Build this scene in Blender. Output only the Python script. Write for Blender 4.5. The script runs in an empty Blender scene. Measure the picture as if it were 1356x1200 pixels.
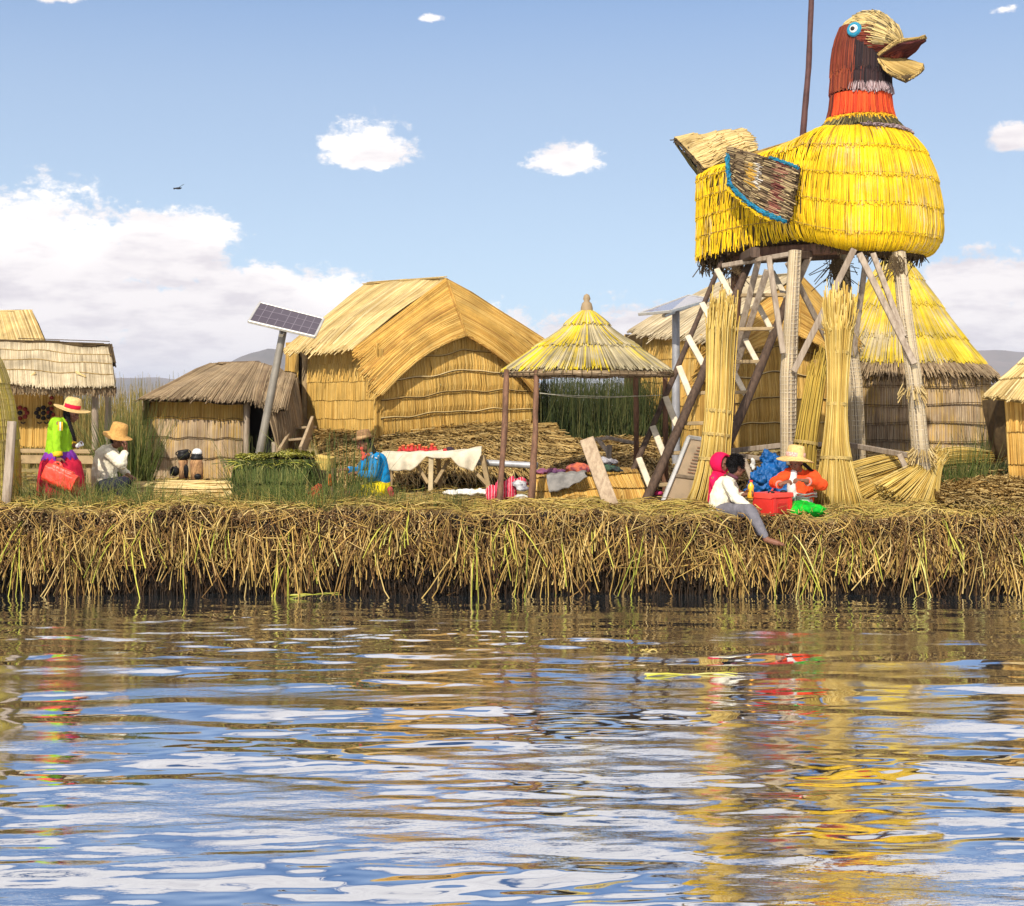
import bpy, math
import numpy as np
from mathutils import Vector
rng = np.random.default_rng(7)
C = bpy.context.scene.collection
SC = bpy.context.scene
R = math.radians
# ------------------------------------------------------------------ camera
F = 1883.0          # focal length in photo pixels
HC = 2.5            # camera height above the water
HZ = 520.0          # horizon row in the photo
cam_d = bpy.data.cameras.new('camera')
cam_d.sensor_width = 36.0
cam_d.lens = 36.0 * F / 1356.0
cam_d.shift_y = -(600.0 - HZ) / 1356.0
cam_d.clip_start = 0.1
cam_d.clip_end = 20000
cam = bpy.data.objects.new('camera', cam_d)
cam.location = (0, 0, HC)
cam.rotation_euler = (R(90), 0, 0)
C.objects.link(cam)
SC.camera = cam
SC.view_settings.view_transform = 'Standard'
SC.view_settings.look = 'None'
SC.view_settings.exposure = 0.35
SC.view_settings.gamma = 1.0
SC.cycles.max_bounces = 5
SC.cycles.transparent_max_bounces = 6
# ------------------------------------------------------------------ sun
SUN_AZ, SUN_EL = R(197), R(37)          # azimuth clockwise from +Y: behind the camera, to its left
sd = bpy.data.lights.new('sun', 'SUN')
sd.energy = 4.1
sd.angle = R(0.6)
sd.color = (1.0, 0.93, 0.80)
sun = bpy.data.objects.new('sun', sd)
tosun = Vector((math.sin(SUN_AZ) * math.cos(SUN_EL), math.cos(SUN_AZ) * math.cos(SUN_EL), math.sin(SUN_EL)))
sun.rotation_euler = tosun.to_track_quat('Z', 'Y').to_euler()
sun.location = tosun * 60
C.objects.link(sun)


# ------------------------------------------------------------------ node helper
class NT:
    def __init__(s, tree):
        s.t = tree
        s.n = tree.nodes
        s.l = tree.links

    def node(s, typ, **kw):
        n = s.n.new(typ)
        for k, v in kw.items():
            setattr(n, k, v)
        return n

    def set(s, sock, v):
        if isinstance(v, (int, float)):
            sock.default_value = v
        elif isinstance(v, (tuple, list)):
            sock.default_value = v if len(v) == len(sock.default_value) else (*v, 1.0)
        else:
            s.l.new(v, sock)

    def math(s, op, a, b=None, c=None, clamp=False):
        n = s.n.new('ShaderNodeMath')
        n.operation = op
        n.use_clamp = clamp
        for i, v in enumerate((a, b, c)):
            if v is not None:
                s.set(n.inputs[i], v)
        return n.outputs[0]

    def smooth(s, x, lo, hi, a=0.0, b=1.0):
        n = s.n.new('ShaderNodeMapRange')
        n.interpolation_type = 'SMOOTHSTEP'
        s.set(n.inputs[0], x)
        for i, v in zip((1, 2, 3, 4), (lo, hi, a, b)):
            s.set(n.inputs[i], v)
        return n.outputs[0]

    def mix(s, f, a, b, blend='MIX'):
        n = s.n.new('ShaderNodeMix')
        n.data_type = 'RGBA'
        n.blend_type = blend
        n.clamp_factor = True
        s.set(n.inputs[0], f)
        s.set(n.inputs[6], a)
        s.set(n.inputs[7], b)
        return n.outputs[2]

    def noise(s, vec, scale, detail=4.0, rough=0.55, dist=0.0, dim='3D'):
        n = s.n.new('ShaderNodeTexNoise')
        n.noise_dimensions = dim
        s.set(n.inputs['Scale'], scale)
        s.set(n.inputs['Detail'], detail)
        s.set(n.inputs['Roughness'], rough)
        s.set(n.inputs['Distortion'], dist)
        if vec is not None:
            s.l.new(vec, n.inputs['Vector'])
        return n.outputs[0]

    def mapping(s, vec, scale=(1, 1, 1), loc=(0, 0, 0), rot=(0, 0, 0)):
        n = s.n.new('ShaderNodeMapping')
        n.inputs['Scale'].default_value = scale
        n.inputs['Location'].default_value = loc
        n.inputs['Rotation'].default_value = rot
        s.l.new(vec, n.inputs['Vector'])
        return n.outputs[0]

    def ramp(s, x, cols, pos=None):
        n = s.n.new('ShaderNodeValToRGB')
        e = n.color_ramp.elements
        k = len(cols)
        while len(e) < k:
            e.new(0.5)
        for i, c in enumerate(cols):
            e[i].position = pos[i] if pos else i / max(1, k - 1)
            e[i].color = (*c[:3], 1)
        s.l.new(x, n.inputs[0])
        return n.outputs[0]


# ------------------------------------------------------------------ world: Nishita sky with clouds by direction
W = bpy.data.worlds.new('World')
SC.world = W
W.use_nodes = True
wt = NT(W.node_tree)
wt.n.clear()
sky = wt.node('ShaderNodeTexSky', sky_type='NISHITA', sun_disc=False)
sky.sun_elevation = SUN_EL
sky.sun_rotation = SUN_AZ
sky.altitude = 3800
sky.air_density = 1.0
sky.dust_density = 1.2
SKY_S = 0.10
tc = wt.node('ShaderNodeTexCoord')
sep = wt.node('ShaderNodeSeparateXYZ')
wt.l.new(tc.outputs['Generated'], sep.inputs[0])
dx, dy, dz = sep.outputs
az = wt.math('MULTIPLY', wt.math('ARCTAN2', dx, dy), 180 / math.pi)
el = wt.math('MULTIPLY', wt.math('ARCSINE', dz), 180 / math.pi)


def sky_dir(px, py):
    a = math.atan((px - 678) / F)
    return math.degrees(a), math.degrees(math.atan((HZ - py) / F * math.cos(a)))


dd = 180 / math.pi / F
comb = wt.node('ShaderNodeCombineXYZ')
wt.l.new(wt.math('MULTIPLY', az, 0.85), comb.inputs[0])
wt.l.new(wt.math('MULTIPLY', el, 1.25), comb.inputs[1])
cv = comb.outputs[0]
n_big = wt.noise(cv, 0.42, 7, 0.56, 0.25)
n_fine = wt.noise(cv, 1.9, 7, 0.64)
dens = None
low = None
CL = [(30, 350, 260, 100, 200), (215, 315, 105, 42, 120), (250, 430, 200, 90, 120), (330, 400, 130, 62, 120), (440, 425, 110, 75, 110), (-200, 370, 220, 70, 200),
      (600, 475, 190, 78, 80), (800, 470, 150, 75, 60), (950, 500, 120, 60, 40),
      (1290, 425, 105, 92, 90), (1390, 430, 130, 80, 100), (1560, 430, 200, 70, 100), (1160, 470, 120, 40, 60),
      (488, 210, 72, 58, 17), (752, 217, 56, 32, 16), (1350, 186, 44, 26, 14), (575, 24, 52, 13, 14), (60, -6, 80, 16, 14),
      (1330, 12, 45, 12, 16)]
WEAK = {16: 0.45, 17: 0.55, 18: 0.4}
for i, (x, y, rx, ru, rd) in enumerate(CL):
    a0, e0 = sky_dir(x, y)
    ex = wt.math('MULTIPLY', wt.math('SUBTRACT', az, a0), 1 / (rx * dd))
    ey = wt.math('SUBTRACT', el, e0)
    ey = wt.math('MAXIMUM', wt.math('MULTIPLY', ey, 1 / (ru * dd)), wt.math('MULTIPLY', ey, -1 / (rd * dd)))
    r2 = wt.math('ADD', wt.math('MULTIPLY', ex, ex), wt.math('MULTIPLY', ey, ey))
    b = wt.math('SUBTRACT', 1.0, wt.math('SQRT', r2))
    if i in WEAK:
        b = wt.math('SUBTRACT', b, 1 - WEAK[i])
    dens = b if dens is None else wt.math('MAXIMUM', dens, b)
    lo_ = wt.math('SUBTRACT', b, wt.math('MULTIPLY', wt.math('SUBTRACT', el, e0), 0.9 / (ru * dd)))
    low = lo_ if low is None else wt.math('MAXIMUM', low, lo_)
# broken cloud higher up (only seen mirrored in the lake)
comb2 = wt.node('ShaderNodeCombineXYZ')
wt.l.new(wt.math('MULTIPLY', az, 0.35), comb2.inputs[0])
wt.l.new(el, comb2.inputs[1])
n_hi = wt.noise(comb2.outputs[0], 0.16, 5, 0.55, 0.3)
hi = wt.math('MULTIPLY', wt.smooth(el, 15.5, 22.0), wt.math('MULTIPLY', wt.math('SUBTRACT', n_hi, 0.385), 5.0))
hi = wt.math('SUBTRACT', hi, wt.smooth(el, 22.0, 15.5))
dens = wt.math('MAXIMUM', dens, hi)
dens = wt.math('ADD', dens, wt.math('MULTIPLY', wt.math('SUBTRACT', n_big, 0.5), 1.5))
dens = wt.math('ADD', dens, wt.math('MULTIPLY', wt.math('SUBTRACT', n_fine, 0.5), 1.0))
cov = wt.smooth(dens, 0.0, 0.34)
n_sh = wt.noise(wt.mapping(cv, scale=(0.6, 1.3, 1), loc=(3.1, 7.7, 0)), 0.6, 6, 0.6)
shade = wt.math('ADD', wt.math('MULTIPLY', wt.smooth(low, 0.30, 1.1), 0.8), wt.math('MULTIPLY', wt.smooth(n_sh, 0.42, 0.68), 0.9))
shade = wt.math('MULTIPLY', shade, 0.55, clamp=True)
ccol = wt.mix(shade, (1.0, 0.95, 0.915), (0.64, 0.595, 0.625))
ccol = wt.mix(1.0, ccol, (1 / SKY_S,) * 3, 'MULTIPLY')
SKY_TINT = (0.62, 0.90, 1.14)
skyc = wt.mix(1.0, sky.outputs[0], SKY_TINT, 'MULTIPLY')
veil = wt.smooth(el, 11.0, 23.0, 0.82, 0.0)
skyc = wt.mix(veil, skyc, wt.mix(wt.smooth(el, 0.0, 15.0), tuple(v / SKY_S for v in (0.56, 0.68, 0.76)), tuple(v / SKY_S for v in (0.36, 0.475, 0.65))))
col = wt.mix(wt.math('MULTIPLY', cov, 0.97), skyc, ccol)
bg = wt.node('ShaderNodeBackground')
wt.l.new(col, bg.inputs[0])
bg.inputs[1].default_value = SKY_S
wo = wt.node('ShaderNodeOutputWorld')
wt.l.new(bg.outputs[0], wo.inputs[0])

# ------------------------------------------------------------------ mesh helpers
G = 1.02             # level of the floating reed island


def P(px, py, Y):
    """World point seen at photo pixel (px, py) at distance Y."""
    return np.array(((px - 678.0) / F * Y, Y, HC + (HZ - py) / F * Y))


WL = {}


def nrm(v):
    return v / np.maximum(np.linalg.norm(v, axis=-1, keepdims=True), 1e-9)


class MB:
    """Collects shapes and links them as ONE mesh object."""

    def __init__(s):
        s.v, s.q, s.t, s.qm, s.tm, s.n, s.qs, s.ts = [], [], [], [], [], 0, [], []

    def add(s, v, quads=None, tris=None, mat=0, flat=False, tmat=None):
        v = np.asarray(v, float).reshape(-1, 3)
        if quads is not None and len(quads):
            q = np.asarray(quads, int) + s.n
            s.q.append(q)
            s.qs.append(np.full(len(q), not flat))
            s.qm.append(np.full(len(q), mat) if np.isscalar(mat) else np.asarray(mat))
        if tris is not None and len(tris):
            t = np.asarray(tris, int) + s.n
            s.t.append(t)
            s.ts.append(np.full(len(t), not flat and tmat is None))
            s.tm.append(np.full(len(t), tmat if tmat is not None else (mat if np.isscalar(mat) else 0)))
        s.v.append(v)
        s.n += len(v)
        return s

    def build(s, name, mats, parent=None, origin=None, smooth=True):
        v = np.concatenate(s.v)
        o = np.zeros(3)
        if parent is not None:
            o = WL[parent.name]
        elif origin is not None:
            o = np.asarray(origin, float)
        v = v - o
        me = bpy.data.meshes.new(name)
        q = np.concatenate(s.q) if s.q else np.zeros((0, 4), int)
        t = np.concatenate(s.t) if s.t else np.zeros((0, 3), int)
        me.vertices.add(len(v))
        me.vertices.foreach_set('co', v.ravel())
        me.loops.add(q.size + t.size)
        me.loops.foreach_set('vertex_index', np.concatenate((q.ravel(), t.ravel())).astype(np.int32))
        me.polygons.add(len(q) + len(t))
        ls = np.concatenate((np.arange(len(q)) * 4, q.size + np.arange(len(t)) * 3)).astype(np.int32)
        me.polygons.foreach_set('loop_start', ls)
        mi = np.concatenate([*s.qm, *s.tm]).astype(np.int32) if (s.qm or s.tm) else []
        me.polygons.foreach_set('material_index', mi)
        me.polygons.foreach_set('use_smooth', np.concatenate([*s.qs, *s.ts]) if smooth else np.zeros(len(ls), bool))
        me.update(calc_edges=True)
        me.validate()
        for m in (mats if isinstance(mats, (list, tuple)) else [mats]):
            me.materials.append(m)
        ob = bpy.data.objects.new(name, me)
        C.objects.link(ob)
        if parent is not None:
            ob.parent = parent
        else:
            ob.location = o
        WL[ob.name] = o
        return ob


def tag(o, label=None, cat=None, group=None, kind=None):
    if label:
        o['label'] = label
    if cat:
        o['category'] = cat
    if group:
        o['group'] = group
    if kind:
        o['kind'] = kind
    return o


def thing(name, label, cat, loc, group=None):
    o = bpy.data.objects.new(name, None)
    o.empty_display_size = 0.2
    o.location = tuple(loc)
    C.objects.link(o)
    WL[o.name] = np.asarray(loc, float)
    return tag(o, label, cat, group)


def tubes(mb, paths, w, sides=3, mat=0, cap=False, capmat=None):
    """paths (N,K,3), radius w scalar / (N,) / (N,K): N tapered stems, each its own island."""
    p = np.asarray(paths, float)
    if p.ndim == 2:
        p = p[None]
    N, K, _ = p.shape
    if N == 0:
        return
    w = np.asarray(w, float)
    if w.ndim == 0:
        w = np.full((N, K), float(w))
    elif w.ndim == 1:
        w = np.repeat(w[:, None], K, 1) if len(w) == N else np.repeat(w[None], N, 0)
    t = np.gradient(p, axis=1)
    t = nrm(t)
    ref = np.where((np.abs(t[:, :1, 2:3]) > 0.8), np.array([[[0.96, 0.28, 0.0]]]), np.array([[[0.1, 0.2, 0.97]]]))
    ref = np.broadcast_to(ref, t.shape)
    a = nrm(np.cross(t, ref))
    b = np.cross(t, a)
    ph = rng.random((N, 1, 1)) * 6.28
    V = np.empty((N, K, sides, 3))
    for i in range(sides):
        th = ph + 2 * math.pi * i / sides
        V[:, :, i] = p + w[:, :, None] * (np.cos(th) * a + np.sin(th) * b)
    base = (np.arange(N) * K * sides)[:, None, None]
    k = np.arange(K - 1)[None, :, None] * sides
    i = np.arange(sides)[None, None, :]
    j = (i + 1) % sides
    q = np.stack((base + k + i, base + k + j, base + k + sides + j, base + k + sides + i), -1).reshape(-1, 4)
    mats = mat
    if not np.isscalar(mat):
        mats = np.repeat(np.asarray(mat), (K - 1) * sides)
    tr = None
    if cap:
        bb = (np.arange(N) * K * sides)[:, None]
        tl = []
        for ii in range(1, sides - 1):
            tl.append(np.stack((bb[:, 0], bb[:, 0] + ii + 1, bb[:, 0] + ii), -1))
            e = bb[:, 0] + (K - 1) * sides
            tl.append(np.stack((e, e + ii, e + ii + 1), -1))
        tr = np.concatenate(tl)
    mb.add(V.reshape(-1, 3), q, tr, mats, tmat=capmat)


def lerp(a, b, t):
    return a + (b - a) * t


def surf(mb, S, nu, nv, mat=0, off=0.0):
    u, v = np.meshgrid(np.linspace(0, 1, nu + 1), np.linspace(0, 1, nv + 1), indexing='ij')
    p = S(u.ravel(), v.ravel())
    if off:
        p = p + normal(S, u.ravel(), v.ravel()) * off
    i, j = np.meshgrid(np.arange(nu), np.arange(nv), indexing='ij')
    a = (i * (nv + 1) + j).ravel()
    mb.add(p, np.stack((a, a + nv + 1, a + nv + 2, a + 1), -1), mat=mat)


def normal(S, u, v, e=4e-3):
    u2, v2 = np.clip(u, e, 1 - e), np.clip(v, e, 1 - e)
    return nrm(np.cross(S(u2 + e, v2) - S(u2 - e, v2), S(u2, v2 + e) - S(u2, v2 - e)))


def quad(A, B, Cc, D, sag=0.0, out=(0, -1, 0.8), bow=0.0):
    """S(u,v): A top-left, B top-right, C bottom-right, D bottom-left, bulging by sag along the normal."""
    A, B, Cc, D = (np.asarray(x, float) for x in (A, B, Cc, D))
    nn = nrm(np.cross(B - A + Cc - D, D - A + Cc - B))
    if np.dot(nn, out) < 0:
        nn = -nn

    def S(u, v):
        u = np.asarray(u)[:, None]
        v = np.asarray(v)[:, None]
        p = lerp(lerp(A, B, u), lerp(D, Cc, u), v) + np.array((0, 0, bow)) * u * 4 * v * (1 - v)
        un = 0.016 * (np.sin(u * 7.1 + A[0] * 3 + v * 2) + 0.7 * np.sin(u * 15.7 + v * 5 + A[1]) + 0.5 * np.sin(v * 9 + u * 3)) if sag >= 0.03 else 0.0
        return p + nn * (sag * 4 * v * (1 - v) * (0.4 + 0.6 * 4 * u * (1 - u)) + un)
    return S


def thatch(mb, S, n, rows=1, w=0.011, lift=0.03, over=0.06, sgn=None, out=(0, -1, 0.8), K=4, mat=0, wav=0.0, fringe=0.03, back=None, backoff=-0.02, skew=0.0, u0=0.0, u1=1.0, matf=None, jit=0.6, ve=1.0):
    """Cover the surface S with rows of reed stems running along v, each row lapping over the next."""
    if sgn is None:
        sgn = 1 if np.dot(normal(S, np.array([0.5]), np.array([0.5]))[0], out) > 0 else -1
    for r in range(rows):
        u = u0 + (u1 - u0) * (np.arange(n) + rng.random(n)) / n
        wv = wav * (np.sin(u * 17 + r * 1.3) + 0.6 * np.sin(u * 31 + r * 2.1)) / rows
        wv2 = wav * (np.sin(u * 17 + (r + 1) * 1.3) + 0.6 * np.sin(u * 31 + (r + 1) * 2.1)) / rows
        va = r / rows - (over if r else 0) + wv * (1 if r else 0)
        vb = (r + 1) / rows + (wv2 if r < rows - 1 else 0) + rng.normal(0, 1, n) * fringe / rows * (1.0 if r == rows - 1 else 0.35)
        vb = vb * ve if r == rows - 1 else vb
        t = np.linspace(0, 1, K)[None]
        vv = va[:, None] + (vb - va)[:, None] * t if not np.isscalar(va) else va + (vb - va)[:, None] * t
        uu = u[:, None] + (rng.normal(0, jit, n) / n)[:, None] * t + skew * vv
        base = S(np.clip(uu, -0.02, 1.02).ravel(), vv.ravel())
        nn = normal(S, np.clip(uu, 0, 1).ravel(), np.clip(vv, 0, 1).ravel()) * sgn
        h = (lift * (0.12 + 0.88 * t) * (0.65 + 0.7 * rng.random((n, 1)))).repeat(1, 0)
        h = np.broadcast_to(h, uu.shape).ravel()[:, None]
        p = (base + nn * h).reshape(n, K, 3)
        ww = w * (0.65 + 0.7 * rng.random(n))
        m = mat
        if matf is not None:
            m = matf(u, np.full(n, (r + 0.5) / rows))
        tubes(mb, p, ww, 3, m)
    if back is not None:
        surf(mb, S, 24, 12, back, backoff * sgn)


def beam(mb, p, q, w, h, mat=0, up=(0, 0, 1), bev=0.15):
    """Squared timber from p to q, with chamfered corners."""
    p, q = np.asarray(p, float), np.asarray(q, float)
    t = nrm(q - p)
    upv = np.asarray(up, float)
    if abs(np.dot(t, upv)) > 0.95:
        upv = np.array((0, 1.0, 0))
    a = nrm(np.cross(t, upv))
    b = np.cross(a, t)
    c = bev * min(w, h)
    x, y = w / 2, h / 2
    prof = [(-x + c, -y), (x - c, -y), (x, -y + c), (x, y - c), (x - c, y), (-x + c, y), (-x, y - c), (-x, -y + c)]
    v = [e + a * s + b * r for e in (p, lerp(p, q, 0.5) + (rng.random(3) - 0.5) * 0.006, q) for s, r in prof]
    f = [(k * 8 + i, k * 8 + (i + 1) % 8, k * 8 + 8 + (i + 1) % 8, k * 8 + 8 + i) for k in (0, 1) for i in range(8)]
    tr = [(0, i + 1, i) for i in range(1, 7)] + [(16, 16 + i, 17 + i) for i in range(1, 7)]
    mb.add(v, f, tr, mat, True)


def pole(mb, pts, r, sides=10, mat=0, wob=0.0, seg=10):
    """Round pole through pts with radius r (scalar or list)."""
    pts = np.asarray(pts, float)
    k = np.linspace(0, len(pts) - 1, seg + 1)
    p = np.stack([np.interp(k, np.arange(len(pts)), pts[:, i]) for i in range(3)], -1)
    rr = np.interp(k, np.linspace(0, len(pts) - 1, np.size(r)), np.atleast_1d(r)) * (1 + (rng.random(seg + 1) - 0.5) * wob)
    if wob:
        p = p + (rng.random(p.shape) - 0.5) * np.mean(rr) * wob
    tubes(mb, p[None], rr[None], sides, mat, cap=True)


def lathe(mb, prof, c, axis=(0, 0, 1), n=24, mat=0, sq=(1, 1), wav=None):
    """prof: list of (r, h)."""
    ax = nrm(np.asarray(axis, float))
    ref = np.array((1.0, 0, 0)) if abs(ax[0]) < 0.9 else np.array((0, 1.0, 0))
    a = nrm(ref - ax * np.dot(ref, ax))
    b = np.cross(ax, a)
    th = np.linspace(0, 2 * math.pi, n, endpoint=False)
    V = []
    for k, (r, h) in enumerate(prof):
        rr = r * np.ones(n)
        hh = h * np.ones(n)
        if wav is not None:
            dr, dh = wav(k, th)
            rr = rr + dr
            hh = hh + dh
        V.append(np.asarray(c) + np.outer(rr * np.cos(th) * sq[0], a) + np.outer(rr * np.sin(th) * sq[1], b) + np.outer(hh, ax))
    K = len(prof)
    i = np.arange(n)
    q = np.concatenate([np.stack((k * n + i, k * n + (i + 1) % n, (k + 1) * n + (i + 1) % n, (k + 1) * n + i), -1) for k in range(K - 1)])
    mb.add(np.concatenate(V), q, mat=mat)


def ball(mb, c, r, R3=None, n=14, mat=0, amp=0.0, fr=6.0, seed=0):
    """Ellipsoid, optionally lumpy; R3 rows = its axes."""
    r = np.asarray(r, float) * np.ones(3)
    th = np.linspace(0, 2 * math.pi, n, endpoint=False)
    ph = np.linspace(0, math.pi, n // 2 + 2)[1:-1]
    d = np.array([(math.sin(p) * math.cos(t), math.sin(p) * math.sin(t), math.cos(p)) for p in ph for t in th] + [(0, 0, 1), (0, 0, -1)])
    s = np.ones(len(d))
    if amp:
        for k in range(3):
            rs = np.random.default_rng(seed * 10 + k)
            m = rs.normal(0, 1, (3,)) * fr * (1 + k * 0.7)
            s = s + amp / (1 + 0.5 * k) * np.sin(d @ m + rs.random() * 6)
    v = d * s[:, None] * r
    if R3 is not None:
        v = v @ np.asarray(R3)
    rows = len(ph)
    i = np.arange(n)
    q = np.concatenate([np.stack((k * n + i, k * n + n + i, k * n + n + (i + 1) % n, k * n + (i + 1) % n), -1) for k in range(rows - 1)])
    T, B = rows * n, rows * n + 1
    tr = np.concatenate((np.stack((np.full(n, T), i, (i + 1) % n), -1), np.stack((np.full(n, B), (rows - 1) * n + (i + 1) % n, (rows - 1) * n + i), -1)))
    mb.add(v + np.asarray(c), q, tr, mat)


def capsule(mb, p, q, r1, r2, n=12, mat=0):
    p, q = np.asarray(p, float), np.asarray(q, float)
    L = np.linalg.norm(q - p)
    if L < 1e-6:
        return ball(mb, p, r1, n=n, mat=mat)
    t = (q - p) / L
    prof = [(r1 * math.cos(a), -r1 * math.sin(a) * -1 * -1) for a in (1.45, 1.1, 0.7, 0.3)]
    prof = [(r1 * math.cos(a), -r1 * math.sin(a)) for a in (1.5, 1.1, 0.7, 0.3)] + [(r1, 0), (lerp(r1, r2, 0.5), L / 2), (r2, L)] + [(r2 * math.cos(a), L + r2 * math.sin(a)) for a in (0.3, 0.7, 1.1, 1.5)]
    lathe(mb, prof, p, t, n, mat)
    # close the tips
    k = mb.n
    m = len(prof)
    b0 = k - m * n
    i = np.arange(1, n - 1)
    mb.t.append(np.stack((np.full(n - 2, b0), b0 + i + 1, b0 + i), -1))
    mb.tm.append(np.full(n - 2, mat))
    mb.ts.append(np.ones(n - 2, bool))
    e = k - n
    mb.t.append(np.stack((np.full(n - 2, e), e + i, e + i + 1), -1))
    mb.tm.append(np.full(n - 2, mat))
    mb.ts.append(np.ones(n - 2, bool))


def box(mb, c, s, R3=None, mat=0, bev=0.1):
    c, s = np.asarray(c, float), np.asarray(s, float)
    R3 = np.eye(3) if R3 is None else np.asarray(R3)
    beam(mb, c - R3[1] * s[1] / 2, c + R3[1] * s[1] / 2, s[0], s[2], mat, up=R3[2], bev=bev)


# ------------------------------------------------------------------ materials
MT = {}


def newmat(name):
    m = bpy.data.materials.new(name)
    m.use_nodes = True
    t = NT(m.node_tree)
    b = m.node_tree.nodes['Principled BSDF']
    b.inputs['Specular IOR Level'].default_value = 0.25
    MT[name] = m
    return m, t, b


def reedmat(name, cols, patch=None, pscale=1.2, plo=0.45, phi=0.6, var=0.35, rough=0.7, vscale=2.0, stretch=(1, 1, 1)):
    """Dry reed: every stem has its own tone; weathering in broad patches."""
    m, t, b = newmat(name)
    g = t.node('ShaderNodeNewGeometry')
    rnd = g.outputs['Random Per Island']
    c = t.ramp(rnd, cols)
    tc_ = t.node('ShaderNodeTexCoord')
    ob = t.mapping(tc_.outputs['Object'], stretch)
    if patch:
        r2 = t.math('FRACT', t.math('MULTIPLY', rnd, 17.31))
        nz = t.noise(ob, pscale, 4, 0.6)
        f = t.smooth(t.math('ADD', nz, t.math('MULTIPLY', t.math('SUBTRACT', r2, 0.5), 0.28)), plo, phi)
        c = t.mix(f, c, t.ramp(t.math('FRACT', t.math('MULTIPLY', rnd, 7.77)), patch))
    nv = t.noise(ob, vscale, 5, 0.6)
    k = t.smooth(nv, 0.3, 0.7, 1 - var, 1 + var * 0.35)
    cc = t.node('ShaderNodeCombineColor')
    for i in range(3):
        t.l.new(k, cc.inputs[i])
    c = t.mix(1.0, c, cc.outputs[0], 'MULTIPLY')
    t.l.new(c, b.inputs['Base Color'])
    b.inputs['Roughness'].default_value = rough
    return m


def plain(name, col, rough=0.6, var=0.25, scale=12.0, spec=0.25, bump=0.0, bscale=40.0, col2=None, metal=0.0, stretch=(1, 1, 1)):
    m, t, b = newmat(name)
    tc_ = t.node('ShaderNodeTexCoord')
    ob = t.mapping(tc_.outputs['Object'], stretch)
    nz = t.noise(ob, scale, 5, 0.6)
    c2 = col2 or tuple(v * (1 - var) for v in col)
    c = t.mix(t.smooth(nz, 0.35, 0.68), col, c2)
    t.l.new(c, b.inputs['Base Color'])
    b.inputs['Roughness'].default_value = rough
    b.inputs['Specular IOR Level'].default_value = spec
    b.inputs['Metallic'].default_value = metal
    if bump:
        bp = t.node('ShaderNodeBump')
        bp.inputs['Strength'].default_value = bump
        bp.inputs['Distance'].default_value = 0.02
        t.l.new(t.noise(ob, bscale, 4, 0.6), bp.inputs['Height'])
        t.l.new(bp.outputs[0], b.inputs['Normal'])
    return m


GOLD = reedmat('reed_gold', [(0.40, 0.23, 0.05), (0.56, 0.33, 0.075), (0.62, 0.39, 0.10), (0.68, 0.46, 0.15)], var=0.22)
GOLD2 = reedmat('reed_orange', [(0.36, 0.18, 0.04), (0.52, 0.29, 0.06), (0.60, 0.36, 0.085), (0.68, 0.46, 0.15)], var=0.3)
PALE = reedmat('reed_pale', [(0.34, 0.22, 0.075), (0.54, 0.38, 0.15), (0.61, 0.45, 0.19), (0.72, 0.56, 0.29)], var=0.3)
BLEACH = reedmat('reed_bleached', [(0.30, 0.23, 0.14), (0.45, 0.36, 0.22), (0.53, 0.43, 0.28), (0.61, 0.52, 0.36)], var=0.3)
GREYR = reedmat('reed_grey', [(0.16, 0.10, 0.055), (0.26, 0.18, 0.10), (0.32, 0.23, 0.13), (0.42, 0.31, 0.19)], var=0.3)
GREYW = reedmat('reed_weathered', [(0.28, 0.19, 0.11), (0.40, 0.28, 0.17), (0.47, 0.35, 0.22), (0.54, 0.42, 0.28)], var=0.3,
                patch=[(0.42, 0.27, 0.08), (0.55, 0.36, 0.12)], plo=0.5, phi=0.66)
YELK = reedmat('reed_yellow_grey', [(0.22, 0.18, 0.10), (0.36, 0.30, 0.18), (0.44, 0.37, 0.23), (0.55, 0.46, 0.28)],
               patch=[(0.50, 0.36, 0.01), (0.70, 0.52, 0.015), (0.60, 0.45, 0.04)], pscale=0.9, plo=0.49, phi=0.63)
YELR = reedmat('reed_yellow_cone', [(0.58, 0.40, 0.02), (0.72, 0.52, 0.015), (0.64, 0.47, 0.05), (0.52, 0.37, 0.05)],
               patch=[(0.45, 0.37, 0.22), (0.56, 0.46, 0.27), (0.34, 0.27, 0.15)], pscale=0.8, plo=0.50, phi=0.64)
DUCKY = reedmat('reed_yellow_paint', [(0.22, 0.12, 0.012), (0.70, 0.42, 0.006), (0.80, 0.51, 0.004), (0.82, 0.53, 0.004), (0.80, 0.54, 0.02)],
                patch=[(0.60, 0.44, 0.24), (0.66, 0.44, 0.06), (0.48, 0.32, 0.12)], pscale=1.1, plo=0.57, phi=0.70, var=0.25)
FRESH = reedmat('reed_fresh_yellow', [(0.34, 0.20, 0.04), (0.50, 0.33, 0.07), (0.58, 0.41, 0.11), (0.66, 0.50, 0.19)], var=0.25)
GREEN = reedmat('reed_green', [(0.045, 0.07, 0.012), (0.08, 0.115, 0.022), (0.13, 0.155, 0.035), (0.26, 0.24, 0.07)], var=0.4, rough=0.6)
GREEND = reedmat('reed_dark_green', [(0.022, 0.034, 0.010), (0.04, 0.058, 0.016), (0.07, 0.09, 0.024), (0.16, 0.15, 0.05)], var=0.4, rough=0.6)
FIELD = reedmat('reed_field', [(0.10, 0.10, 0.025), (0.20, 0.17, 0.045), (0.34, 0.25, 0.075), (0.46, 0.33, 0.11)], var=0.3)
LITTER = reedmat('reed_litter', [(0.13, 0.075, 0.022), (0.38, 0.24, 0.065), (0.52, 0.36, 0.10), (0.40, 0.32, 0.06), (0.62, 0.46, 0.17)], var=0.35)
DANGLE = reedmat('reed_dangling', [(0.06, 0.028, 0.009), (0.17, 0.085, 0.026), (0.36, 0.21, 0.06), (0.50, 0.33, 0.085), (0.62, 0.45, 0.18)], var=0.4)
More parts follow.
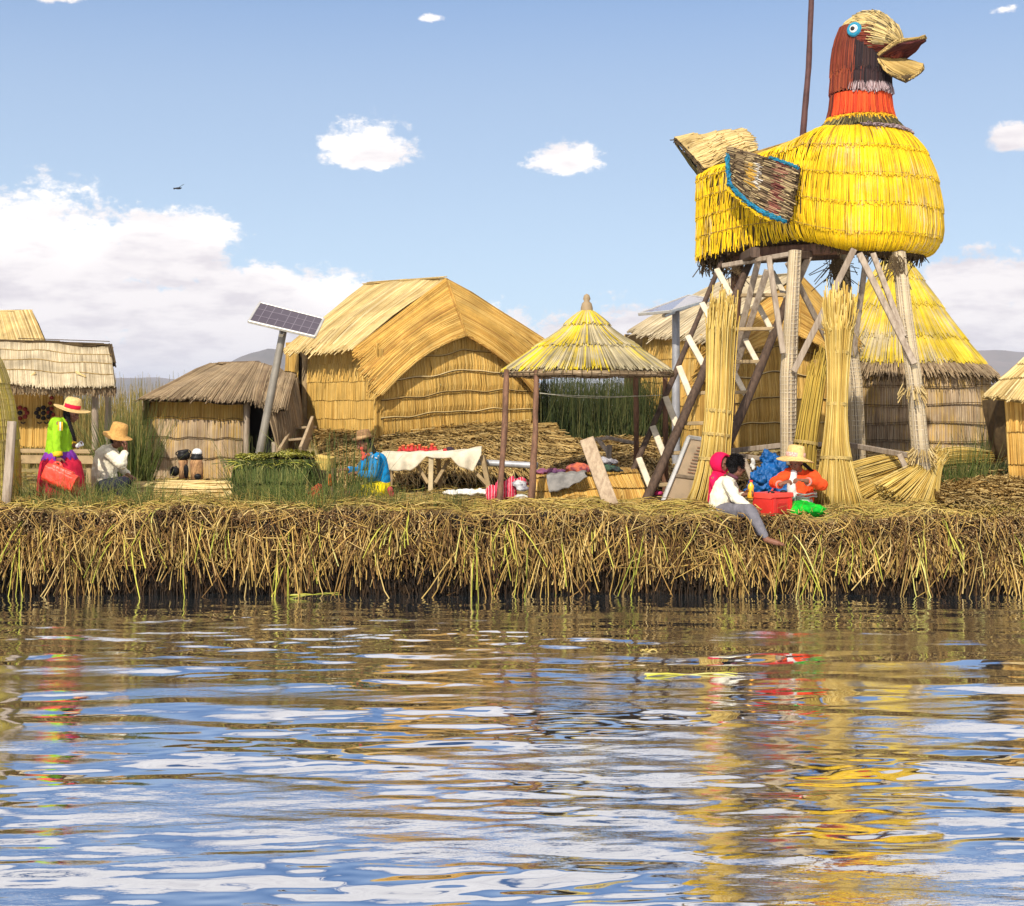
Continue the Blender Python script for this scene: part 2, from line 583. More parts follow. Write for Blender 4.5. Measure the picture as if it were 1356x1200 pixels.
WET_SHADED = reedmat('reed_wet_shaded', [(0.006, 0.004, 0.002), (0.016, 0.009, 0.004), (0.035, 0.019, 0.008), (0.08, 0.044, 0.018)], var=0.4)  # wet reeds, darkened further for the shade of the undercut bank
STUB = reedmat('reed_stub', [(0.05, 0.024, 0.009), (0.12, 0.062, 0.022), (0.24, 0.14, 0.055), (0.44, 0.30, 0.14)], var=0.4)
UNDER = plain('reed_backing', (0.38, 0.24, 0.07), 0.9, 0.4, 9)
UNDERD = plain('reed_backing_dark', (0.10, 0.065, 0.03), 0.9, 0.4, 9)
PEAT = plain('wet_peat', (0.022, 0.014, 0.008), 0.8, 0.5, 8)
SOIL = plain('reed_floor', (0.34, 0.26, 0.10), 0.9, 0.5, 3, col2=(0.18, 0.12, 0.05), bump=0.8, bscale=60)
WOODG = plain('wood_grey', (0.36, 0.29, 0.22), 0.75, 0.4, 5, bump=0.4, bscale=18, stretch=(4, 4, 0.6), col2=(0.22, 0.165, 0.12))
WOODD = plain('wood_dark', (0.10, 0.062, 0.042), 0.7, 0.5, 6, bump=0.4, stretch=(4, 4, 0.6))
WOODR = plain('wood_brown', (0.19, 0.095, 0.055), 0.65, 0.5, 5, bump=0.4, stretch=(4, 4, 0.7))
WOODP = plain('wood_pale', (0.68, 0.58, 0.43), 0.7, 0.25, 7, bump=0.3)
WOODT = plain('wood_tan', (0.42, 0.30, 0.16), 0.75, 0.35, 6, bump=0.3)
ROPE = plain('rope_straw', (0.55, 0.40, 0.14), 0.9, 0.4, 40)
DARK = plain('painted_interior_shade', (0.012, 0.010, 0.010), 0.9, 0.2, 3)
# ------------------------------------------------------------------ the lake
def wave_field(x, y):
    h = np.zeros_like(x)
    wr = np.random.default_rng(21)
    patch = 0.55 + 0.45 * np.sin(x * 0.55 + 1.2 * np.sin(y * 0.31) + 0.8) * np.sin(y * 0.62 + 0.9 * np.sin(x * 0.4) + 2.0)
    n = 46
    for i in range(n):
        lam = 0.10 * (1.5 / 0.10) ** (i / (n - 1)) * (0.9 + 0.2 * wr.random())
        ang = math.pi / 2 + wr.normal(0, 0.24)
        k = 2 * math.pi / lam
        slope = 0.094 * math.sqrt(2.0 / n) * (0.62 if lam > 0.6 else 1.1)
        ph = k * (x * math.cos(ang) + y * math.sin(ang)) + wr.random() * 6.28
        ph = ph + 0.8 * np.sin(x * (0.5 + 1.2 * wr.random()) + y * 0.5 + wr.random() * 6)
        a = slope / k
        h += a * np.sin(ph) * (np.clip(patch, 0.12, 1) if lam < 0.55 else 0.8)
    return h


mb = MB()
ys = np.concatenate((np.arange(3.5, 12, 0.02), np.arange(12, 19.5, 0.028)))
xs = np.arange(-9.5, 9.5, 0.05)
gx, gy = np.meshgrid(xs, ys, indexing='ij')
fade = np.clip((9.5 - np.abs(gx)) / 0.6, 0, 1) * np.clip((gy - 3.5) / 0.5, 0, 1)
gz = wave_field(gx, gy) * fade
i, j = np.meshgrid(np.arange(len(xs) - 1), np.arange(len(ys) - 1), indexing='ij')
a = (i * len(ys) + j).ravel()
mb.add(np.stack((gx, gy, gz), -1).reshape(-1, 3), np.stack((a, a + len(ys), a + len(ys) + 1, a + 1), -1))
x0, x1, y0, y1, BIG = xs[0], xs[-1], ys[0], ys[-1], 9000.0
o_ = [(-BIG, -BIG), (BIG, -BIG), (BIG, BIG), (-BIG, BIG)]
i_ = [(x0, y0), (x1, y0), (x1, y1), (x0, y1)]
mb.add([(x, y, 0) for x, y in o_ + i_], [(k, (k + 1) % 4, 4 + (k + 1) % 4, 4 + k) for k in range(4)])
m, t, b = newmat('lake_water')
t.n.remove(b)
out = m.node_tree.nodes['Material Output']
tc_ = t.node('ShaderNodeTexCoord')
vec = t.mapping(tc_.outputs['Object'], (1.0, 3.4, 1.0))
bp = t.node('ShaderNodeBump')
bp.inputs['Strength'].default_value = 0.14
bp.inputs['Distance'].default_value = 0.02
mask = t.smooth(t.noise(t.mapping(tc_.outputs['Object'], (0.35, 0.8, 1)), 1.0, 3), 0.42, 0.66)
fine = t.math('MULTIPLY', t.noise(vec, 9.0, 3, 0.55), mask)
t.l.new(fine, bp.inputs['Height'])
gl = t.node('ShaderNodeBsdfGlossy')
gl.inputs['Roughness'].default_value = 0.025
gl.inputs['Color'].default_value = (0.93, 0.95, 1.0, 1)
df = t.node('ShaderNodeBsdfDiffuse')
df.inputs['Color'].default_value = (0.020, 0.030, 0.038, 1)
fr = t.node('ShaderNodeFresnel')
fr.inputs['IOR'].default_value = 1.42
for s_ in (gl, df, fr):
    t.l.new(bp.outputs[0], s_.inputs['Normal'])
mx = t.node('ShaderNodeMixShader')
t.l.new(t.math('POWER', fr.outputs[0], 0.18, clamp=True), mx.inputs[0])
t.l.new(df.outputs[0], mx.inputs[1])
t.l.new(gl.outputs[0], mx.inputs[2])
t.l.new(mx.outputs[0], out.inputs[0])
tag(mb.build('water', m), kind='structure')


# ------------------------------------------------------------------ the floating island
def rim_z(x):
    px = 678 + x / 17.9 * F
    base = np.interp(px, [-400, 0, 300, 480, 700, 900, 1050, 1200, 1356, 1700], [1.02, 1.04, 1.07, 1.05, 1.03, 0.99, 0.93, 0.97, 1.0, 1.0])
    return base + 0.03 * np.sin(x * 2.7) + 0.02 * np.sin(x * 6.1 + 1) + 0.012 * np.sin(x * 13.7)


def front_y(x):
    return 17.62 + 0.06 * np.sin(x * 1.9 + 0.4) + 0.04 * np.sin(x * 4.7)


mb = MB()
xs = np.linspace(-26, 26, 521)
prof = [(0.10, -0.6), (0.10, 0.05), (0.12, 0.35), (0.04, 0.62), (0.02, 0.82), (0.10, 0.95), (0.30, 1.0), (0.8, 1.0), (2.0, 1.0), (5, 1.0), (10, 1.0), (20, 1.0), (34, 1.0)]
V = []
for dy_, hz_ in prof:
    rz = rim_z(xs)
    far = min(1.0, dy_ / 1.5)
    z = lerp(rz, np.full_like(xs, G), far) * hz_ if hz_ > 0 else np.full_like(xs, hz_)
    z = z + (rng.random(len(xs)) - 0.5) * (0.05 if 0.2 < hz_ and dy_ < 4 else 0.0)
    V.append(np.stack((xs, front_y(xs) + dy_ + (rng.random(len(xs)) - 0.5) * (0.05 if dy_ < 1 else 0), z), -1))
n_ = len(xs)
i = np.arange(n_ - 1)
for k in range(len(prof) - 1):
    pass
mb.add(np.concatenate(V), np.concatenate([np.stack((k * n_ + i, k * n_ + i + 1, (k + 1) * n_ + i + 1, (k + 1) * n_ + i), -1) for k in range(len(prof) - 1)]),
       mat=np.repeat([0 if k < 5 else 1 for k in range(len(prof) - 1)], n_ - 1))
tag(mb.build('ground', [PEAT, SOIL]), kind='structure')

# cut stem ends that face the water, packed below the rim
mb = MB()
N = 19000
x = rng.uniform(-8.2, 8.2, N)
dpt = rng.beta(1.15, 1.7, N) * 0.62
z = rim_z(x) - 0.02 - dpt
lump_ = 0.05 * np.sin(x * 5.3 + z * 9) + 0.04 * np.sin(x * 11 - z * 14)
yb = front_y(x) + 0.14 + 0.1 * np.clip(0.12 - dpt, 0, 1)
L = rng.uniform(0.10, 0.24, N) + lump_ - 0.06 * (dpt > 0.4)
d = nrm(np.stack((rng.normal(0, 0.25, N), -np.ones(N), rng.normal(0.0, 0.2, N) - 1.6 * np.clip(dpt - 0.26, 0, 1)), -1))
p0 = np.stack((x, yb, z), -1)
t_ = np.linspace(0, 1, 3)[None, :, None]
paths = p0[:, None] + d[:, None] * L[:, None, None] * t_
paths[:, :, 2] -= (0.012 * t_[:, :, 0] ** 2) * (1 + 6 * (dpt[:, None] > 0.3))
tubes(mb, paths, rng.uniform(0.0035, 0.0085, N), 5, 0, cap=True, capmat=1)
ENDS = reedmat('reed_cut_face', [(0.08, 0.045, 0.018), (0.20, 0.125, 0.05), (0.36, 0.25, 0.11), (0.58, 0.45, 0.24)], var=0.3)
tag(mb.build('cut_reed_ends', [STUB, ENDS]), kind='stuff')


def hang(n, ztop, zlen, w, bow, xr=(-8.2, 8.2), drift=0.12, y_off=0.0, K=6, zmin=-0.05):
    x = rng.uniform(*xr, n)
    zt = rim_z(x) - rng.uniform(*ztop, n)
    L = rng.uniform(*zlen, n) * (0.85 + 0.45 * np.sin(x * 1.7 + 0.6) * np.sin(x * 3.9) + 0.2 * np.sin(x * 9.1))
    yb = front_y(x) + 0.02 + y_off
    t_ = np.linspace(0, 1, K)[None]
    bw = rng.uniform(*bow, n)[:, None]
    kx = rng.normal(0, drift, n)[:, None]
    xx = x[:, None] + kx * t_ * L[:, None] * 1.6 + rng.normal(0, 0.02, (n, 1)) * np.sin(t_ * 3)
    yy = yb[:, None] + 0.14 * (1 - t_) ** 2 - bw * np.sin(np.clip(t_ * 1.5, 0, 1) * 1.57) - 0.0 * t_
    zz = np.maximum(zt[:, None] + 0.05 * np.sin(t_ * 3.14) * (1 - t_) - L[:, None] * t_ ** 1.35, zmin)
    return np.stack((xx, yy, zz), -1), rng.uniform(*w, n)


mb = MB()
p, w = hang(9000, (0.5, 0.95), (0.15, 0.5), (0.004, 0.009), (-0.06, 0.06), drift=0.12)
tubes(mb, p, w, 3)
tag(mb.build('wet_shaded_reed_fringe', WET_SHADED), kind='stuff')
mb = MB()
p, w = hang(5200, (0.16, 0.66), (0.10, 0.36), (0.004, 0.009), (0.04, 0.20), drift=0.22)
# clumped: keep those inside slow noise crests
keep = (np.sin(p[:, 0, 0] * 3.1) + np.sin(p[:, 0, 0] * 7.3 + 1) + rng.normal(0, 0.9, len(p))) > 0.0
tubes(mb, p[keep], w[keep], 3)
p, w = hang(750, (0.25, 0.6), (0.3, 0.6), (0.004, 0.008), (0.0, 0.10), drift=0.15)
tubes(mb, p, w, 3)
p, w = hang(520, (0.0, 0.3), (0.5, 1.0), (0.005, 0.010), (0.12, 0.30), drift=0.28)
tubes(mb, p, w, 3)
N = 2400
x = rng.uniform(-8.2, 8.2, N)
zc = rim_z(x) - 0.04 - 0.62 * rng.random(N) ** 1.3
yc = front_y(x) - rng.uniform(0.0, 0.14, N) + 0.1 * np.clip(0.2 - (rim_z(x) - zc), 0, 1)
an = rng.normal(math.pi / 2, 0.75, N)
LL = rng.uniform(0.12, 0.5, N)
t_ = np.linspace(-0.5, 0.5, 5)[None]
cv_ = rng.normal(0, 0.12, (N, 1))
xx = x[:, None] + np.cos(an)[:, None] * LL[:, None] * t_ + cv_ * (0.25 - t_ ** 2)
zz = np.minimum(zc[:, None] + np.sin(an)[:, None] * LL[:, None] * t_, rim_z(x)[:, None] + 0.02)
yy = yc[:, None] - 0.25 * LL[:, None] * (0.25 - t_ ** 2) * 2 + rng.normal(0, 0.05, (N, 1)) * t_
tubes(mb, np.stack((xx, yy, zz), -1), rng.uniform(0.003, 0.0075, N), 3)
tag(mb.build('hanging_dry_reeds', DANGLE), kind='stuff')
LIME = reedmat('reed_lime', [(0.22, 0.24, 0.03), (0.40, 0.40, 0.05), (0.55, 0.50, 0.08), (0.60, 0.55, 0.20)], var=0.25)
mb = MB()
for cx in (-5.9, -4.6, -3.75, -2.6, -1.5, -0.3, 0.1, 0.35, 1.2, 1.6, 2.6, 3.4, 4.1, 4.9, 5.5, 6.2):
    p, w = hang(int(rng.integers(3, 11)), (0.0, 0.35), (0.4, 1.05), (0.005, 0.010), (0.15, 0.38), xr=(cx - 0.28, cx + 0.28), drift=0.22)
    tubes(mb, p, w, 3)
tag(mb.build('hanging_green_reeds', LIME), kind='stuff')

# loose litter over the rim and the floor
mb = MB()


def litter(n, xr, yr, zf, L=(0.12, 0.5), w=(0.004, 0.008), up=0.12):
    x = rng.uniform(*xr, n)
    y = yr(x, rng.random(n))
    a = rng.uniform(0, math.pi, n)
    LL = rng.uniform(*L, n)
    t_ = np.linspace(-0.5, 0.5, 4)[None]
    tilt = rng.normal(0, up, n)[:, None]
    bend = rng.uniform(-0.08, 0.12, n)[:, None]
    xx = x[:, None] + np.cos(a)[:, None] * LL[:, None] * t_
    yy = y[:, None] + np.sin(a)[:, None] * LL[:, None] * t_ * 0.8
    zz = zf(xx, yy) + 0.012 + rng.random((n, 1)) * 0.06 + LL[:, None] * (tilt * t_ + bend * (0.25 - t_ ** 2) * 4)
    return np.stack((xx, yy, zz), -1), rng.uniform(*w, n)


def gz_(x, y):
    d_ = np.clip((y - front_y(x)) / 1.5, 0, 1)
    drop = np.clip(0.28 - (y - front_y(x)), 0, 1)
    return lerp(rim_z(x), G, d_) - 0.35 * drop


p, w = litter(5200, (-8, 8), lambda x, r: front_y(x) + 0.08 + r * 1.2, gz_, up=0.11)
tubes(mb, p, w, 3)
p, w = litter(5500, (-12, 12), lambda x, r: front_y(x) + 1.0 + r * 7, gz_, up=0.1)
tubes(mb, p, w, 3)
tag(mb.build('reed_litter', LITTER), kind='stuff')


# ------------------------------------------------------------------ standing reeds
def blades(mb, n, xr, yr, z0, h, w=(0.004, 0.009), lean=0.12, mat=0, fan=0.0, K=5):
    x = rng.uniform(*xr, n)
    y = rng.uniform(*yr, n)
    H = rng.uniform(*h, n) * (0.75 + 0.25 * rng.random(n))
    t_ = np.linspace(0, 1, K)[None]
    cx = 0.5 * (xr[0] + xr[1])
    lx = rng.normal(0, lean, n)[:, None] + fan * ((x - cx) / (xr[1] - xr[0] + 1e-6))[:, None]
    ly = rng.normal(0, lean, n)[:, None]
    k = rng.normal(0, 0.4, n)[:, None]
    xx = x[:, None] + H[:, None] * (lx * t_ + lx * k * t_ ** 2 * 1.5)
    yy = y[:, None] + H[:, None] * (ly * t_ + ly * k * t_ ** 2)
    zz = z0 + H[:, None] * t_ * (1 - 0.1 * np.abs(lx))
    ww = rng.uniform(*w, n)[:, None] * (1 - 0.75 * t_)
    tubes(mb, np.stack((xx, yy, zz), -1), ww, 3, mat)


mb = MB()
blades(mb, 9000, (-19, 19), (36, 46), 0.1, (1.9, 2.75), (0.010, 0.02), 0.05)
tag(mb.build('reed_field', FIELD), kind='stuff')
mb = MB()
blades(mb, 2600, (-11.5, -6.3), (27.5, 33), 0.9, (1.3, 2.1), (0.006, 0.013), 0.07)
tag(mb.build('reed_thicket', FIELD), kind='stuff')
mb = MB()
blades(mb, 3600, (0.15, 3.0), (26.0, 28.2), 0.9, (1.5, 2.25), (0.006, 0.013), 0.12)
tag(mb.build('dark_green_reeds', GREEND), kind='stuff')

# low grass in front of the people on the left
mb = MB()
for x_0, x_1, n, h in ((-6.4, -5.3, 240, 0.38), (-5.4, -4.4, 420, 0.42), (-4.4, -3.2, 260, 0.30), (-3.3, -2.2, 380, 0.40), (-2.4, -1.4, 300, 0.36), (-1.5, -0.6, 200, 0.28), (-0.6, 0.2, 90, 0.16), (0.2, 7, 260, 0.13)):
    blades(mb, n, (x_0, x_1), (17.85, 18.5), G - 0.02, (h * 0.35, h * 1.25), (0.0025, 0.0055), 0.38, mat=0)
tag(mb.build('grass', GREEN), kind='stuff')
mb = MB()
for x_0, x_1, n, h in ((-6.4, -5.3, 120, 0.3), (-5.4, -3.2, 260, 0.3), (-3.3, -0.6, 260, 0.3), (-0.6, 7, 240, 0.15)):
    blades(mb, n, (x_0, x_1), (17.8, 18.5), G - 0.02, (h * 0.4, h * 1.2), (0.0025, 0.005), 0.5)
tag(mb.build('dry_grass', LITTER), kind='stuff')


def clump(name, label, px, py, Y, n, wid, h, mat, lean=0.16, w=(0.004, 0.009), fan=0.5, dep=0.35, cat='reeds', group='clumps of standing reeds on the island'):
    c = P(px, py, Y)
    c[2] = G - 0.03
    mb = MB()
    blades(mb, n, (c[0] - wid / 2, c[0] + wid / 2), (Y - dep / 2, Y + dep / 2), c[2], h, w, lean, 0, fan)
    return tag(mb.build(name, mat, None, c), label, cat, group)


clump('reed_clump', 'dark green reed clump between the man in the cream jacket and the grey thatched hut', 173, 660, 20.6, 480, 0.50, (0.7, 1.55), GREEN, 0.10)
clump('reed_clump', 'tall sparse green reeds standing in front of the woman in blue', 461, 668, 18.6, 130, 0.62, (0.5, 1.25), GREEN, 0.11, (0.004, 0.008), 0.35)
clump('reed_clump', 'low green reed clump growing at the foot of the stack of cut reeds', 360, 668, 18.4, 260, 0.95, (0.25, 0.75), GREEN, 0.28, (0.003, 0.007))
clump('reed_clump', 'green reed clump behind the brown log beside the round hut', 1272, 655, 20.4, 300, 0.70, (0.35, 0.95), GREEN, 0.10)
clump('reed_clump', 'green grassy clump around the feet of the woman in the green jacket', 75, 668, 18.3, 260, 1.1, (0.2, 0.6), GREEN, 0.3, (0.003, 0.006))
clump('reed_clump', 'thin green reeds in front of the leaning pole of the tilted solar panel', 335, 655, 20.0, 70, 0.5, (0.5, 1.15), GREEN, 0.2, (0.003, 0.007), 0.5)
clump('reed_clump', 'dark clump of reeds between the right edge hut and the round hut', 1312, 640, 22.6, 160, 0.5, (0.5, 1.3), GREEND, 0.2)


# ------------------------------------------------------------------ hills far off
def hills(name, D, pts, depth, mat, seed):
    """A ridge at distance D following photo heights pts=[(px, py)], with a real back slope."""
    mb = MB()
    px = np.linspace(pts[0][0], pts[-1][0], 260)
    py = np.interp(px, [p[0] for p in pts], [p[1] for p in pts])
    hr = np.random.default_rng(seed)
    for k in range(1, 7):
        py = py + (hr.random() * 2.2 / k) * np.sin(px * 0.02 * k * 1.7 + hr.random() * 6) * np.clip((HZ - py) / 20, 0, 1)
    X = (px - 678) / F * D
    Z = HC + (HZ - py) / F * D
    rows = []
    for f_, dy_ in ((-0.05, -1.0), (0.25, -0.6), (0.62, -0.3), (0.88, -0.1), (1.0, 0.0), (0.8, 0.35), (-0.1, 1.0)):
        rows.append(np.stack((X, D + dy_ * depth + 0.06 * depth * np.sin(X / D * 40 + f_ * 9), np.maximum(Z * f_ + Z * 0.07 * np.sin(X / D * 90 + f_ * 7) * (f_ < 1), -5)), -1))
    n = len(px)
    i = np.arange(n - 1)
    mb.add(np.concatenate(rows), np.concatenate([np.stack((k * n + i, k * n + i + 1, (k + 1) * n + i + 1, (k + 1) * n + i), -1) for k in range(len(rows) - 1)]))
    tag(mb.build(name, mat), kind='structure')


HILL = plain('hill_soil', (0.20, 0.16, 0.14), 0.9, 0.4, 0.004, col2=(0.12, 0.11, 0.10))
hills('hills', 3600, [(-900, 505), (-300, 500), (0, 498), (150, 500), (215, 501), (270, 503), (330, 508), (480, 512), (700, 508), (900, 506), (1100, 500), (1240, 478), (1290, 464), (1345, 466), (1400, 470), (1700, 490), (2200, 505)], 700, HILL, 3)
hills('hill', 2500, [(225, 519), (265, 502), (300, 482), (330, 468), (352, 463), (372, 464), (410, 473), (470, 494), (520, 506), (560, 519)], 350, HILL, 5)
# ------------------------------------------------------------------ huts
def ridge_roll(mb, a, b, r, n=60, mat=0):
    a, b = np.asarray(a), np.asarray(b)
    t = np.linspace(0, 1, 5)[None, :, None]
    off = rng.normal(0, r * 0.5, (n, 1, 3))
    sa = a + (b - a) * rng.uniform(-0.02, 0.5, (n, 1, 1))
    sb = a + (b - a) * rng.uniform(0.5, 1.02, (n, 1, 1))
    tubes(mb, sa + (sb - sa) * t + off, 0.009, 3, mat)


def gable_hut(label, pts, ywalls, roof_mat, hood_mat, wall_mat, rows, wall_rows, name='reed_hut', group=None, door=True, base_c=None):
    """Hut with a reed mat roof, the mat folded down over the front gable like a hood."""
    g = {k: np.asarray(v, float) for k, v in pts.items()}
    root = thing(name, label, 'hut', base_c if base_c is not None else g['C'], group)
    # left and right roof slopes
    mb = MB()
    thatch(mb, quad(g['F'], g['P0'], g['E1'], g['E2'], 0.06), 430, 1, 0.011, 0.03, 0.10, K=6, fringe=0.035, jit=4, back=1, backoff=-0.03)
    thatch(mb, quad(g['P0'], g['F'], g['E4'], g['E3'], 0.06, (0.3, 0.2, 1)), 260, 1, 0.013, 0.035, 0.10, K=5, out=(0.3, 0.2, 1), fringe=0.05, back=1, backoff=-0.03)
    ridge_roll(mb, g['F'], g['P0'], 0.035, 90)
    mb.build('roof', [roof_mat, UNDER], root)
    # hood
    mb = MB()
    SL = quad(g['P0'], g['P1'], g['H1'], g['E1'], 0.03, bow=0.17)      # stems run from the hood ridge down to the corner
    thatch(mb, SL, 300, 1, 0.0105, 0.03, 0.08, K=6, fringe=0.03, jit=5, back=1, backoff=-0.03)
    SR = quad(g['P0'], g['P1'], g['H2'], g['E3'], 0.03, bow=0.12)
    thatch(mb, SR, 300, 1, 0.0105, 0.03, 0.08, K=6, fringe=0.03, jit=5, back=1, backoff=-0.03)
    ridge_roll(mb, g['P0'], g['P1'], 0.03, 50)
    for S_ in (SL, SR):
        q_ = np.linspace(0, 1, 24)
        for e_ in range(9):
            tubes(mb, (S_(np.full(24, 0.985), q_) + rng.normal(0, 0.014, (24, 3)))[None], 0.008, 3, 0)
    mb.build('roof_hood', [hood_mat, UNDER], root)
    # gable wall: bottom C -> Rr, top follows the hood
    Cn, Rr = g['C'], g['R']
    zt0, zt1, ztm = g['zt']

    def front(u, v):
        u = np.asarray(u)[:, None]
        v = np.asarray(v)[:, None]
        b = lerp(Cn, Rr, u)
        top = np.where(u < 0.5, lerp(zt0, ztm, u / 0.5), lerp(ztm, zt1, (u - 0.5) / 0.5))
        z = lerp(top, b[:, 2:3], v)
        nn = nrm(np.array((Rr[1] - Cn[1], -(Rr[0] - Cn[0]), 0)))
        bel = 0.05 * np.sin(v * 3.14) + 0.045 * np.abs(np.sin(np.pi * wall_rows * (v - 0.05 * (np.sin(u * 17 + v * wall_rows * 1.3) + 0.6 * np.sin(u * 31)) / wall_rows * np.clip(1 - v, 0, 1) * 1.2)))
        return np.concatenate((b[:, :2], z), 1) + nn * bel
    nF = normal(front, np.array([0.5]), np.array([0.5]))[0]
    mb = MB()
    thatch(mb, front, 420, wall_rows, 0.0105, 0.022, 0.05, sgn=1 if nF[1] < 0 else -1, K=4, wav=0.05, fringe=0.02, back=1, backoff=-0.03)
    # bound seams
    for r in range(1, wall_rows + 1):
        u = np.linspace(0, 1, 60)
        wv = 0.05 * (np.sin(u * 17 + r * 1.3) + 0.6 * np.sin(u * 31 + r * 2.1)) / wall_rows if r < wall_rows else u * 0
        p = front(u, np.clip(r / wall_rows + wv - 0.022, 0, 1)) + nF * (0.05 if nF[1] < 0 else -0.05)
        tubes(mb, p[None] + nF * (0.01 if nF[1] < 0 else -0.01), 0.015 if r == wall_rows else 0.009, 5, 2)
        tubes(mb, p[None] - np.array((0, 0, 0.016 + 0.008 * (r == wall_rows))), 0.008, 4, 3)
    corner = np.stack([Cn + np.array((0.02, -0.03, h_)) for h_ in np.linspace(-0.02, zt0 - Cn[2], 6)])
    tubes(mb, corner[None] + rng.normal(0, 0.04, (60, 1, 3)) * np.array((1, 0.6, 0.2)), 0.0105, 3, 0)
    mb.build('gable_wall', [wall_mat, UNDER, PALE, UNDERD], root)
    Lb = g['L']

    def left(u, v):
        u = np.asarray(u)[:, None]
        v = np.asarray(v)[:, None]
        b = lerp(Cn, Lb, u)
        z = lerp(zt0 + 0.1, b[:, 2:3], v)
        nn = nrm(np.array((-(Cn[1] - Lb[1]), Cn[0] - Lb[0], 0))) * -1
        return np.concatenate((b[:, :2], z), 1) + nn * 0.03 * np.sin(v * 3.14)
    nL = normal(left, np.array([0.5]), np.array([0.5]))[0]
    sL = 1 if nL[1] < 0 else -1
    mb = MB()
    thatch(mb, left, 270, wall_rows, 0.0105, 0.02, 0.05, sgn=sL, K=4, wav=0.02, fringe=0.02, back=1, backoff=-0.03)
    mb.build('side_wall', [wall_mat, UNDER], root)
    # closed back and far side so the hut is solid from elsewhere
    mb = MB()
    B1 = Lb + (Lb - Cn) * 0.35
    B2 = Rr + (Lb - Cn) * 1.35
    for A_, B_ in ((B1, B2), (B2, Rr)):
        S = quad((*A_[:2], zt0 + 0.2), (*B_[:2], zt0 + 0.2), (*B_[:2], B_[2]), (*A_[:2], A_[2]))
        nn = normal(S, np.array([.5]), np.array([.5]))[0]
        ctr = (Cn + Rr + B1 + B2) / 4
        sg = 1 if np.dot(nn, (A_ + B_) / 2 - ctr) > 0 else -1
        thatch(mb, S, 120, 3, 0.015, 0.03, sgn=sg, back=1)
    mb.build('rear_wall', [wall_mat, UNDERD], root)
    if door:
        mb = MB()
        pole(mb, [Lb + np.array((-0.05, -0.03, -0.05)), (*(Lb[:2] + np.array((-0.05, -0.03))), zt0 + 0.25)], 0.06, 8, 0, 0.1)
        mb.build('door_post', WOODT, root)
        mb = MB()
        d_ = nrm(Lb - Cn)
        a_ = Lb + d_ * 0.35
        S = quad((*(a_[:2]), zt0 + 0.2), (*((a_ + d_ * 0.5)[:2]), zt0 + 0.2), a_ + d_ * 0.5, a_)
        nn = normal(S, np.array([.5]), np.array([.5]))[0]
        thatch(mb, S, 45, 2, 0.013, 0.03, sgn=1 if nn[1] < 0 else -1, back=1)
        mb.build('entrance_screen', [wall_mat, UNDERD], root)
    return root


# main hut
Y0 = 24.0
A = dict(C=P(500, 580, 24.0), L=P(408, 578, 26.0), R=P(708, 566, 26.0), F=P(482, 377, 27.5), P0=P(590, 369, 25.3), P1=P(618, 445, 24.75),
         E1=P(470, 462, 23.9), E2=P(377, 465, 25.9), H1=P(503, 526, 23.7), E3=P(720, 449, 26.0), H2=P(706, 519, 25.65), E4=P(640, 452, 28.6))
A['zt'] = (P(0, 462, 24.0)[2], P(0, 450, 26.0)[2], P(0, 440, 25.0)[2])
gable_hut('large golden reed hut with a folded thatch hood over its wavy gable wall', A, None, PALE, GOLD2, GOLD, 2, 5)
# hut behind the stairs
A = dict(C=P(930, 600, 25.6), L=P(852, 596, 27.4), R=P(1112, 590, 27.2), F=P(958, 371, 29.4), P0=P(1060, 364, 26.8), P1=P(1058, 444, 26.1),
         E1=P(938, 452, 25.3), E2=P(834, 440, 27.4), H1=P(912, 520, 25.3), E3=P(1135, 448, 27.6), H2=P(1125, 500, 26.6), E4=P(1080, 446, 30.2))
A['zt'] = (P(0, 450, 25.6)[2], P(0, 445, 27.2)[2], P(0, 430, 26.5)[2])
gable_hut('golden reed hut with a pale roof standing behind the wooden stairs', A, None, BLEACH, GOLD2, GOLD, 2, 5, door=False)

# straw mounds the main hut stands on
def mound(name, label, L0, L1, R1, R0, mat, n, bulge, cat='reed mound', group=None):
    S = quad(L0, L1, R1, R0, bulge)
    s = None
    mb = MB()
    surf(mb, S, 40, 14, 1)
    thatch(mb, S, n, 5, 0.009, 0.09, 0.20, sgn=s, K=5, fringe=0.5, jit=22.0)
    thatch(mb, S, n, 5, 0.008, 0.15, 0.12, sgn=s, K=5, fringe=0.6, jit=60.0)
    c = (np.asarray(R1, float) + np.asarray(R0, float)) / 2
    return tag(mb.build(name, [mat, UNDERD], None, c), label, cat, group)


STRAW = reedmat('mound_straw', [(0.26, 0.16, 0.05), (0.42, 0.27, 0.09), (0.52, 0.36, 0.13), (0.62, 0.46, 0.2)], var=0.35)
mound('reed_mound', 'heaped brown straw mound that the large golden hut stands on', P(415, 578, 25.2), P(722, 566, 25.6), P(775, 622, 22.4), P(440, 640, 21.6), STRAW, 700, 0.12)
mound('reed_mound', 'straw heap rising behind the open kiosk below the dark green reeds', P(745, 592, 25.0), P(890, 590, 25.0), P(900, 640, 21.4), P(735, 640, 21.4), STRAW, 420, 0.15)
mound('reed_mound', 'low straw heap at the foot of the right edge hut', P(1235, 652, 19.6), P(1420, 640, 20.6), P(1420, 682, 18.0), P(1248, 678, 18.1), STRAW, 420, 0.06)
mound('reed_mound', 'low straw bank under the round hut and the hut behind the stairs', P(905, 606, 25.2), P(1330, 606, 27.5), P(1330, 648, 21.0), P(905, 648, 21.0), STRAW, 700, 0.05)

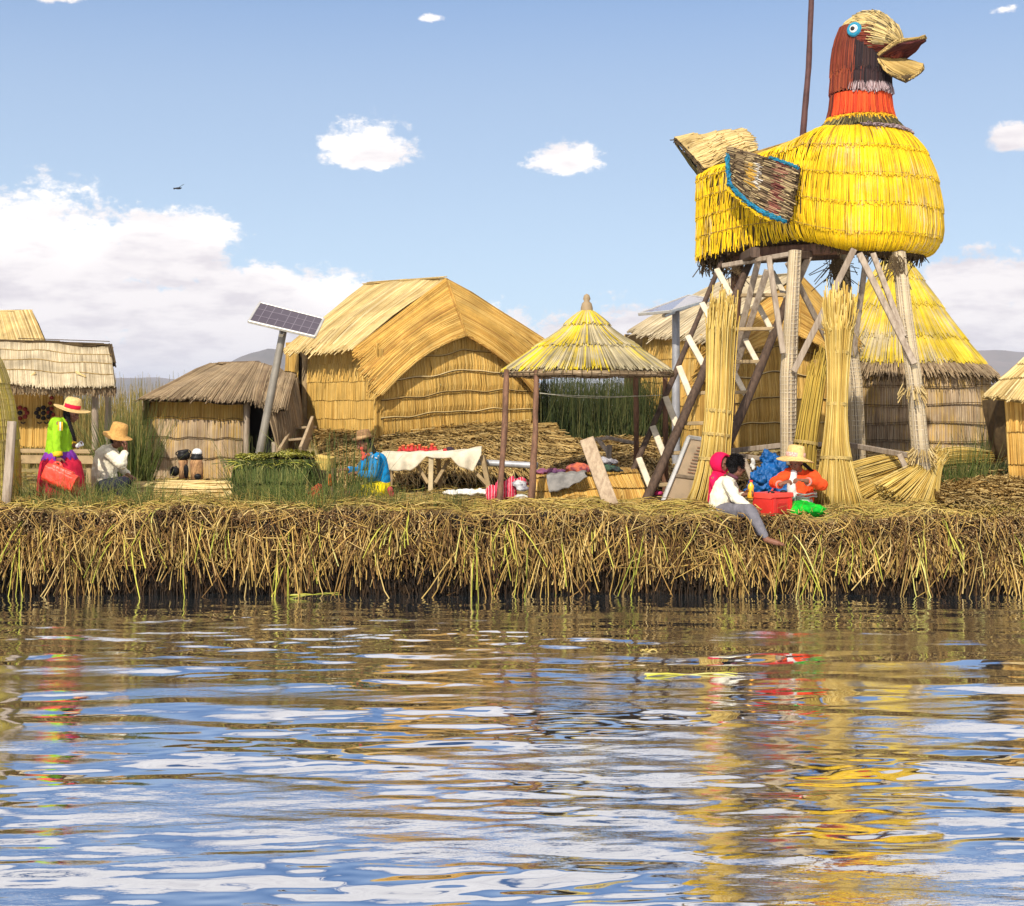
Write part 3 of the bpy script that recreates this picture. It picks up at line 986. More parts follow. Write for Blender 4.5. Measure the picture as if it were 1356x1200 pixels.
# grey thatched hut on the left, roof mat drooping to the ground on its right
root = thing('reed_hut', 'low grey brown thatched hut with a dark doorway behind the clay stoves', 'hut', P(260, 632, 24))
mb = MB()
Ra, Rb, Rc = P(277, 483, 25.6), P(345, 481, 25.6), P(392, 496, 25.2)
Ea, Eb, Ec = P(189, 529, 23.5), P(326, 533, 23.5), P(362, 530, 23.4)
thatch(mb, quad(Ra, Rb, Eb, Ea, 0.05), 420, 1, 0.011, 0.035, 0.1, K=6, fringe=0.03, jit=6, back=1, backoff=-0.03, skew=-0.04)
thatch(mb, quad(Rb, Rc, P(378, 545, 23.6), Eb, 0.10), 210, 1, 0.011, 0.035, 0.1, K=6, fringe=0.03, jit=6, back=1, backoff=-0.03)
thatch(mb, quad(P(349, 532, 23.5), P(392, 500, 25.1), P(397, 604, 24.6), P(364, 606, 23.6), 0.12), 200, 1, 0.011, 0.04, 0.1, K=6, fringe=0.03, jit=6, back=1, backoff=-0.03, skew=-0.1)
thatch(mb, quad(Rc, Ra, P(262, 520, 27.8), P(392, 522, 27.6), 0.05, (0, 1, 1)), 130, 2, 0.016, 0.035, 0.1, out=(0, 1, 1), back=1, backoff=-0.03)
# drooping left gable end
thatch(mb, quad(Ra, Ea, P(190, 560, 23.7), P(205, 560, 25.4), 0.03, (-1, -0.2, 0)), 70, 1, 0.012, 0.03, fringe=0.08, back=1, out=(-1, -0.2, 0))
ridge_roll(mb, Ra, Rb, 0.03, 60)
mb.build('roof', [GREYR, UNDERD], root)
W0, W1 = P(195, 634, 23.9), P(322, 633, 23.9)
S = quad(P(196, 527, 23.9), P(322, 532, 23.9), W1, W0, 0.05)
mb = MB()
thatch(mb, S, 300, 4, 0.0105, 0.022, 0.05, K=4, wav=0.035, fringe=0.02, back=1, matf=lambda u, v: np.where(v < 0.25, 2, 0))
for r in (1, 2, 3):
    u = np.linspace(0, 1, 50)
    tubes(mb, (S(u, r / 4 - 0.02 + 0.009 * (np.sin(u * 17 + r * 1.3) + 0.6 * np.sin(u * 31 + r * 2.1))) + np.array((0, -0.05, 0)))[None], 0.006, 4, 1)
mb.build('front_wall', [GREYW, UNDERD, GOLD], root)
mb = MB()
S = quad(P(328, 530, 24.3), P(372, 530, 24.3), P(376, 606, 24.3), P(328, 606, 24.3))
surf(mb, S, 2, 2)  # flat near-black sheet painted as the shade inside the doorway
mb.build('doorway_shade_sheet', DARK, root)
mb = MB()
S = quad(P(200, 527, 27.4), P(392, 522, 27.4), P(392, 610, 27.4), P(200, 610, 27.4))
surf(mb, S, 2, 2)
mb.build('rear_wall', UNDERD, root)
mb = MB()
pole(mb, [P(326, 640, 23.8), P(327, 530, 23.8)], 0.055, 8, 0, 0.12)
mb.build('door_post', WOODG, root)
mb = MB()
pole(mb, [P(365, 640, 23.6), P(363, 585, 23.6)], 0.045, 8, 0, 0.12)
mb.build('door_post', WOODG, root)


# round conical huts and the open kiosk
def cone_surf(c, prof, sq=1.0, ph0=0.0):
    pr = np.array(prof, float)
    k = np.linspace(0, 1, len(pr))

    def S(u, v):
        th = np.asarray(u) * 2 * math.pi + ph0
        v = np.asarray(v)
        r = np.interp(v, k, pr[:, 0])
        z = np.interp(v, k, pr[:, 1])
        z = z + np.where(v > 1, (v - 1) * (pr[-1, 1] - pr[-2, 1]) * (len(pr) - 1), 0)
        r = r + np.where(v > 1, (v - 1) * (pr[-1, 0] - pr[-2, 0]) * (len(pr) - 1), 0)
        return np.stack((c[0] + r * np.cos(th), c[1] + r * np.sin(th) * sq, c[2] + z), -1)
    return S


def sgn_out(S, c):
    u, v = np.array([0.3]), np.array([0.5])
    return 1 if np.dot(normal(S, u, v)[0], S(u, v)[0] - np.asarray(c)) > 0 else -1


# round hut
Yr = 29.0
cr = P(1186, 606, Yr)
s_ = Yr / F
zb = lambda py: (606 - py) * s_
root = thing('round_hut', 'round weathered reed hut with a tall yellow cone roof', 'hut', cr)
mb = MB()
prof = [(0.04, zb(328)), (26 * s_, zb(360)), (50 * s_, zb(395)), (80 * s_, zb(440)), (112 * s_, zb(482))]
S = cone_surf(cr, prof)
so = sgn_out(S, cr + np.array((0, 0, 1.0)))
for v0, v1, n in ((0, 0.32, 420), (0.24, 0.56, 620), (0.5, 0.8, 800), (0.74, 1.0, 950)):
    Sx = (lambda a, b: (lambda u, v: S(u, a + (b - a) * np.asarray(v))))(v0, v1)
    thatch(mb, Sx, int(n * 1.3), 1, 0.011, 0.03, sgn=so, K=4, fringe=0.06)
surf(mb, S, 48, 10, 1, -0.03 * so)
mb.build('cone_roof', [YELR, UNDERD], root)
mb = MB()
S2 = cone_surf(cr, [(106 * s_, zb(478)), (119 * s_, zb(488)), (127 * s_, zb(497))])
thatch(mb, S2, 1500, 1, 0.010, 0.03, sgn=so, K=4, fringe=0.22, jit=4)
S3 = cone_surf(cr, [(104 * s_, zb(480)), (122 * s_, zb(492)), (126 * s_, zb(500))])
thatch(mb, S3, 900, 1, 0.010, 0.0, sgn=so, K=4, fringe=0.3, jit=4, mat=1)
mb.build('eaves_fringe', [GREYR, UNDERD], root)
mb = MB()
S = cone_surf(cr, [(117 * s_, zb(490)), (117 * s_, zb(548)), (114 * s_, zb(606))])
thatch(mb, S, 1500, 5, 0.012, 0.03, 0.05, sgn=sgn_out(S, cr), K=4, wav=0.05, fringe=0.03, back=1, backoff=-0.04)
for r in range(1, 5):
    u = np.linspace(0, 1, 200)
    wv = 0.05 * (np.sin(u * 17 + r * 1.3) + 0.6 * np.sin(u * 31 + r * 2.1)) / 5
    p = S(u, r / 5 + wv - 0.02)
    p[:, :2] = cr[:2] + (p[:, :2] - cr[:2]) * 1.04
    tubes(mb, p[None], 0.007, 4, 1)
mb.build('round_wall', [GREYW, UNDERD], root)

# kiosk
Yk = 19.6
ck = P(777, 497, Yk)
ck0 = ck.copy()
ck0[2] = G
s_ = Yk / F
root = thing('kiosk', 'open kiosk on four brown posts under a tiered yellow and grey cone roof', 'kiosk', ck0)
zb = lambda py: (497 - py) * s_
mb = MB()
tiers = [((7, 412), (14, 418), (28, 432)), ((24, 428), (44, 446), (67, 461)), ((60, 455), (87, 475), (109, 492))]
for (a_, b_, c_), n in zip(tiers, (260, 480, 700)):
    S = cone_surf(ck, [(a_[0] * s_, zb(a_[1])), (b_[0] * s_, zb(b_[1])), (c_[0] * s_, zb(c_[1]))])
    so = sgn_out(S, ck)
    thatch(mb, S, n, 1, 0.010, 0.03, sgn=so, K=4, fringe=0.05, back=1, backoff=-0.02)
    u = np.linspace(0, 1, 120)
    p = S(u, np.full(120, 0.96))
    p[:, :2] = ck[:2] + (p[:, :2] - ck[:2]) * 1.025
    tubes(mb, p[None], 0.007, 4, 1)
mb.build('tiered_roof', [YELK, UNDERD], root)
mb = MB()
lathe(mb, [(8.5 * s_, zb(418)), (8 * s_, zb(408)), (6.5 * s_, zb(402)), (3.5 * s_, zb(399)), (5 * s_, zb(396)), (3.5 * s_, zb(391)), (0.2 * s_, zb(389))], ck, n=14, wav=lambda k, th: (0.004 * np.sin(th * 7), 0))
mb.build('finial', GREYR, root)
mb = MB()
N = 420
th = rng.random(N) * 6.28
t_ = np.linspace(-0.5, 0.5, 5)[None]
ang = th[:, None] + t_ * rng.uniform(0.25, 0.5, (N, 1))
rr = 111 * s_ + rng.normal(0, 0.017, (N, 1))
zz = ck[2] + zb(495.5) + rng.normal(0, 0.017, (N, 1))
tubes(mb, np.stack((ck[0] + rr * np.cos(ang), ck[1] + rr * np.sin(ang), zz + 0 * ang), -1), 0.009, 3)
for k in range(60):
    a = k / 60 * 6.283
    cc = ck + np.array((111 * s_ * math.cos(a), 111 * s_ * math.sin(a), zb(495.5)))
    rad = np.array((math.cos(a), math.sin(a), 0))
    q = np.linspace(0, 6.283, 9)
    tubes(mb, (cc + 0.045 * (np.outer(np.cos(q), rad) + np.outer(np.sin(q), (0, 0, 1))))[None], 0.006, 3, 1)
mb.build('eaves_roll', [GREYR, UNDERD], root)
for (xa, ya, Ya), (xb, yb, Yb) in (((660, 668, 18.45), (671, 500, 18.9)), ((702, 670, 18.35), (711, 500, 18.7)), ((841, 640, 20.9), (842, 500, 20.5)), ((880, 640, 20.4), (880, 500, 20.2))):
    mb = MB()
    a, b_ = P(xa, ya, Ya), P(xb, yb, Yb)
    a[2] = G - 0.08
    pole(mb, [a, lerp(a, b_, 0.5) + np.array((0.015, 0, 0)), b_ + np.array((0, 0, 0.1))], (0.047, 0.041, 0.037), 9, 0, 0.25)
    mb.build('post', WOODR, root)
mb = MB()
t_ = np.linspace(0, 1, 12)
for xa, ya, xb, yb, Ya, Yb, sg in ((714, 520, 842, 524, 18.7, 20.5, 0.05), (714, 521, 880, 523, 18.7, 20.2, 0.03)):
    p = np.outer(1 - t_, P(xa, ya, Ya)) + np.outer(t_, P(xb, yb, Yb))
    p[:, 2] -= sg * 4 * t_ * (1 - t_)
    tubes(mb, p[None], 0.005, 5)
mb.build('washing_line', plain('cord', (0.5, 0.47, 0.36), 0.8, 0.2, 9), root)

# pale hut at the back left
root = thing('reed_hut', 'pale straw roofed hut partly hidden behind the open market shelter', 'hut', P(0, 560, 31))
mb = MB()
thatch(mb, quad(P(-70, 415, 31), P(42, 412, 31), P(66, 470, 29.6), P(-70, 470, 29.6), 0.05), 330, 1, 0.013, 0.03, K=5, back=1, backoff=-0.03)
thatch(mb, quad(P(42, 412, 31), P(-70, 415, 31), P(-70, 470, 33), P(66, 470, 33), 0.05, (0, 1, 1)), 130, 1, 0.018, 0.03, out=(0, 1, 1), K=4, back=1, backoff=-0.03)
ridge_roll(mb, P(-70, 415, 31), P(42, 412, 31), 0.03, 50)
mb.build('roof', [PALE, UNDER], root)
mb = MB()
for a_, b_ in ((P(-60, 466, 29.8), P(58, 466, 29.8)), (P(58, 466, 29.8), P(58, 466, 32.8))):
    S = quad(a_, b_, (*b_[:2], 0.95), (*a_[:2], 0.95))
    thatch(mb, S, 150, 3, 0.014, 0.03, K=4, back=1, out=(1, -1, 0))
mb.build('wall', [GOLD, UNDERD], root)

# open shelter with a decorated back wall
Ys = 22.4
root = thing('market_shelter', 'open reed shelter with a bleached roof and decorated back panel on the left', 'shelter', (*P(90, 600, Ys)[:2], G))
mb = MB()
Sr = quad(P(-30, 452, 23.6), P(146, 459, 23.6), P(152, 512, 22.2), P(-30, 508, 22.2), 0.05)
thatch(mb, Sr, 640, 4, 0.0085, 0.006, 0.10, K=4, fringe=0.10, back=1, backoff=-0.03)
thatch(mb, quad(P(146, 459, 23.6), P(-30, 452, 23.6), P(-30, 512, 25.2), P(152, 512, 25.2), 0.05, (0, 1, 1)), 150, 2, 0.016, 0.03, out=(0, 1, 1), K=4, back=1, backoff=-0.03)
for r in (1, 2, 3):
    u = np.linspace(0, 1, 80)
    tubes(mb, (Sr(u, np.full(80, r / 4 + 0.004 * np.sin(r)) + 0.006 * np.sin(u * 23)) + np.array((0, -0.012, 0.014)))[None], 0.006, 4, 1)
mb.build('roof', [BLEACH, UNDER], root)
mb = MB()
ridge_roll(mb, P(-30, 452, 23.6), P(146, 458, 23.6), 0.04, 160)
for k in range(60):
    a_ = P(rng.uniform(84, 148), 459 + rng.random() * 2, 23.6)
    tubes(mb, np.stack((a_, a_ + np.array((rng.normal(0, .03), -0.05, -0.01)), a_ + np.array((rng.normal(0, .05), -0.1, -0.06 - 0.05 * rng.random()))))[None], 0.010, 3)
tubes(mb, np.linspace(P(146, 458, 23.6), P(151, 482, 23.0), 5)[None] + rng.normal(0, 0.02, (40, 1, 3)), 0.012, 3)
mb.build('ridge_cap', [UNDERD], root)
mb = MB()
thatch(mb, quad(P(-30, 509, 22.25), P(154, 513, 22.25), P(154, 522, 22.3), P(-30, 519, 22.3)), 330, 1, 0.010, 0.03, fringe=0.2, back=1)
mb.build('eaves_fringe', [GREYR, UNDERD], root)
mb = MB()
Sw = quad(P(-30, 516, 23.0), P(84, 516, 23.0), P(84, 592, 23.0), P(-30, 592, 23.0))
thatch(mb, Sw, 210, 2, 0.013, 0.03, 0.05, K=4, wav=0.01, back=1)
mb.build('decorated_panel', [GOLD, UNDERD], root)
panel = bpy.data.objects['decorated_panel']
INK = plain('motif_ink', (0.03, 0.022, 0.02), 0.8, 0.3, 20)
REDINK = plain('motif_red', (0.22, 0.03, 0.02), 0.8, 0.3, 20)
mb = MB()
nY = 22.93
for cx, red in ((57, 0), (26, 1)):
    mb = MB()
    for k in range(8):
        a = k / 8 * 6.283
        c = P(cx + 9.5 * math.cos(a), 547 + 7 * math.sin(a), nY)
        lathe(mb, [(0.0, -0.006), (0.034, -0.004), (0.038, 0.02)], c, (0, 1, 0), 10, red)
    lathe(mb, [(0.0, -0.006), (0.036, -0.004), (0.04, 0.02)], P(cx, 547, nY), (0, 1, 0), 10, 0)
    for k in (-1, 1):
        q = np.linspace(3.4 if k > 0 else 3.4, 6.0, 7)
        p = np.array([P(cx + k * 4.5 + 3 * math.cos(a), 558 - 2.6 * math.sin(a), nY) for a in q])
        tubes(mb, p[None], 0.012, 4, 0)
    mb.build('wall_motif', [INK, REDINK], panel)
mb = MB()
for k, (x, y) in enumerate(((68, 527), (66, 534), (68, 541), (64, 546), (70, 549))):
    lathe(mb, [(0.0, -0.006), (0.03, -0.004), (0.033, 0.02)], P(x, y, nY), (0, 1, 0), 9, 1)
mb.build('wall_motif', [INK, REDINK], panel)
for xa in (126, 143):
    mb = MB()
    a, b_ = P(xa, 612, 22.6 + (xa - 126) * 0.03), P(xa, 512, 22.6 + (xa - 126) * 0.03)
    a[2] = G - 0.05
    pole(mb, [a, b_], 0.055, 8, 0, 0.15)
    mb.build('post', WOODG, root)
for x, y, dx_, dy_ in ((40, 498, 12, -8), (107, 496, 12, 6)):
    mb = MB()
    for k in range(9):
        a_ = P(x - dx_ / 2 + rng.normal(0, .6), y - dy_ / 2 + rng.normal(0, .6), 22.42)
        b_ = P(x + dx_ / 2 + rng.normal(0, .6), y + dy_ / 2 + rng.normal(0, .6), 22.40)
        tubes(mb, np.stack((a_, (a_ + b_) / 2, b_))[None], 0.012, 4)
    mb.build('tie_stick', [PALE], root)
mb = MB()
beam(mb, P(10, 597, 22.4), P(124, 598, 22.4), 0.35, 0.06)
beam(mb, P(20, 608, 22.3), P(124, 609, 22.3), 0.06, 0.14)
mb.build('counter', WOODT, root)
for xa in (22, 75, 118):
    mb = MB()
    a, b_ = P(xa, 640, 22.4), P(xa, 603, 22.4)
    a[2] = G - 0.05
    beam(mb, a, b_, 0.08, 0.08)
    mb.build('counter_leg', WOODT, root)

# domed reed shelter cut by the left edge of the photo
cy = P(-48, 668, 18.7)
cy[2] = G
s_ = 18.7 / F
S = cone_surf(cy, [(0.02, 2.26), (0.30, 2.16), (0.48, 1.85), (0.62, 1.35), (0.69, 0.7), (0.70, -0.02)])
mb = MB()
YM = reedmat('reed_yellow_mat', [(0.50, 0.36, 0.05), (0.62, 0.48, 0.06), (0.55, 0.42, 0.14), (0.66, 0.52, 0.2)], var=0.3)
thatch(mb, S, 330, 4, 0.010, 0.02, 0.04, sgn=sgn_out(S, cy), K=6, back=1, backoff=-0.02)
for k in range(34):
    p = S(np.linspace(0, 1, 60), np.full(60, 0.05 + k * 0.028))
    p[:, :2] = cy[:2] + (p[:, :2] - cy[:2]) * 1.045
    tubes(mb, p[None], 0.0035, 3, 2)
tag(mb.build('domed_shelter', [YM, UNDERD, ROPE], None, cy), 'yellow domed reed shelter wrapped in netting at the left edge', 'shelter')

# weathered post in front of it
a, b_ = P(8, 672, 18.0), P(16, 558, 18.0)
mb = MB()
beam(mb, a, b_, 0.11, 0.07, up=(0, -1, 0), bev=0.3)
tag(mb.build('weathered_post', WOODG, None, a), 'split grey weathered post standing before the yellow domed shelter', 'post')

# hut at the right edge with its mat door swung out
ce = P(1400, 650, 20.6)
ce[2] = G
root = thing('reed_hut', 'small reed hut cut by the right edge with a sloping straw roof', 'hut', ce)
mb = MB()
ra, rb = P(1385, 462, 20.6), P(1560, 455, 21.5)
thatch(mb, quad(P(1368, 462, 20.6), P(1500, 455, 21.2), P(1480, 545, 19.6), P(1300, 527, 20.0), 0.06), 330, 3, 0.012, 0.03, 0.08, K=5, fringe=0.05, back=1, backoff=-0.03)
thatch(mb, quad(P(1500, 455, 21.2), P(1368, 462, 20.6), P(1310, 527, 22.6), P(1500, 527, 22.9), 0.06, (-0.5, 1, 1)), 150, 2, 0.016, 0.03, out=(-0.5, 1, 1), K=4, back=1, backoff=-0.03)
mb.build('roof', [PALE, UNDER], root)
mb = MB()
S = quad(P(1330, 526, 20.3), P(1480, 540, 20.0), (*P(1480, 600, 20.0)[:2], G - 0.02), (*P(1338, 600, 20.3)[:2], G - 0.02), 0.05)
thatch(mb, S, 220, 3, 0.013, 0.035, 0.05, K=4, wav=0.02, back=1)
mb.build('front_wall', [GOLD2, UNDER], root)
mb = MB()
S = quad(P(1304, 530, 20.9), P(1336, 527, 20.3), P(1338, 600, 20.3), P(1316, 612, 20.9), 0.06)
thatch(mb, S, 90, 1, 0.011, 0.03, K=5, back=1, skew=0.25)
mb.build('mat_door', [GOLD2, UNDERD], root)
# ------------------------------------------------------------------ the duck lookout
CD = np.array((5.05, 20.6, 0.0))
HD = math.radians(-32.8)
hv = np.array((math.cos(HD), math.sin(HD), 0))
sv = np.array((math.sin(HD), -math.cos(HD), 0))      # the duck's right side, towards the lake


def D(a, b, z):
    a, b, z = np.broadcast_arrays(np.asarray(a, float), np.asarray(b, float), np.asarray(z, float))
    return CD + a[..., None] * hv + b[..., None] * sv + z[..., None] * np.array((0, 0, 1.0))


def resample(pts, n=240):
    pts = np.array(pts, float)
    pts = np.concatenate((pts, pts[:1]))
    for _ in range(3):                                # corner cutting keeps the outline smooth
        pts = np.concatenate([np.stack((pts[:-1] * 0.75 + pts[1:] * 0.25, pts[:-1] * 0.25 + pts[1:] * 0.75), 1).reshape(-1, pts.shape[1])])
        pts = np.concatenate((pts, pts[:1]))
    return pts


def arc(cx, r, a0, a1, n):
    return [(cx + r * math.cos(math.radians(x)), r * math.sin(math.radians(x))) for x in np.linspace(a0, a1, n)]


half = [(-2.42, 0.0), (-2.40, 0.42), (-2.30, 0.62), (-1.6, 0.84), (-0.95, 1.0), (-0.4, 1.10)] + arc(0.02, 1.12, 96, 6, 11)
O_ = half + [(a, -b) for a, b in half[::-1][:-1]]
halfT = [(-2.25, 0.0), (-2.2, 0.2), (-2.1, 0.26), (-1.4, 0.24), (-0.85, 0.24)] + arc(0.0, 0.47, 112, 6, 12)
T_ = halfT + [(a, -b) for a, b in halfT[::-1][:-1]]
OO = resample(np.concatenate((np.array(O_), np.array(T_)), 1))
kk = np.linspace(0, 1, len(OO))


def duck_body(u, v):
    u, v = np.asarray(u, float) % 1.0, np.asarray(v, float)
    oa, ob, ta, tb = [np.interp(u, kk, OO[:, i]) for i in range(4)]
    f = np.clip((oa + 1.7) / 1.6, 0, 1)
    f = f * f * (3 - 2 * f)
    q_ = np.clip((v - 0.72) / 0.28, 0, 1)
    gF = np.where(v < 0.72, np.sin(np.clip(v / 0.72, 0, 1) ** 0.62 * 1.5708) ** 0.9, 1.0) * (1 - 0.34 * q_ ** 1.8)
    zF = np.where(v < 0.72, v / 0.72 * 0.80, 0.80 + 0.20 * np.sin(q_ * 1.57))
    gR, zR = np.clip(v / 0.16, 0, 1) ** 0.6, np.where(v < 0.16, v * 0.9, 0.144 + (v - 0.16) * 1.019)
    g, zz = lerp(gR, gF, f), lerp(zR, zF, f)
    zt = np.interp(ta, [-2.3, -1.4, -0.8, -0.35, 0.5], [5.93, 6.02, 6.20, 6.36, 6.30])
    zb_ = np.interp(oa, [-2.4, -1.6, -0.7, 0.2, 1.1], [4.52, 4.60, 4.70, 4.50, 4.48])
    return D(lerp(ta, oa, g), lerp(tb, ob, g), lerp(zt, zb_, zz))


duck = thing('duck_sculpture', 'giant yellow thatched duck sculpture with open beak raised on a pole tower', 'duck sculpture', D(-0.6, 0, 4.5))
so = sgn_out(duck_body, D(-0.5, 0, 5.3))
mb = MB()
thatch(mb, duck_body, 1650, 5, 0.0088, 0.022, 0.08, sgn=so, K=5, fringe=0.13, wav=0.02, jit=4.0)
surf(mb, duck_body, 90, 16, 1, -0.02 * so)
for r in range(1, 5):
    u = np.linspace(0, 1, 300)
    p = duck_body(u, np.full(300, r / 5 - 0.012))
    p = p + normal(duck_body, u, np.full(300, r / 5)) * so * 0.026
    tubes(mb, p[None], 0.005, 4, 2)
ridge_roll(mb, D(-2.1, 0.2, 5.97), D(-0.7, 0.22, 6.24), 0.02, 50, 2)
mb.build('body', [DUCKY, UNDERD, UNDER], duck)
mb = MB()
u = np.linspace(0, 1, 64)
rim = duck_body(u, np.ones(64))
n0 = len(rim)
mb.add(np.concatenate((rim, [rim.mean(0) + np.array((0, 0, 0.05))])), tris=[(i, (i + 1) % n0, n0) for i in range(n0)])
thatch(mb, duck_body, 520, 1, 0.010, 0.02, K=3, sgn=-so, fringe=0, u0=0, u1=1, ve=1.0, mat=0) if False else None
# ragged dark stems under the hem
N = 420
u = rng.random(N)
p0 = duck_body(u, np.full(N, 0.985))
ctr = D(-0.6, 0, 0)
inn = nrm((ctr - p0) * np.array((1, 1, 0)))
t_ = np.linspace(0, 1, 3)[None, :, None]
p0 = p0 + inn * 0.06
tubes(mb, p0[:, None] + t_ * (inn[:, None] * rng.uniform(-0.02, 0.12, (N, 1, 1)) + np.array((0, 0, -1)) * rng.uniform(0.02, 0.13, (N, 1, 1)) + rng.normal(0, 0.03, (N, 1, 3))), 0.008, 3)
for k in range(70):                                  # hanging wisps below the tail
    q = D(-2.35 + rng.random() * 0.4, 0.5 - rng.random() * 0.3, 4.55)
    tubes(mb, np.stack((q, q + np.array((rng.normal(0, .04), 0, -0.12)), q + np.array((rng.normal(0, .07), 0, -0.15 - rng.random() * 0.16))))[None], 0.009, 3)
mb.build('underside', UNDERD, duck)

# neck and head
MAROON = reedmat('reed_maroon', [(0.05, 0.010, 0.008), (0.15, 0.022, 0.012), (0.22, 0.04, 0.018), (0.30, 0.07, 0.02)], var=0.3)
BLACKR = reedmat('reed_black', [(0.008, 0.006, 0.008), (0.02, 0.012, 0.015), (0.035, 0.015, 0.016), (0.05, 0.025, 0.02)], var=0.3)
ORANGER = reedmat('reed_orange_paint', [(0.38, 0.03, 0.01), (0.60, 0.05, 0.012), (0.70, 0.08, 0.014), (0.72, 0.15, 0.02)], var=0.25)
WHITER = reedmat('reed_lilac_white', [(0.22, 0.13, 0.13), (0.36, 0.26, 0.27), (0.44, 0.35, 0.35), (0.16, 0.08, 0.08)], var=0.25)
OLIVER = reedmat('reed_olive', [(0.03, 0.024, 0.012), (0.06, 0.05, 0.022), (0.12, 0.10, 0.04), (0.40, 0.30, 0.08)], var=0.3)
ORYEL = reedmat('reed_amber', [(0.65, 0.30, 0.01), (0.80, 0.42, 0.02), (0.80, 0.55, 0.02)], var=0.2)
NPROF = [(0.56, 6.26), (0.475, 6.40), (0.435, 6.50), (0.425, 6.78), (0.42, 7.05), (0.425, 7.30), (0.41, 7.55), (0.33, 7.80)]


def neck(u, v):
    th = np.asarray(u) * 2 * math.pi
    pr = np.array(NPROF)[::-1]
    k = np.linspace(0, 1, len(pr))
    r = np.interp(v, k, pr[:, 0])
    z = np.interp(v, k, pr[:, 1])
    fwd = np.clip((z - 7.0) / 0.9, 0, 1) * 0.05
    return D(fwd + r * np.cos(th), r * np.sin(th), z)


sn = sgn_out(neck, D(0, 0, 7))
vz = lambda z: np.interp(-z, -np.array(NPROF)[::-1][:, 1], np.linspace(0, 1, len(NPROF)))


def band(name, z1, z0, mats, n, lift, matf=None, fr=0.06, K=3, rows=1):
    a, b_ = vz(z1), vz(z0)
    S = lambda u, v: neck(u, a + (b_ - a) * np.asarray(v))
    mb = MB()
    thatch(mb, S, n, rows, 0.010, lift, 0.1, sgn=sn, K=K, fringe=fr, matf=matf)
    surf(mb, S, 40, 6, len(mats) - 1, -0.01 * sn)
    u = np.linspace(0, 1, 80)
    tubes(mb, (S(u, np.full(80, 0.97)) + normal(S, u, np.full(80, .95)) * sn * lift)[None], 0.005, 4, len(mats) - 1)
    mb.build(name, mats, duck)


def neck_zone(u, v):
    a = np.abs(((u + 0.5) % 1.0) - 0.5)             # 0 = straight ahead
    a2 = a + rng.normal(0, 0.012, len(u))
    w_ = ((u + 0.5) % 1.0) - 0.5 + rng.normal(0, 0.025, len(u))
    return np.where((w_ > -0.12) & (w_ < 0.235), 1, 0)


band('upper_neck', 7.78, 7.12, [MAROON, BLACKR, UNDERD], 620, 0.015, neck_zone, K=5)
band('lower_neck', 7.14, 6.83, [MAROON, BLACKR, UNDERD], 620, 0.018, neck_zone)
mb = MB()
a, b_ = vz(6.95), vz(6.80)
S = lambda u, v: neck(np.asarray(u), a + (b_ - a) * np.asarray(v))
thatch(mb, S, 150, 1, 0.010, 0.04, sgn=sn, K=3, fringe=0.15, u0=-0.13, u1=0.25)
mb.build('pale_collar', WHITER, duck)
band('red_collar', 6.80, 6.46, [ORANGER, MAROON, UNDERD], 480, 0.03, lambda u, v: np.where(np.abs(((u + 0.5) % 1) - 0.5) > 0.36, 1, 0))
band('amber_trim', 6.49, 6.40, [ORYEL, UNDERD], 480, 0.04, fr=0.3)
mb = MB()
Sruff = lambda u, v: D(lerp(0.455, 0.60, np.asarray(v)) * np.cos(np.asarray(u) * 6.28318), lerp(0.455, 0.60, np.asarray(v)) * np.sin(np.asarray(u) * 6.28318), lerp(6.46, 6.28, np.asarray(v)))
thatch(mb, Sruff, 560, 1, 0.010, 0.02, sgn=sgn_out(Sruff, D(0, 0, 6.0)), K=3, fringe=0.2)
surf(mb, Sruff, 40, 3, 1)
mb.build('neck_ruff', [OLIVER, UNDERD], duck)
a, b_ = 0.02, 0.09
S = lambda u, v: duck_body(u, 0.012 + 0.035 * np.asarray(v))
mb = MB()
thatch(mb, S, 420, 1, 0.010, 0.04, sgn=so, K=3, fringe=0.25, u0=0.26, u1=0.74)
mb.build('breast_trim', WHITER, duck)

HCn = (0.15, 0.0, 7.56)
HR = (0.46, 0.40, 0.42)


def head(u, v):
    # poles at the beak and the nape: stems run back from the beak
    ph, th = np.asarray(v) * math.pi, np.asarray(u) * 2 * math.pi
    front_ = np.clip(np.cos(ph), 0, 1)
    a = HCn[0] + HR[0] * np.cos(ph)
    rr = np.sin(ph)
    b = HR[1] * rr * np.cos(th) * (1 - 0.12 * front_)
    z = HCn[2] + HR[2] * rr * np.sin(th) * np.where(np.sin(th) > 0, 1, 0.8) - 0.12 * front_ ** 1.5
    return D(a, b, z)


sh = sgn_out(head, D(*HCn))
HEADP = reedmat('reed_head', [(0.30, 0.21, 0.08), (0.62, 0.45, 0.17), (0.70, 0.53, 0.24), (0.06, 0.04, 0.02), (0.74, 0.58, 0.28)], var=0.25)


def head_zone(u, v):
    s_ = np.sin(u * 2 * math.pi)
    r_ = rng.normal(0, 0.07, len(u))
    top = (s_ > 0.25 + 0.75 * np.clip((v - 0.45) / 0.4, 0, 1.2) + r_) | (v + r_ * 0.5 < 0.40)
    return np.where(top & (s_ > -0.30 + r_), 0, 1)


mb = MB()
for r_ in range(5):
    Sx = (lambda a, b: (lambda u, v: head(u, a + (b - a) * np.asarray(v))))(0.03 + r_ * 0.17, 0.05 + (r_ + 1) * 0.18)
    thatch(mb, Sx, 330, 1, 0.009, 0.03, sgn=sh, K=3, fringe=0.15, matf=(lambda rr: (lambda u, v: head_zone(u, np.full(len(u), 0.12 + rr * 0.17))))(r_))
surf(mb, head, 40, 24, 2, -0.012 * sh)
mb.build('head', [HEADP, MAROON, UNDERD], duck)

# beak: two thatched blades with bound rims
BEAK = reedmat('reed_beak', [(0.34, 0.21, 0.06), (0.48, 0.32, 0.10), (0.56, 0.39, 0.15)], var=0.3)


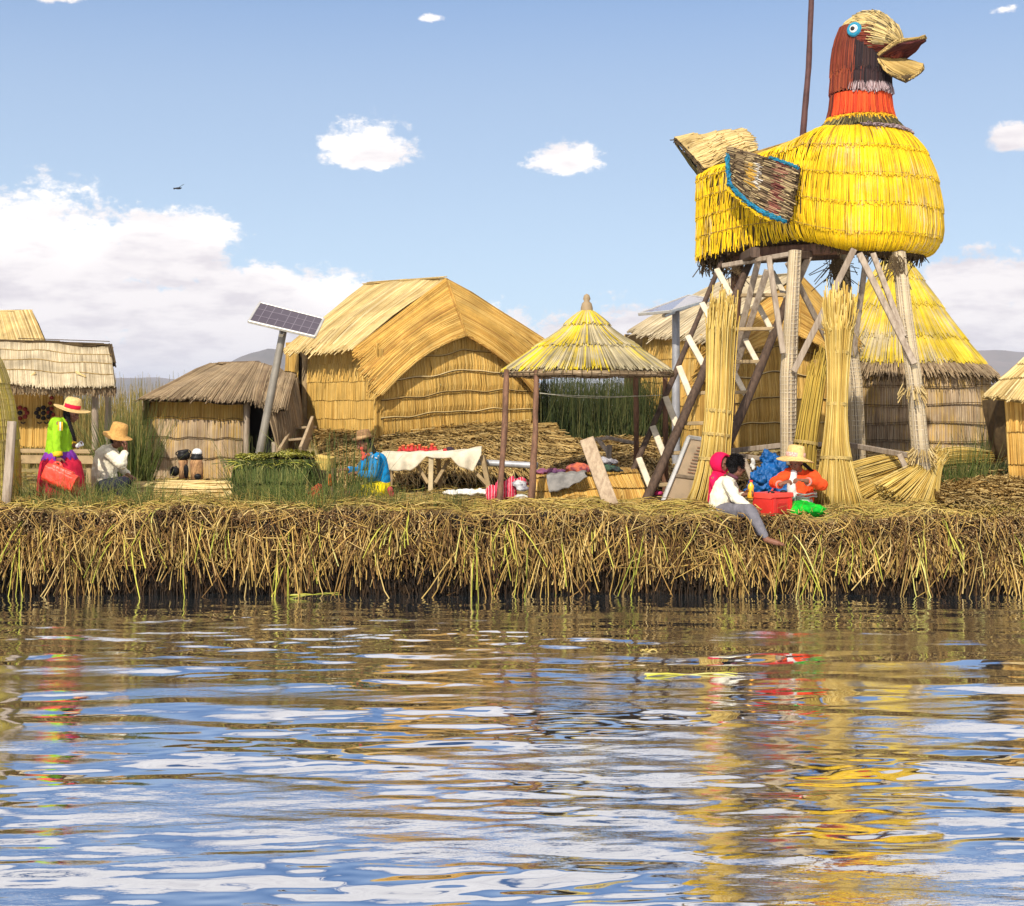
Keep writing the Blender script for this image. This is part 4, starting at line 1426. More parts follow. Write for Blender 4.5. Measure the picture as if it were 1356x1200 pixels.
def beak(name, root_a, root_z, tip_a, tip_z, wid, curl, mtop, mbot, sharp, roll=0.0):
    def Sb(off):
        def S(u, v):
            u, v = np.asarray(u), np.asarray(v)
            w = wid * np.clip(1 - np.clip((v - sharp) / (1.0 - sharp), 0, 1) ** 2.4 * 0.72, 0, 1) * np.interp(v, [0, 0.35, 1], [0.85, 1.0, 1.0])
            s = (u - 0.5) * 2
            a = lerp(root_a, tip_a, v) - 0.22 * s * s * v
            z = lerp(root_z, tip_z, v) + curl * v * v - 0.06 * (s * s) * (1 - v * 0.3) + off - roll * s * np.clip(v * 2, 0, 1)
            return D(a, w * s, z)
        return S
    mb = MB()
    top, bot = Sb(0.028), Sb(-0.028)
    nz = normal(top, np.array([.5]), np.array([.5]))[0, 2]
    thatch(mb, top, 75, 1, 0.009, 0.012, sgn=1 if nz > 0 else -1, K=6, fringe=0.01, mat=0)
    thatch(mb, bot, 75, 1, 0.009, 0.012, sgn=-1 if nz > 0 else 1, K=6, fringe=0.01, mat=1)
    surf(mb, Sb(0.015), 16, 10, 0)
    surf(mb, Sb(-0.015), 16, 10, 1)
    mid = Sb(0)
    vv = np.linspace(0, 1, 16)
    edge = np.concatenate((mid(np.zeros(16), vv), mid(np.linspace(0.04, 0.96, 12), np.ones(12)), mid(np.ones(16), vv[::-1])))
    for k in range(10):
        tubes(mb, (edge + rng.normal(0, 0.009, edge.shape))[None], 0.011, 4, 2)
    for k in np.arange(1, len(edge) - 1, 0.6):
        c = np.array([np.interp(k, np.arange(len(edge)), edge[:, i]) for i in range(3)])
        q = np.linspace(0, 6.283, 8)
        tubes(mb, (c + 0.03 * (np.outer(np.cos(q), (0, 0, 1)) + np.outer(np.sin(q), sv * 0.7 + hv * 0.7)))[None], 0.004, 3, 3)
    mb.build(name, [mtop, mbot, BEAK, UNDERD], duck)


DKRED = reedmat('reed_beak_inside', [(0.05, 0.012, 0.012), (0.10, 0.02, 0.018), (0.15, 0.03, 0.02)], var=0.35)
beak('upper_beak', 0.36, 7.34, 0.94, 7.45, 0.35, 0.06, BEAK, DKRED, 0.72)
beak('lower_beak', 0.30, 7.36, 0.91, 7.04, 0.30, 0.05, BEAK, UNDERD, 0.40, 0.13)

TEAL = plain('teal_paint', (0.02, 0.24, 0.38), 0.6, 0.35, 20)
EYEW = plain('eye_white', (0.72, 0.70, 0.66), 0.6, 0.2, 20)
EYEB = plain('eye_black', (0.02, 0.015, 0.015), 0.5, 0.2, 20)
for sgn_ in (1, -1):
    ec = D(0.05, sgn_ * 0.405, 7.665)
    ax = nrm(sv * sgn_ + np.array((0, 0, 0.18)) - hv * 0.05)
    mb = MB()
    lathe(mb, [(0.0, 0.035), (0.085, 0.035), (0.103, 0.03), (0.108, -0.03)], ec, ax, 24)
    e = mb.build('eye', TEAL, duck)
    mb = MB()
    lathe(mb, [(0.0, 0.046), (0.058, 0.045), (0.062, 0.02)], ec + sgn_ * 0 * sv, ax, 20)
    mb.build('eye_white', EYEW, e)
    mb = MB()
    lathe(mb, [(0.0, 0.058), (0.030, 0.056), (0.034, 0.03)], ec - hv * 0.008, ax, 16)
    mb.build('pupil', EYEB, e)
for b in (0.1, -0.16):                                     # nostril boards on the bill bridge
    mb = MB()
    beam(mb, D(0.50, b, 7.58), D(0.60, b - 0.02, 7.44), 0.07, 0.035)
    mb.build('nostril', WOODT, duck)

# tail
mb = MB()
TA, TB, TC, TD = P(893, 183, 22.5), P(982, 174, 22.4), P(1004, 197, 21.55), P(930, 224, 21.35)
ST = quad(TA, TB, TC, TD, 0.12)
for a_, b_ in ((0, 0.3), (0.25, 0.55), (0.5, 0.8), (0.75, 1.0)):
    Sx = (lambda a, b: (lambda u, v: ST(a + (b - a) * np.asarray(v), u)))(a_, b_)
    thatch(mb, Sx, 120, 1, 0.010, 0.03, K=3, fringe=0.12, jit=3)
S2 = lambda u, v: ST(u, v) - np.array((0, 0, 0.07))
surf(mb, S2, 14, 10, 1)
surf(mb, ST, 14, 10, 1, 0)
ed = np.concatenate((ST(np.zeros(12), np.linspace(0, 1, 12)), ST(np.linspace(0, 1, 12), np.ones(12))))
for k in range(14):
    tubes(mb, (ed + np.array((0, 0, -0.035)) + rng.normal(0, 0.02, ed.shape))[None], 0.010, 3, 1)
mb.build('tail', [BLEACH if False else PALE, UNDERD], duck)
# tail root that closes the gap to the body
mb = MB()
SQ = quad(TA + np.array((0.02, 0, -0.08)), TD + np.array((0, 0, -0.06)), duck_body(np.array([0.055]), np.array([0.25]))[0], duck_body(np.array([0.96]), np.array([0.3]))[0], 0.03, (-1, -0.3, 0))
thatch(mb, SQ, 90, 1, 0.010, 0.02, K=4, out=(-1, -0.3, 0), back=1)
mb.build('tail_root', [OLIVER, UNDERD], duck)

# wing on the near side, striped
BROWNR = reedmat('reed_wing_brown', [(0.05, 0.03, 0.018), (0.14, 0.09, 0.05), (0.30, 0.21, 0.11), (0.62, 0.48, 0.24)], var=0.3)
WRED = reedmat('reed_wing_red', [(0.10, 0.025, 0.02), (0.20, 0.05, 0.04), (0.28, 0.13, 0.08), (0.5, 0.36, 0.2)], var=0.3)
TEALR = reedmat('reed_teal', [(0.015, 0.12, 0.16), (0.02, 0.22, 0.34), (0.02, 0.20, 0.50)], var=0.3)
Yw = 20.35
wa, wb, wc, wd = P(963, 194, Yw + 0.38), P(966, 243, Yw + 0.16), P(1042, 293, Yw - 0.62), P(1056, 223, Yw - 0.50)


def wing_s(u, v):
    u_, v_ = np.asarray(u)[:, None], np.asarray(v)[:, None]
    p = lerp(lerp(wa, wb, u_), lerp(wd, wc, u_), v_)
    p = p + np.array((0, -1, 0)) * 0.10 * np.sin(v_ * 3.0) * (0.6 + 0.4 * np.sin(u_ * 3.1))
    bow = u_ ** 3 * np.sin(np.clip(v_, 0, 1) * 3.1416) * 0.14
    return p + np.array((-0.25, 0, -0.6)) * bow


mb = MB()
bands_ = [(0, 0.12, 0), (0.08, 0.28, 0), (0.25, 0.40, 2), (0.37, 0.50, 3), (0.47, 0.68, 0), (0.64, 0.84, 1), (0.80, 1.0, 0)]
ORW = reedmat('reed_wing_orange', [(0.60, 0.28, 0.03), (0.70, 0.42, 0.06), (0.14, 0.09, 0.05), (0.66, 0.5, 0.2)], var=0.25)
WHW = reedmat('reed_wing_white', [(0.60, 0.55, 0.48), (0.66, 0.6, 0.52), (0.14, 0.09, 0.05), (0.5, 0.4, 0.25)], var=0.25)
for a_, b_, m_ in bands_:
    Sx = (lambda a, b: (lambda u, v: wing_s(u, a + (b - a) * np.asarray(v))))(a_, b_)
    nsg = 1 if normal(wing_s, np.array([.5]), np.array([.5]))[0, 1] < 0 else -1
    if m_ in (2, 3):
        thatch(mb, Sx, 70, 1, 0.009, 0.03, sgn=nsg, K=3, fringe=0.25, matf=(lambda mm: (lambda u, v: np.where((u > 0.22) & (u < 0.72), mm, 0)))(m_))
    else:
        thatch(mb, Sx, 70, 1, 0.009, 0.03, sgn=nsg, K=3, fringe=0.25, mat=m_)
surf(mb, wing_s, 14, 14, 4)
surf(mb, lambda u, v: wing_s(u, v) + np.array((0, 0.08, 0)), 14, 14, 4)
q = np.linspace(0, 1, 20)
ed = wing_s(q, np.ones(20))
for k in range(22):
    tubes(mb, (ed + np.array((0.02, 0.04, 0)) + rng.normal(0, 0.02, ed.shape))[None], 0.010, 3, 4)
wing = mb.build('wing', [BROWNR, WRED, ORW, WHW, UNDERD], duck)
mb = MB()
pth = np.concatenate((wing_s(np.linspace(0.25, 1, 8), np.zeros(8)), wing_s(np.ones(24), np.linspace(0.03, 0.98, 24))))
for k in range(26):
    tubes(mb, (pth + np.array((-0.015, -0.05, -0.01)) + rng.normal(0, 0.016, pth.shape))[None], 0.009, 3, 0)
mb.build('wing_edging', TEALR, wing)
mb = MB()
pth = wing_s(np.ones(24), np.linspace(0.02, 0.8, 24)) + np.array((-0.05, 0.0, -0.05))
for k in range(18):
    tubes(mb, (pth + rng.normal(0, 0.014, pth.shape))[None], 0.009, 3, 0)
pth = wing_s(np.zeros(16), np.linspace(0.1, 0.72, 16)) + np.array((0, -0.02, 0.03))
mb.build('wing_trim', DUCKY, wing)
mb = MB()
for k in range(12):
    tubes(mb, (wing_s(np.zeros(12), np.linspace(0.60, 1.0, 12)) + np.array((0, -0.04, 0.01)) + rng.normal(0, 0.012, (12, 3)))[None], 0.009, 3, 0)
mb.build('wing_edging', TEALR, wing)

# thin flag pole behind the duck
mb = MB()
a, b_ = P(1040, 640, 21.9), P(1077, -70, 21.9)
a[2] = G - 0.1
pole(mb, [a, P(1063, 180, 21.9), P(1071, 90, 21.95), b_], (0.045, 0.05, 0.045, 0.04), 9, 0, 0.12, 24)
tag(mb.build('flag_pole', plain('pole_purple_brown', (0.10, 0.045, 0.04), 0.6, 0.4, 5), None, a), 'thin dark brown bent pole rising into the sky behind the duck', 'pole')

# ------------------------------------------------------------------ tower that carries the duck
tw = thing('lookout_tower', 'grey timber tower with wrapped posts and diagonal braces under the duck', 'tower', (*P(1110, 600, 20.3)[:2], G))
WRAP = reedmat('wrapped_reed', [(0.34, 0.26, 0.16), (0.46, 0.36, 0.22), (0.54, 0.43, 0.27), (0.40, 0.33, 0.24)], var=0.25)


def wrapped(name, pts, r, seg=70):
    mb = MB()
    pole(mb, pts, r, 9, 1, 0, 12)
    pts = np.asarray(pts, float)
    k = np.linspace(0, len(pts) - 1, 9)
    mid = np.stack([np.interp(k, np.arange(len(pts)), pts[:, i]) for i in range(3)], -1)
    rad = np.interp(k, np.linspace(0, len(pts) - 1, np.size(r)), np.atleast_1d(r))
    n = 60
    th = rng.random(n) * 6.28
    ring = np.stack((np.cos(th), np.sin(th), 0 * th), -1)
    tubes(mb, mid[None] + ring[:, None] * rad[None, :, None] * 1.04, 0.012, 4, 0)
    L = np.linalg.norm(pts[-1] - pts[0])
    m = int(L / 0.055)
    for i in range(m):                              # twine turns
        f = (i + rng.random() * 0.4) / m
        c = np.array([np.interp(f * 8, np.arange(9), mid[:, j]) for j in range(3)])
        rr = np.interp(f * 8, np.arange(9), rad) * 1.15
        q = np.linspace(0, 6.283, 10)
        tubes(mb, (c + rr * np.stack((np.cos(q), np.sin(q), 0.06 * np.sin(q + rng.random() * 6)), -1))[None], 0.006, 3, 2)
    return mb.build(name, [WRAP, WOODG, ROPE if rng.random() < 0 else plain('twine_pale', (0.58, 0.50, 0.38), 0.9, 0.4, 30)], tw)


def gnd(px, Y):
    p = P(px, 600, Y)
    p[2] = G - 0.1
    return p


TWN = None
wrapped('wrapped_post', [gnd(1044, 19.75), P(1044, 590, 19.75), P(1044, 500, 19.75), P(1048, 420, 19.8), P(1053, 332, 19.9)], (0.10, 0.095, 0.105, 0.085, 0.075))
wrapped('wrapped_post', [gnd(1227, 19.0), P(1219, 600, 19.0), P(1210, 500, 19.1), P(1199, 420, 19.3), P(1190, 334, 19.75)], (0.095, 0.10, 0.09, 0.085, 0.08))
wrapped('wrapped_post', [gnd(1137, 20.9), P(1132, 520, 20.9), P(1118, 410, 20.9), P(1113, 338, 20.9)], (0.11, 0.11, 0.11, 0.11))
mb = MB()
pole(mb, [gnd(958, 21.3), P(966, 520, 21.3), P(978, 335, 21.3)], (0.10, 0.095, 0.09), 9, 0, 0.15)
mb.build('rear_post', WOODR, tw)
# thatch knots on the wrapped post
for c, n in ((P(1221, 603, 18.9), 130), (P(1208, 520, 19.0), 60)):
    mb = MB()
    th = rng.random(n) * 6.28
    p0 = c + np.stack((0.12 * np.cos(th), 0.12 * np.sin(th), rng.normal(0.05, .03, n)), -1)
    dv = np.stack((0.07 * np.cos(th), 0.07 * np.sin(th), -rng.uniform(.05, .16, n)), -1)
    tubes(mb, p0[:, None] + dv[:, None] * np.linspace(0, 1, 3)[None, :, None], 0.009, 3)
    mb.build('straw_knot', [PALE], tw)
for n_, (a, b_, w_, h_, m_) in enumerate((
        (P(958, 352, 20.9), P(1050, 336, 19.9), 0.07, 0.07, WOODG), (P(985, 342, 20.9), P(1000, 334, 19.7), 0.13, 0.14, WOODD),
        (P(990, 336, 20.8), P(1125, 328, 20.0), 0.10, 0.17, WOODR), (P(1040, 330, 20.6), P(1180, 322, 20.4), 0.10, 0.10, WOODD),
        (P(1110, 334, 21.0), P(1178, 326, 20.2), 0.10, 0.14, WOODD), (P(975, 345, 21.4), P(1118, 338, 21.0), 0.09, 0.12, WOODD),
        (P(1050, 338, 19.95), P(1115, 338, 20.9), 0.09, 0.12, WOODD))):
    mb = MB()
    beam(mb, a, b_, w_, h_)
    mb.build('platform_beam', m_, tw)
for (xa, ya, Ya, xb, yb, Yb, w_) in (
        (1004, 346, 20.4, 966, 500, 21.1, 0.085), (1016, 358, 20.0, 973, 492, 20.9, 0.085), (1018, 340, 19.85, 1037, 468, 19.62, 0.075),
        (1131, 330, 19.6, 1051, 492, 19.58, 0.085), (1138, 336, 19.55, 1211, 482, 18.96, 0.085), (1156, 336, 19.6, 1197, 446, 19.12, 0.075),
        (1147, 340, 20.2, 1130, 470, 20.75, 0.075), (1043, 348, 19.98, 1096, 452, 20.75, 0.08), (1071, 340, 20.2, 1057, 372, 20.4, 0.09)):
    mb = MB()
    beam(mb, P(xa, ya, Ya), P(xb, yb, Yb), w_, 0.05, up=(0, -1, 0))
    mb.build('brace', WOODG, tw)
for (xa, ya, Ya, xb, yb, Yb, w_) in ((962, 598, 20.6, 1052, 588, 19.6, 0.075), (968, 602, 20.3, 1046, 613, 19.55, 0.065), (1050, 592, 19.62, 1094, 588, 20.3, 0.06), (1124, 589, 20.7, 1214, 605, 18.95, 0.075)):
    mb = MB()
    beam(mb, P(xa, ya, Ya), P(xb, yb, Yb), 0.05, w_)
    mb.build('rail', WOODG, tw)
for (xa, ya, Ya, xb, yb, Yb) in ((985, 608, 19.9, 1008, 668, 19.2), (1191, 602, 19.2, 1222, 668, 18.8)):
    mb = MB()
    beam(mb, P(xa, ya, Ya), P(xb, yb, Yb), 0.07, 0.04, up=(0, -1, 0))
    mb.build('strut', WOODG, tw)
mb = MB()                                            # dry fronds hanging off the platform
for cx, cy_, Y_, n in ((1108, 345, 20.6, 60), (1185, 340, 19.5, 30), (975, 348, 21.0, 25)):
    for k in range(n):
        q = P(cx + rng.normal(0, 5), cy_ + rng.normal(0, 2), Y_)
        tubes(mb, np.stack((q, q + np.array((rng.normal(0, .08), 0, -0.08)), q + np.array((rng.normal(0, .16), 0, -0.1 - rng.random() * 0.35))))[None], 0.007, 3)
mb.build('dry_fronds', UNDERD, tw)

# ------------------------------------------------------------------ stairs
lx = lambda p0, p1, y: p0[0] + (p1[0] - p0[0]) * (y - p0[1]) / (p1[1] - p0[1])
SA, SB, SC_ = ((853, 669), (994, 345)), ((821, 664), (962, 330)), ((930, 669), (1063, 346))
fy = lambda y, o=0: np.interp(y, [340, 672], [20.9, 19.0]) + o
st = thing('staircase', 'steep wooden stairs with white cleats climbing towards the duck', 'stairs', (*P(890, 669, 19.2)[:2], G))
for (p0, p1), r0, m_, o_ in ((SA, 0.068, WOODD, 0), (SB, 0.042, WOODD, 0.35), (SC_, 0.068, WOODD, 0.1)):
    mb = MB()
    a, b_ = P(*p0, fy(p0[1], o_)), P(*p1, fy(p1[1], o_))
    a = a + (a - b_) / np.linalg.norm(a - b_) * 0.12
    pole(mb, [a, lerp(a, b_, 0.5) + np.array((0.02, 0, 0)), b_], (r0, r0 * 0.95, r0 * 0.85), 9, 0, 0.14, 14)
    mb.build('stringer', m_, st)
for i, ty in enumerate((645, 603, 564, 523.5, 483, 439.5, 394.5)):
    xa, xc = lx(*SA, ty), lx(*SC_, ty)
    mb = MB()
    beam(mb, P(xa + 3, ty - 3, fy(ty, 0.10)), P(xc - 1, ty - 4, fy(ty, 0.12)), 0.16, 0.05)
    mb.build('tread', WOODT, st)
    dx_ = 17 + (i > 3) * 6
    mb = MB()
    beam(mb, P(xa - dx_, ty - 37, fy(ty - 37, 0.25)), P(xa - 2, ty + 1, fy(ty, -0.03)), 0.085, 0.06, up=(0, -1, 0))
    mb.build('cleat', WOODP, st)
    if i >= 3:
        mb = MB()
        beam(mb, P(xc - 20, ty - 34, fy(ty - 34, 0.33)), P(xc - 2, ty, fy(ty, 0.06)), 0.075, 0.05, up=(0, -1, 0))
        mb.build('cleat', WOODP, st)


# ------------------------------------------------------------------ bundles of cut reeds
def bundle(name, label, pts, radii, n, mat, ties=(), w=0.0085, K=9, group='bundles of cut reeds', jit=0.12, ragged=0.06, sq=(1, 1), base=None, cat='reed bundle', wlean=1.0):
    pts = np.asarray(pts, float)
    k = np.linspace(0, len(pts) - 1, K)
    c = np.stack([np.interp(k, np.arange(len(pts)), pts[:, i]) for i in range(3)], -1)
    rr = np.interp(k, np.arange(len(pts)), radii)
    # soften the kinks
    for _ in range(2):
        rr[1:-1] = 0.25 * rr[:-2] + 0.5 * rr[1:-1] + 0.25 * rr[2:]
        c[1:-1] = 0.25 * c[:-2] + 0.5 * c[1:-1] + 0.25 * c[2:]
    t = nrm(c[-1] - c[0])
    ref = np.array((0, 1.0, 0)) if abs(t[1]) < 0.8 else np.array((1.0, 0, 0))
    a = nrm(np.cross(t, ref))
    b = np.cross(a, t)
    q = np.sqrt(rng.random(n))
    th = rng.random(n) * 6.283
    x, y = q * np.cos(th), q * np.sin(th)
    x2, y2 = x + rng.normal(0, jit, n), y + rng.normal(0, jit, n)
    f = np.linspace(0, 1, K)[None]
    X, Y_ = lerp(x[:, None], x2[:, None], f), lerp(y[:, None], y2[:, None], f)
    p = c[None] + (X * rr)[..., None] * a * sq[0] + (Y_ * rr)[..., None] * b * sq[1]
    s0, s1 = rng.normal(0, ragged, n), rng.normal(0, ragged, n) - np.abs(rng.normal(0, ragged, n))
    p[:, 0] += t * s0[:, None] * 0.3
    p[:, -1] += t * s1[:, None] * 2 + rng.normal(0, 0.015, (n, 3))
    mb = MB()
    tubes(mb, p, rng.uniform(0.6, 1.3, n) * w, 4, 0, cap=True)
    if sq == (1, 1):
        tubes(mb, c[None], (rr * 0.72)[None], 10, 1)
    o = mb.build(name, [mat, UNDER], None, pts[0] if base is None else base)
    tag(o, label, cat, group)
    for f in ties:
        mb = MB()
        cc = np.array([np.interp(f * (K - 1), np.arange(K), c[:, i]) for i in range(3)])
        r_ = np.interp(f * (K - 1), np.arange(K), rr) * 1.06
        q = np.linspace(0, 6.5, 20)
        for e in range(3):
            tubes(mb, (cc + t * (e - 1) * 0.014 + r_ * (np.outer(np.cos(q), a) * sq[0] + np.outer(np.sin(q), b) * sq[1]) + np.outer(q / 6.5 * 0.02, t))[None], 0.008, 4, 0)
        mb.build('tie', ROPE, o)
    return o


def PG(px, Y):
    p = P(px, 600, Y)
    p[2] = G - 0.02
    return p


bundle('reed_bundle', 'tall yellow reed bundle tied thrice standing just right of the leaning metal door', [PG(936, 18.75), P(943, 640, 18.8), P(948, 590, 18.8), P(955, 520, 18.9), P(954, 450, 18.95), P(958, 408, 19.0)],
       [0.27, 0.205, 0.175, 0.155, 0.165, 0.175], 640, FRESH, (0.42, 0.52, 0.30), ragged=0.07, jit=0.16, base=PG(936, 18.75))
bundle('reed_bundle', 'tall reed bundle flaring wide at its foot beside the woman in orange', [PG(1110, 18.7), P(1108, 630, 18.75), P(1105, 580, 18.8), P(1110, 525, 18.85), P(1110, 462, 18.9), P(1112, 402, 18.95)],
       [0.35, 0.22, 0.13, 0.105, 0.12, 0.20], 640, FRESH, (0.28, 0.55, 0.78), ragged=0.07, jit=0.16, base=PG(1110, 18.7))
bundle('reed_bundle', 'olive yellow leaning reed bundle half hidden behind the flaring bundle', [PG(1063, 19.5), P(1064, 600, 19.5), P(1074, 540, 19.6), P(1085, 478, 19.7)],
       [0.17, 0.16, 0.14, 0.12], 320, reedmat('reed_mustard', [(0.28, 0.17, 0.03), (0.44, 0.29, 0.045), (0.50, 0.36, 0.07)], var=0.3), (0.4,), base=PG(1063, 19.5))
bundle('reed_bundle', 'thick golden reed bundle lying on its side with its butt end towards the flaring bundle', [P(1128, 632, 19.6), P(1165, 620, 19.7), P(1216, 606, 19.9)], [0.20, 0.17, 0.09], 420, FRESH, (0.85,), ragged=0.04, base=P(1160, 650, 19.7))
bundle('reed_bundle', 'pale reed bundle fanned out on the ground against the wrapped right post', [P(1196, 676, 18.6), P(1215, 650, 18.75), P(1236, 616, 19.1), P(1243, 604, 19.2)], [0.52, 0.36, 0.12, 0.10], 800, FRESH, (0.86,), ragged=0.04, sq=(1, 0.35), base=P(1198, 676, 18.6))
bundle('reed_bundle', 'loose yellow reed bundle lying across the ground behind the clump of green reeds', [P(1222, 612, 20.3), P(1262, 604, 20.6), P(1318, 606, 20.9)], [0.11, 0.14, 0.08], 320, FRESH, (0.2,), ragged=0.12, base=P(1260, 640, 20.5))
bundle('reed_bundle', 'small reed bundle lying under the thick golden one', [P(1134, 662, 19.2), P(1160, 648, 19.3), P(1205, 628, 19.6)], [0.17, 0.15, 0.09], 320, FRESH, (0.8,), ragged=0.06, base=P(1150, 660, 19.3))
mb = MB()
pole(mb, [P(1203, 657, 18.85), P(1260, 657, 19.2), P(1322, 658, 19.6)], (0.055, 0.052, 0.05), 10, 0, 0.12)
tag(mb.build('log', WOODD, None, P(1260, 660, 19.2)), 'brown log lying across the foot of the wrapped right post', 'log')
# ------------------------------------------------------------------ people
SKIN = plain('skin_brown', (0.20, 0.085, 0.05), 0.5, 0.2, 30)
HAIR = plain('hair_black', (0.012, 0.010, 0.010), 0.8, 0.3, 60, 0.1, stretch=(1, 1, 0.2))
EYEM = plain('eye_dark', (0.02, 0.015, 0.012), 0.2, 0.1, 60)


def cloth_mat(name, col, rough=0.85, weave=220.0, **k):
    return plain(name, col, rough, 0.22, 9, 0.12, 0.35, weave, **k)


GREENJ = cloth_mat('cloth_lime', (0.30, 0.56, 0.02))
PURPLE = cloth_mat('cloth_purple', (0.22, 0.04, 0.36))
PINK = cloth_mat('cloth_crimson', (0.60, 0.02, 0.055), col2=(0.36, 0.01, 0.03))
CREAM = cloth_mat('cloth_cream', (0.78, 0.72, 0.56))
NAVY = cloth_mat('cloth_navy', (0.025, 0.025, 0.045))
BLUEJ = cloth_mat('cloth_blue', (0.01, 0.24, 0.55))
YELS = cloth_mat('cloth_yellow', (0.86, 0.66, 0.01))
REDB = cloth_mat('cloth_red', (0.60, 0.04, 0.03))
GREYP = cloth_mat('cloth_grey', (0.17, 0.16, 0.18))
HOOD = cloth_mat('cloth_hood_red', (0.72, 0.01, 0.08))
ORANJ = cloth_mat('cloth_orange', (0.88, 0.085, 0.02))
WHITEC = cloth_mat('cloth_white', (0.78, 0.75, 0.70))
KELLY = cloth_mat('cloth_green', (0.01, 0.48, 0.03), col2=(0.005, 0.30, 0.02))
HATS = plain('hat_straw', (0.74, 0.50, 0.20), 0.8, 0.3, 30, bump=0.5, bscale=150)
HATB = plain('hat_brown', (0.30, 0.165, 0.075), 0.8, 0.3, 30, bump=0.4, bscale=150)
HATO = plain('hat_ochre', (0.62, 0.34, 0.10), 0.8, 0.3, 30, bump=0.5, bscale=150)
FT = bpy.data.textures.new('folds', 'CLOUDS')
FT.noise_scale = 0.13
FT.noise_type = 'HARD_NOISE'
FT.noise_depth = 3


def meld(ob, vox, disp=0.0, sm=4):
    r = ob.modifiers.new('join', 'REMESH')
    r.mode = 'VOXEL'
    r.voxel_size = vox
    r.use_smooth_shade = True
    s = ob.modifiers.new('soft', 'SMOOTH')
    s.factor = 0.5
    s.iterations = sm
    if disp:
        d = ob.modifiers.new('folds', 'DISPLACE')
        d.texture = FT
        d.strength = disp
        d.mid_level = 0.5
        d.texture_coords = 'LOCAL'
    return ob


def limb(mb, *pr):
    for (p, r), (q, s) in zip(pr[:-1], pr[1:]):
        capsule(mb, p, q, r, s, 12)


def axes(f, up=(0, 0, 1)):
    f = nrm(np.asarray(f, float))
    s = nrm(np.cross(f, np.asarray(up, float)))
    u = np.cross(s, f)
    return f, s, u


def add_head(mb, c, fd, k=1.0):
    f, s, u = axes(fd)
    M3 = np.array((s, f, u))
    c = np.asarray(c, float)
    ball(mb, c + u * 0.025 * k, (0.076 * k, 0.094 * k, 0.092 * k), M3, 16)
    ball(mb, c + f * 0.022 * k - u * 0.045 * k, (0.060 * k, 0.068 * k, 0.066 * k), M3, 14)
    ball(mb, c + f * 0.055 * k - u * 0.085 * k, (0.028 * k, 0.026 * k, 0.022 * k), M3, 10)
    capsule(mb, c + f * 0.085 * k + u * 0.015 * k, c + f * 0.108 * k - u * 0.028 * k, 0.010 * k, 0.017 * k, 10)
    for e in (-1, 1):
        ball(mb, c + s * e * 0.077 * k - f * 0.008 * k - u * 0.012 * k, (0.012 * k, 0.02 * k, 0.031 * k), M3, 10)
        ball(mb, c + s * e * 0.045 * k + f * 0.058 * k - u * 0.028 * k, (0.024 * k, 0.022 * k, 0.022 * k), M3, 10)
        ball(mb, c + s * e * 0.032 * k + f * 0.082 * k + u * 0.026 * k, (0.024 * k, 0.012 * k, 0.009 * k), M3, 10)
    ball(mb, c + f * 0.086 * k - u * 0.056 * k, (0.026 * k, 0.012 * k, 0.007 * k), M3, 10)
    ball(mb, c + f * 0.083 * k - u * 0.069 * k, (0.022 * k, 0.012 * k, 0.008 * k), M3, 10)


def add_eyes(body, c, fd, k=1.0):
    f, s, u = axes(fd)
    for e in (-1, 1):
        mb = MB()
        ball(mb, np.asarray(c) + s * e * 0.031 * k + f * 0.084 * k + u * 0.010 * k, (0.013 * k, 0.010 * k, 0.008 * k), np.array((s, f, u)), 10)
        mb.build('eye', EYEM, body)


def add_hand(mb, w, d, n, curl=0.55, k=1.0, side=1):
    d, n = nrm(np.asarray(d, float)), np.asarray(n, float)
    n = nrm(n - d * np.dot(n, d))
    s = np.cross(d, n) * side
    w = np.asarray(w, float)
    ball(mb, w + d * 0.045 * k, (0.040 * k, 0.052 * k, 0.017 * k), np.array((s, d, n)), 12)
    capsule(mb, w - d * 0.02 * k, w + d * 0.03 * k, 0.026 * k, 0.026 * k, 10)
    for i, L in enumerate((0.070, 0.080, 0.074, 0.056)):
        b = w + d * 0.086 * k + s * (1.5 - i) * 0.0205 * k
        dr = d + s * (1.5 - i) * 0.06
        for seg in range(3):
            a = curl * (seg + 0.6 + 0.12 * i)
            v = nrm(dr) * math.cos(a) + n * math.sin(a)
            e = b + v * L * k * (0.44, 0.32, 0.24)[seg]
            capsule(mb, b, e, 0.0098 * k * (1 - 0.1 * seg), 0.0090 * k * (1 - 0.1 * seg), 8)
            b = e
    b = w + d * 0.025 * k + s * 0.036 * k
    for seg, v in enumerate((d * 0.65 + s * 0.7 + n * 0.3, d * 0.9 + s * 0.25 + n * 0.5)):
        e = b + nrm(v) * 0.038 * k
        capsule(mb, b, e, 0.0125 * k, 0.0105 * k, 8)
        b = e


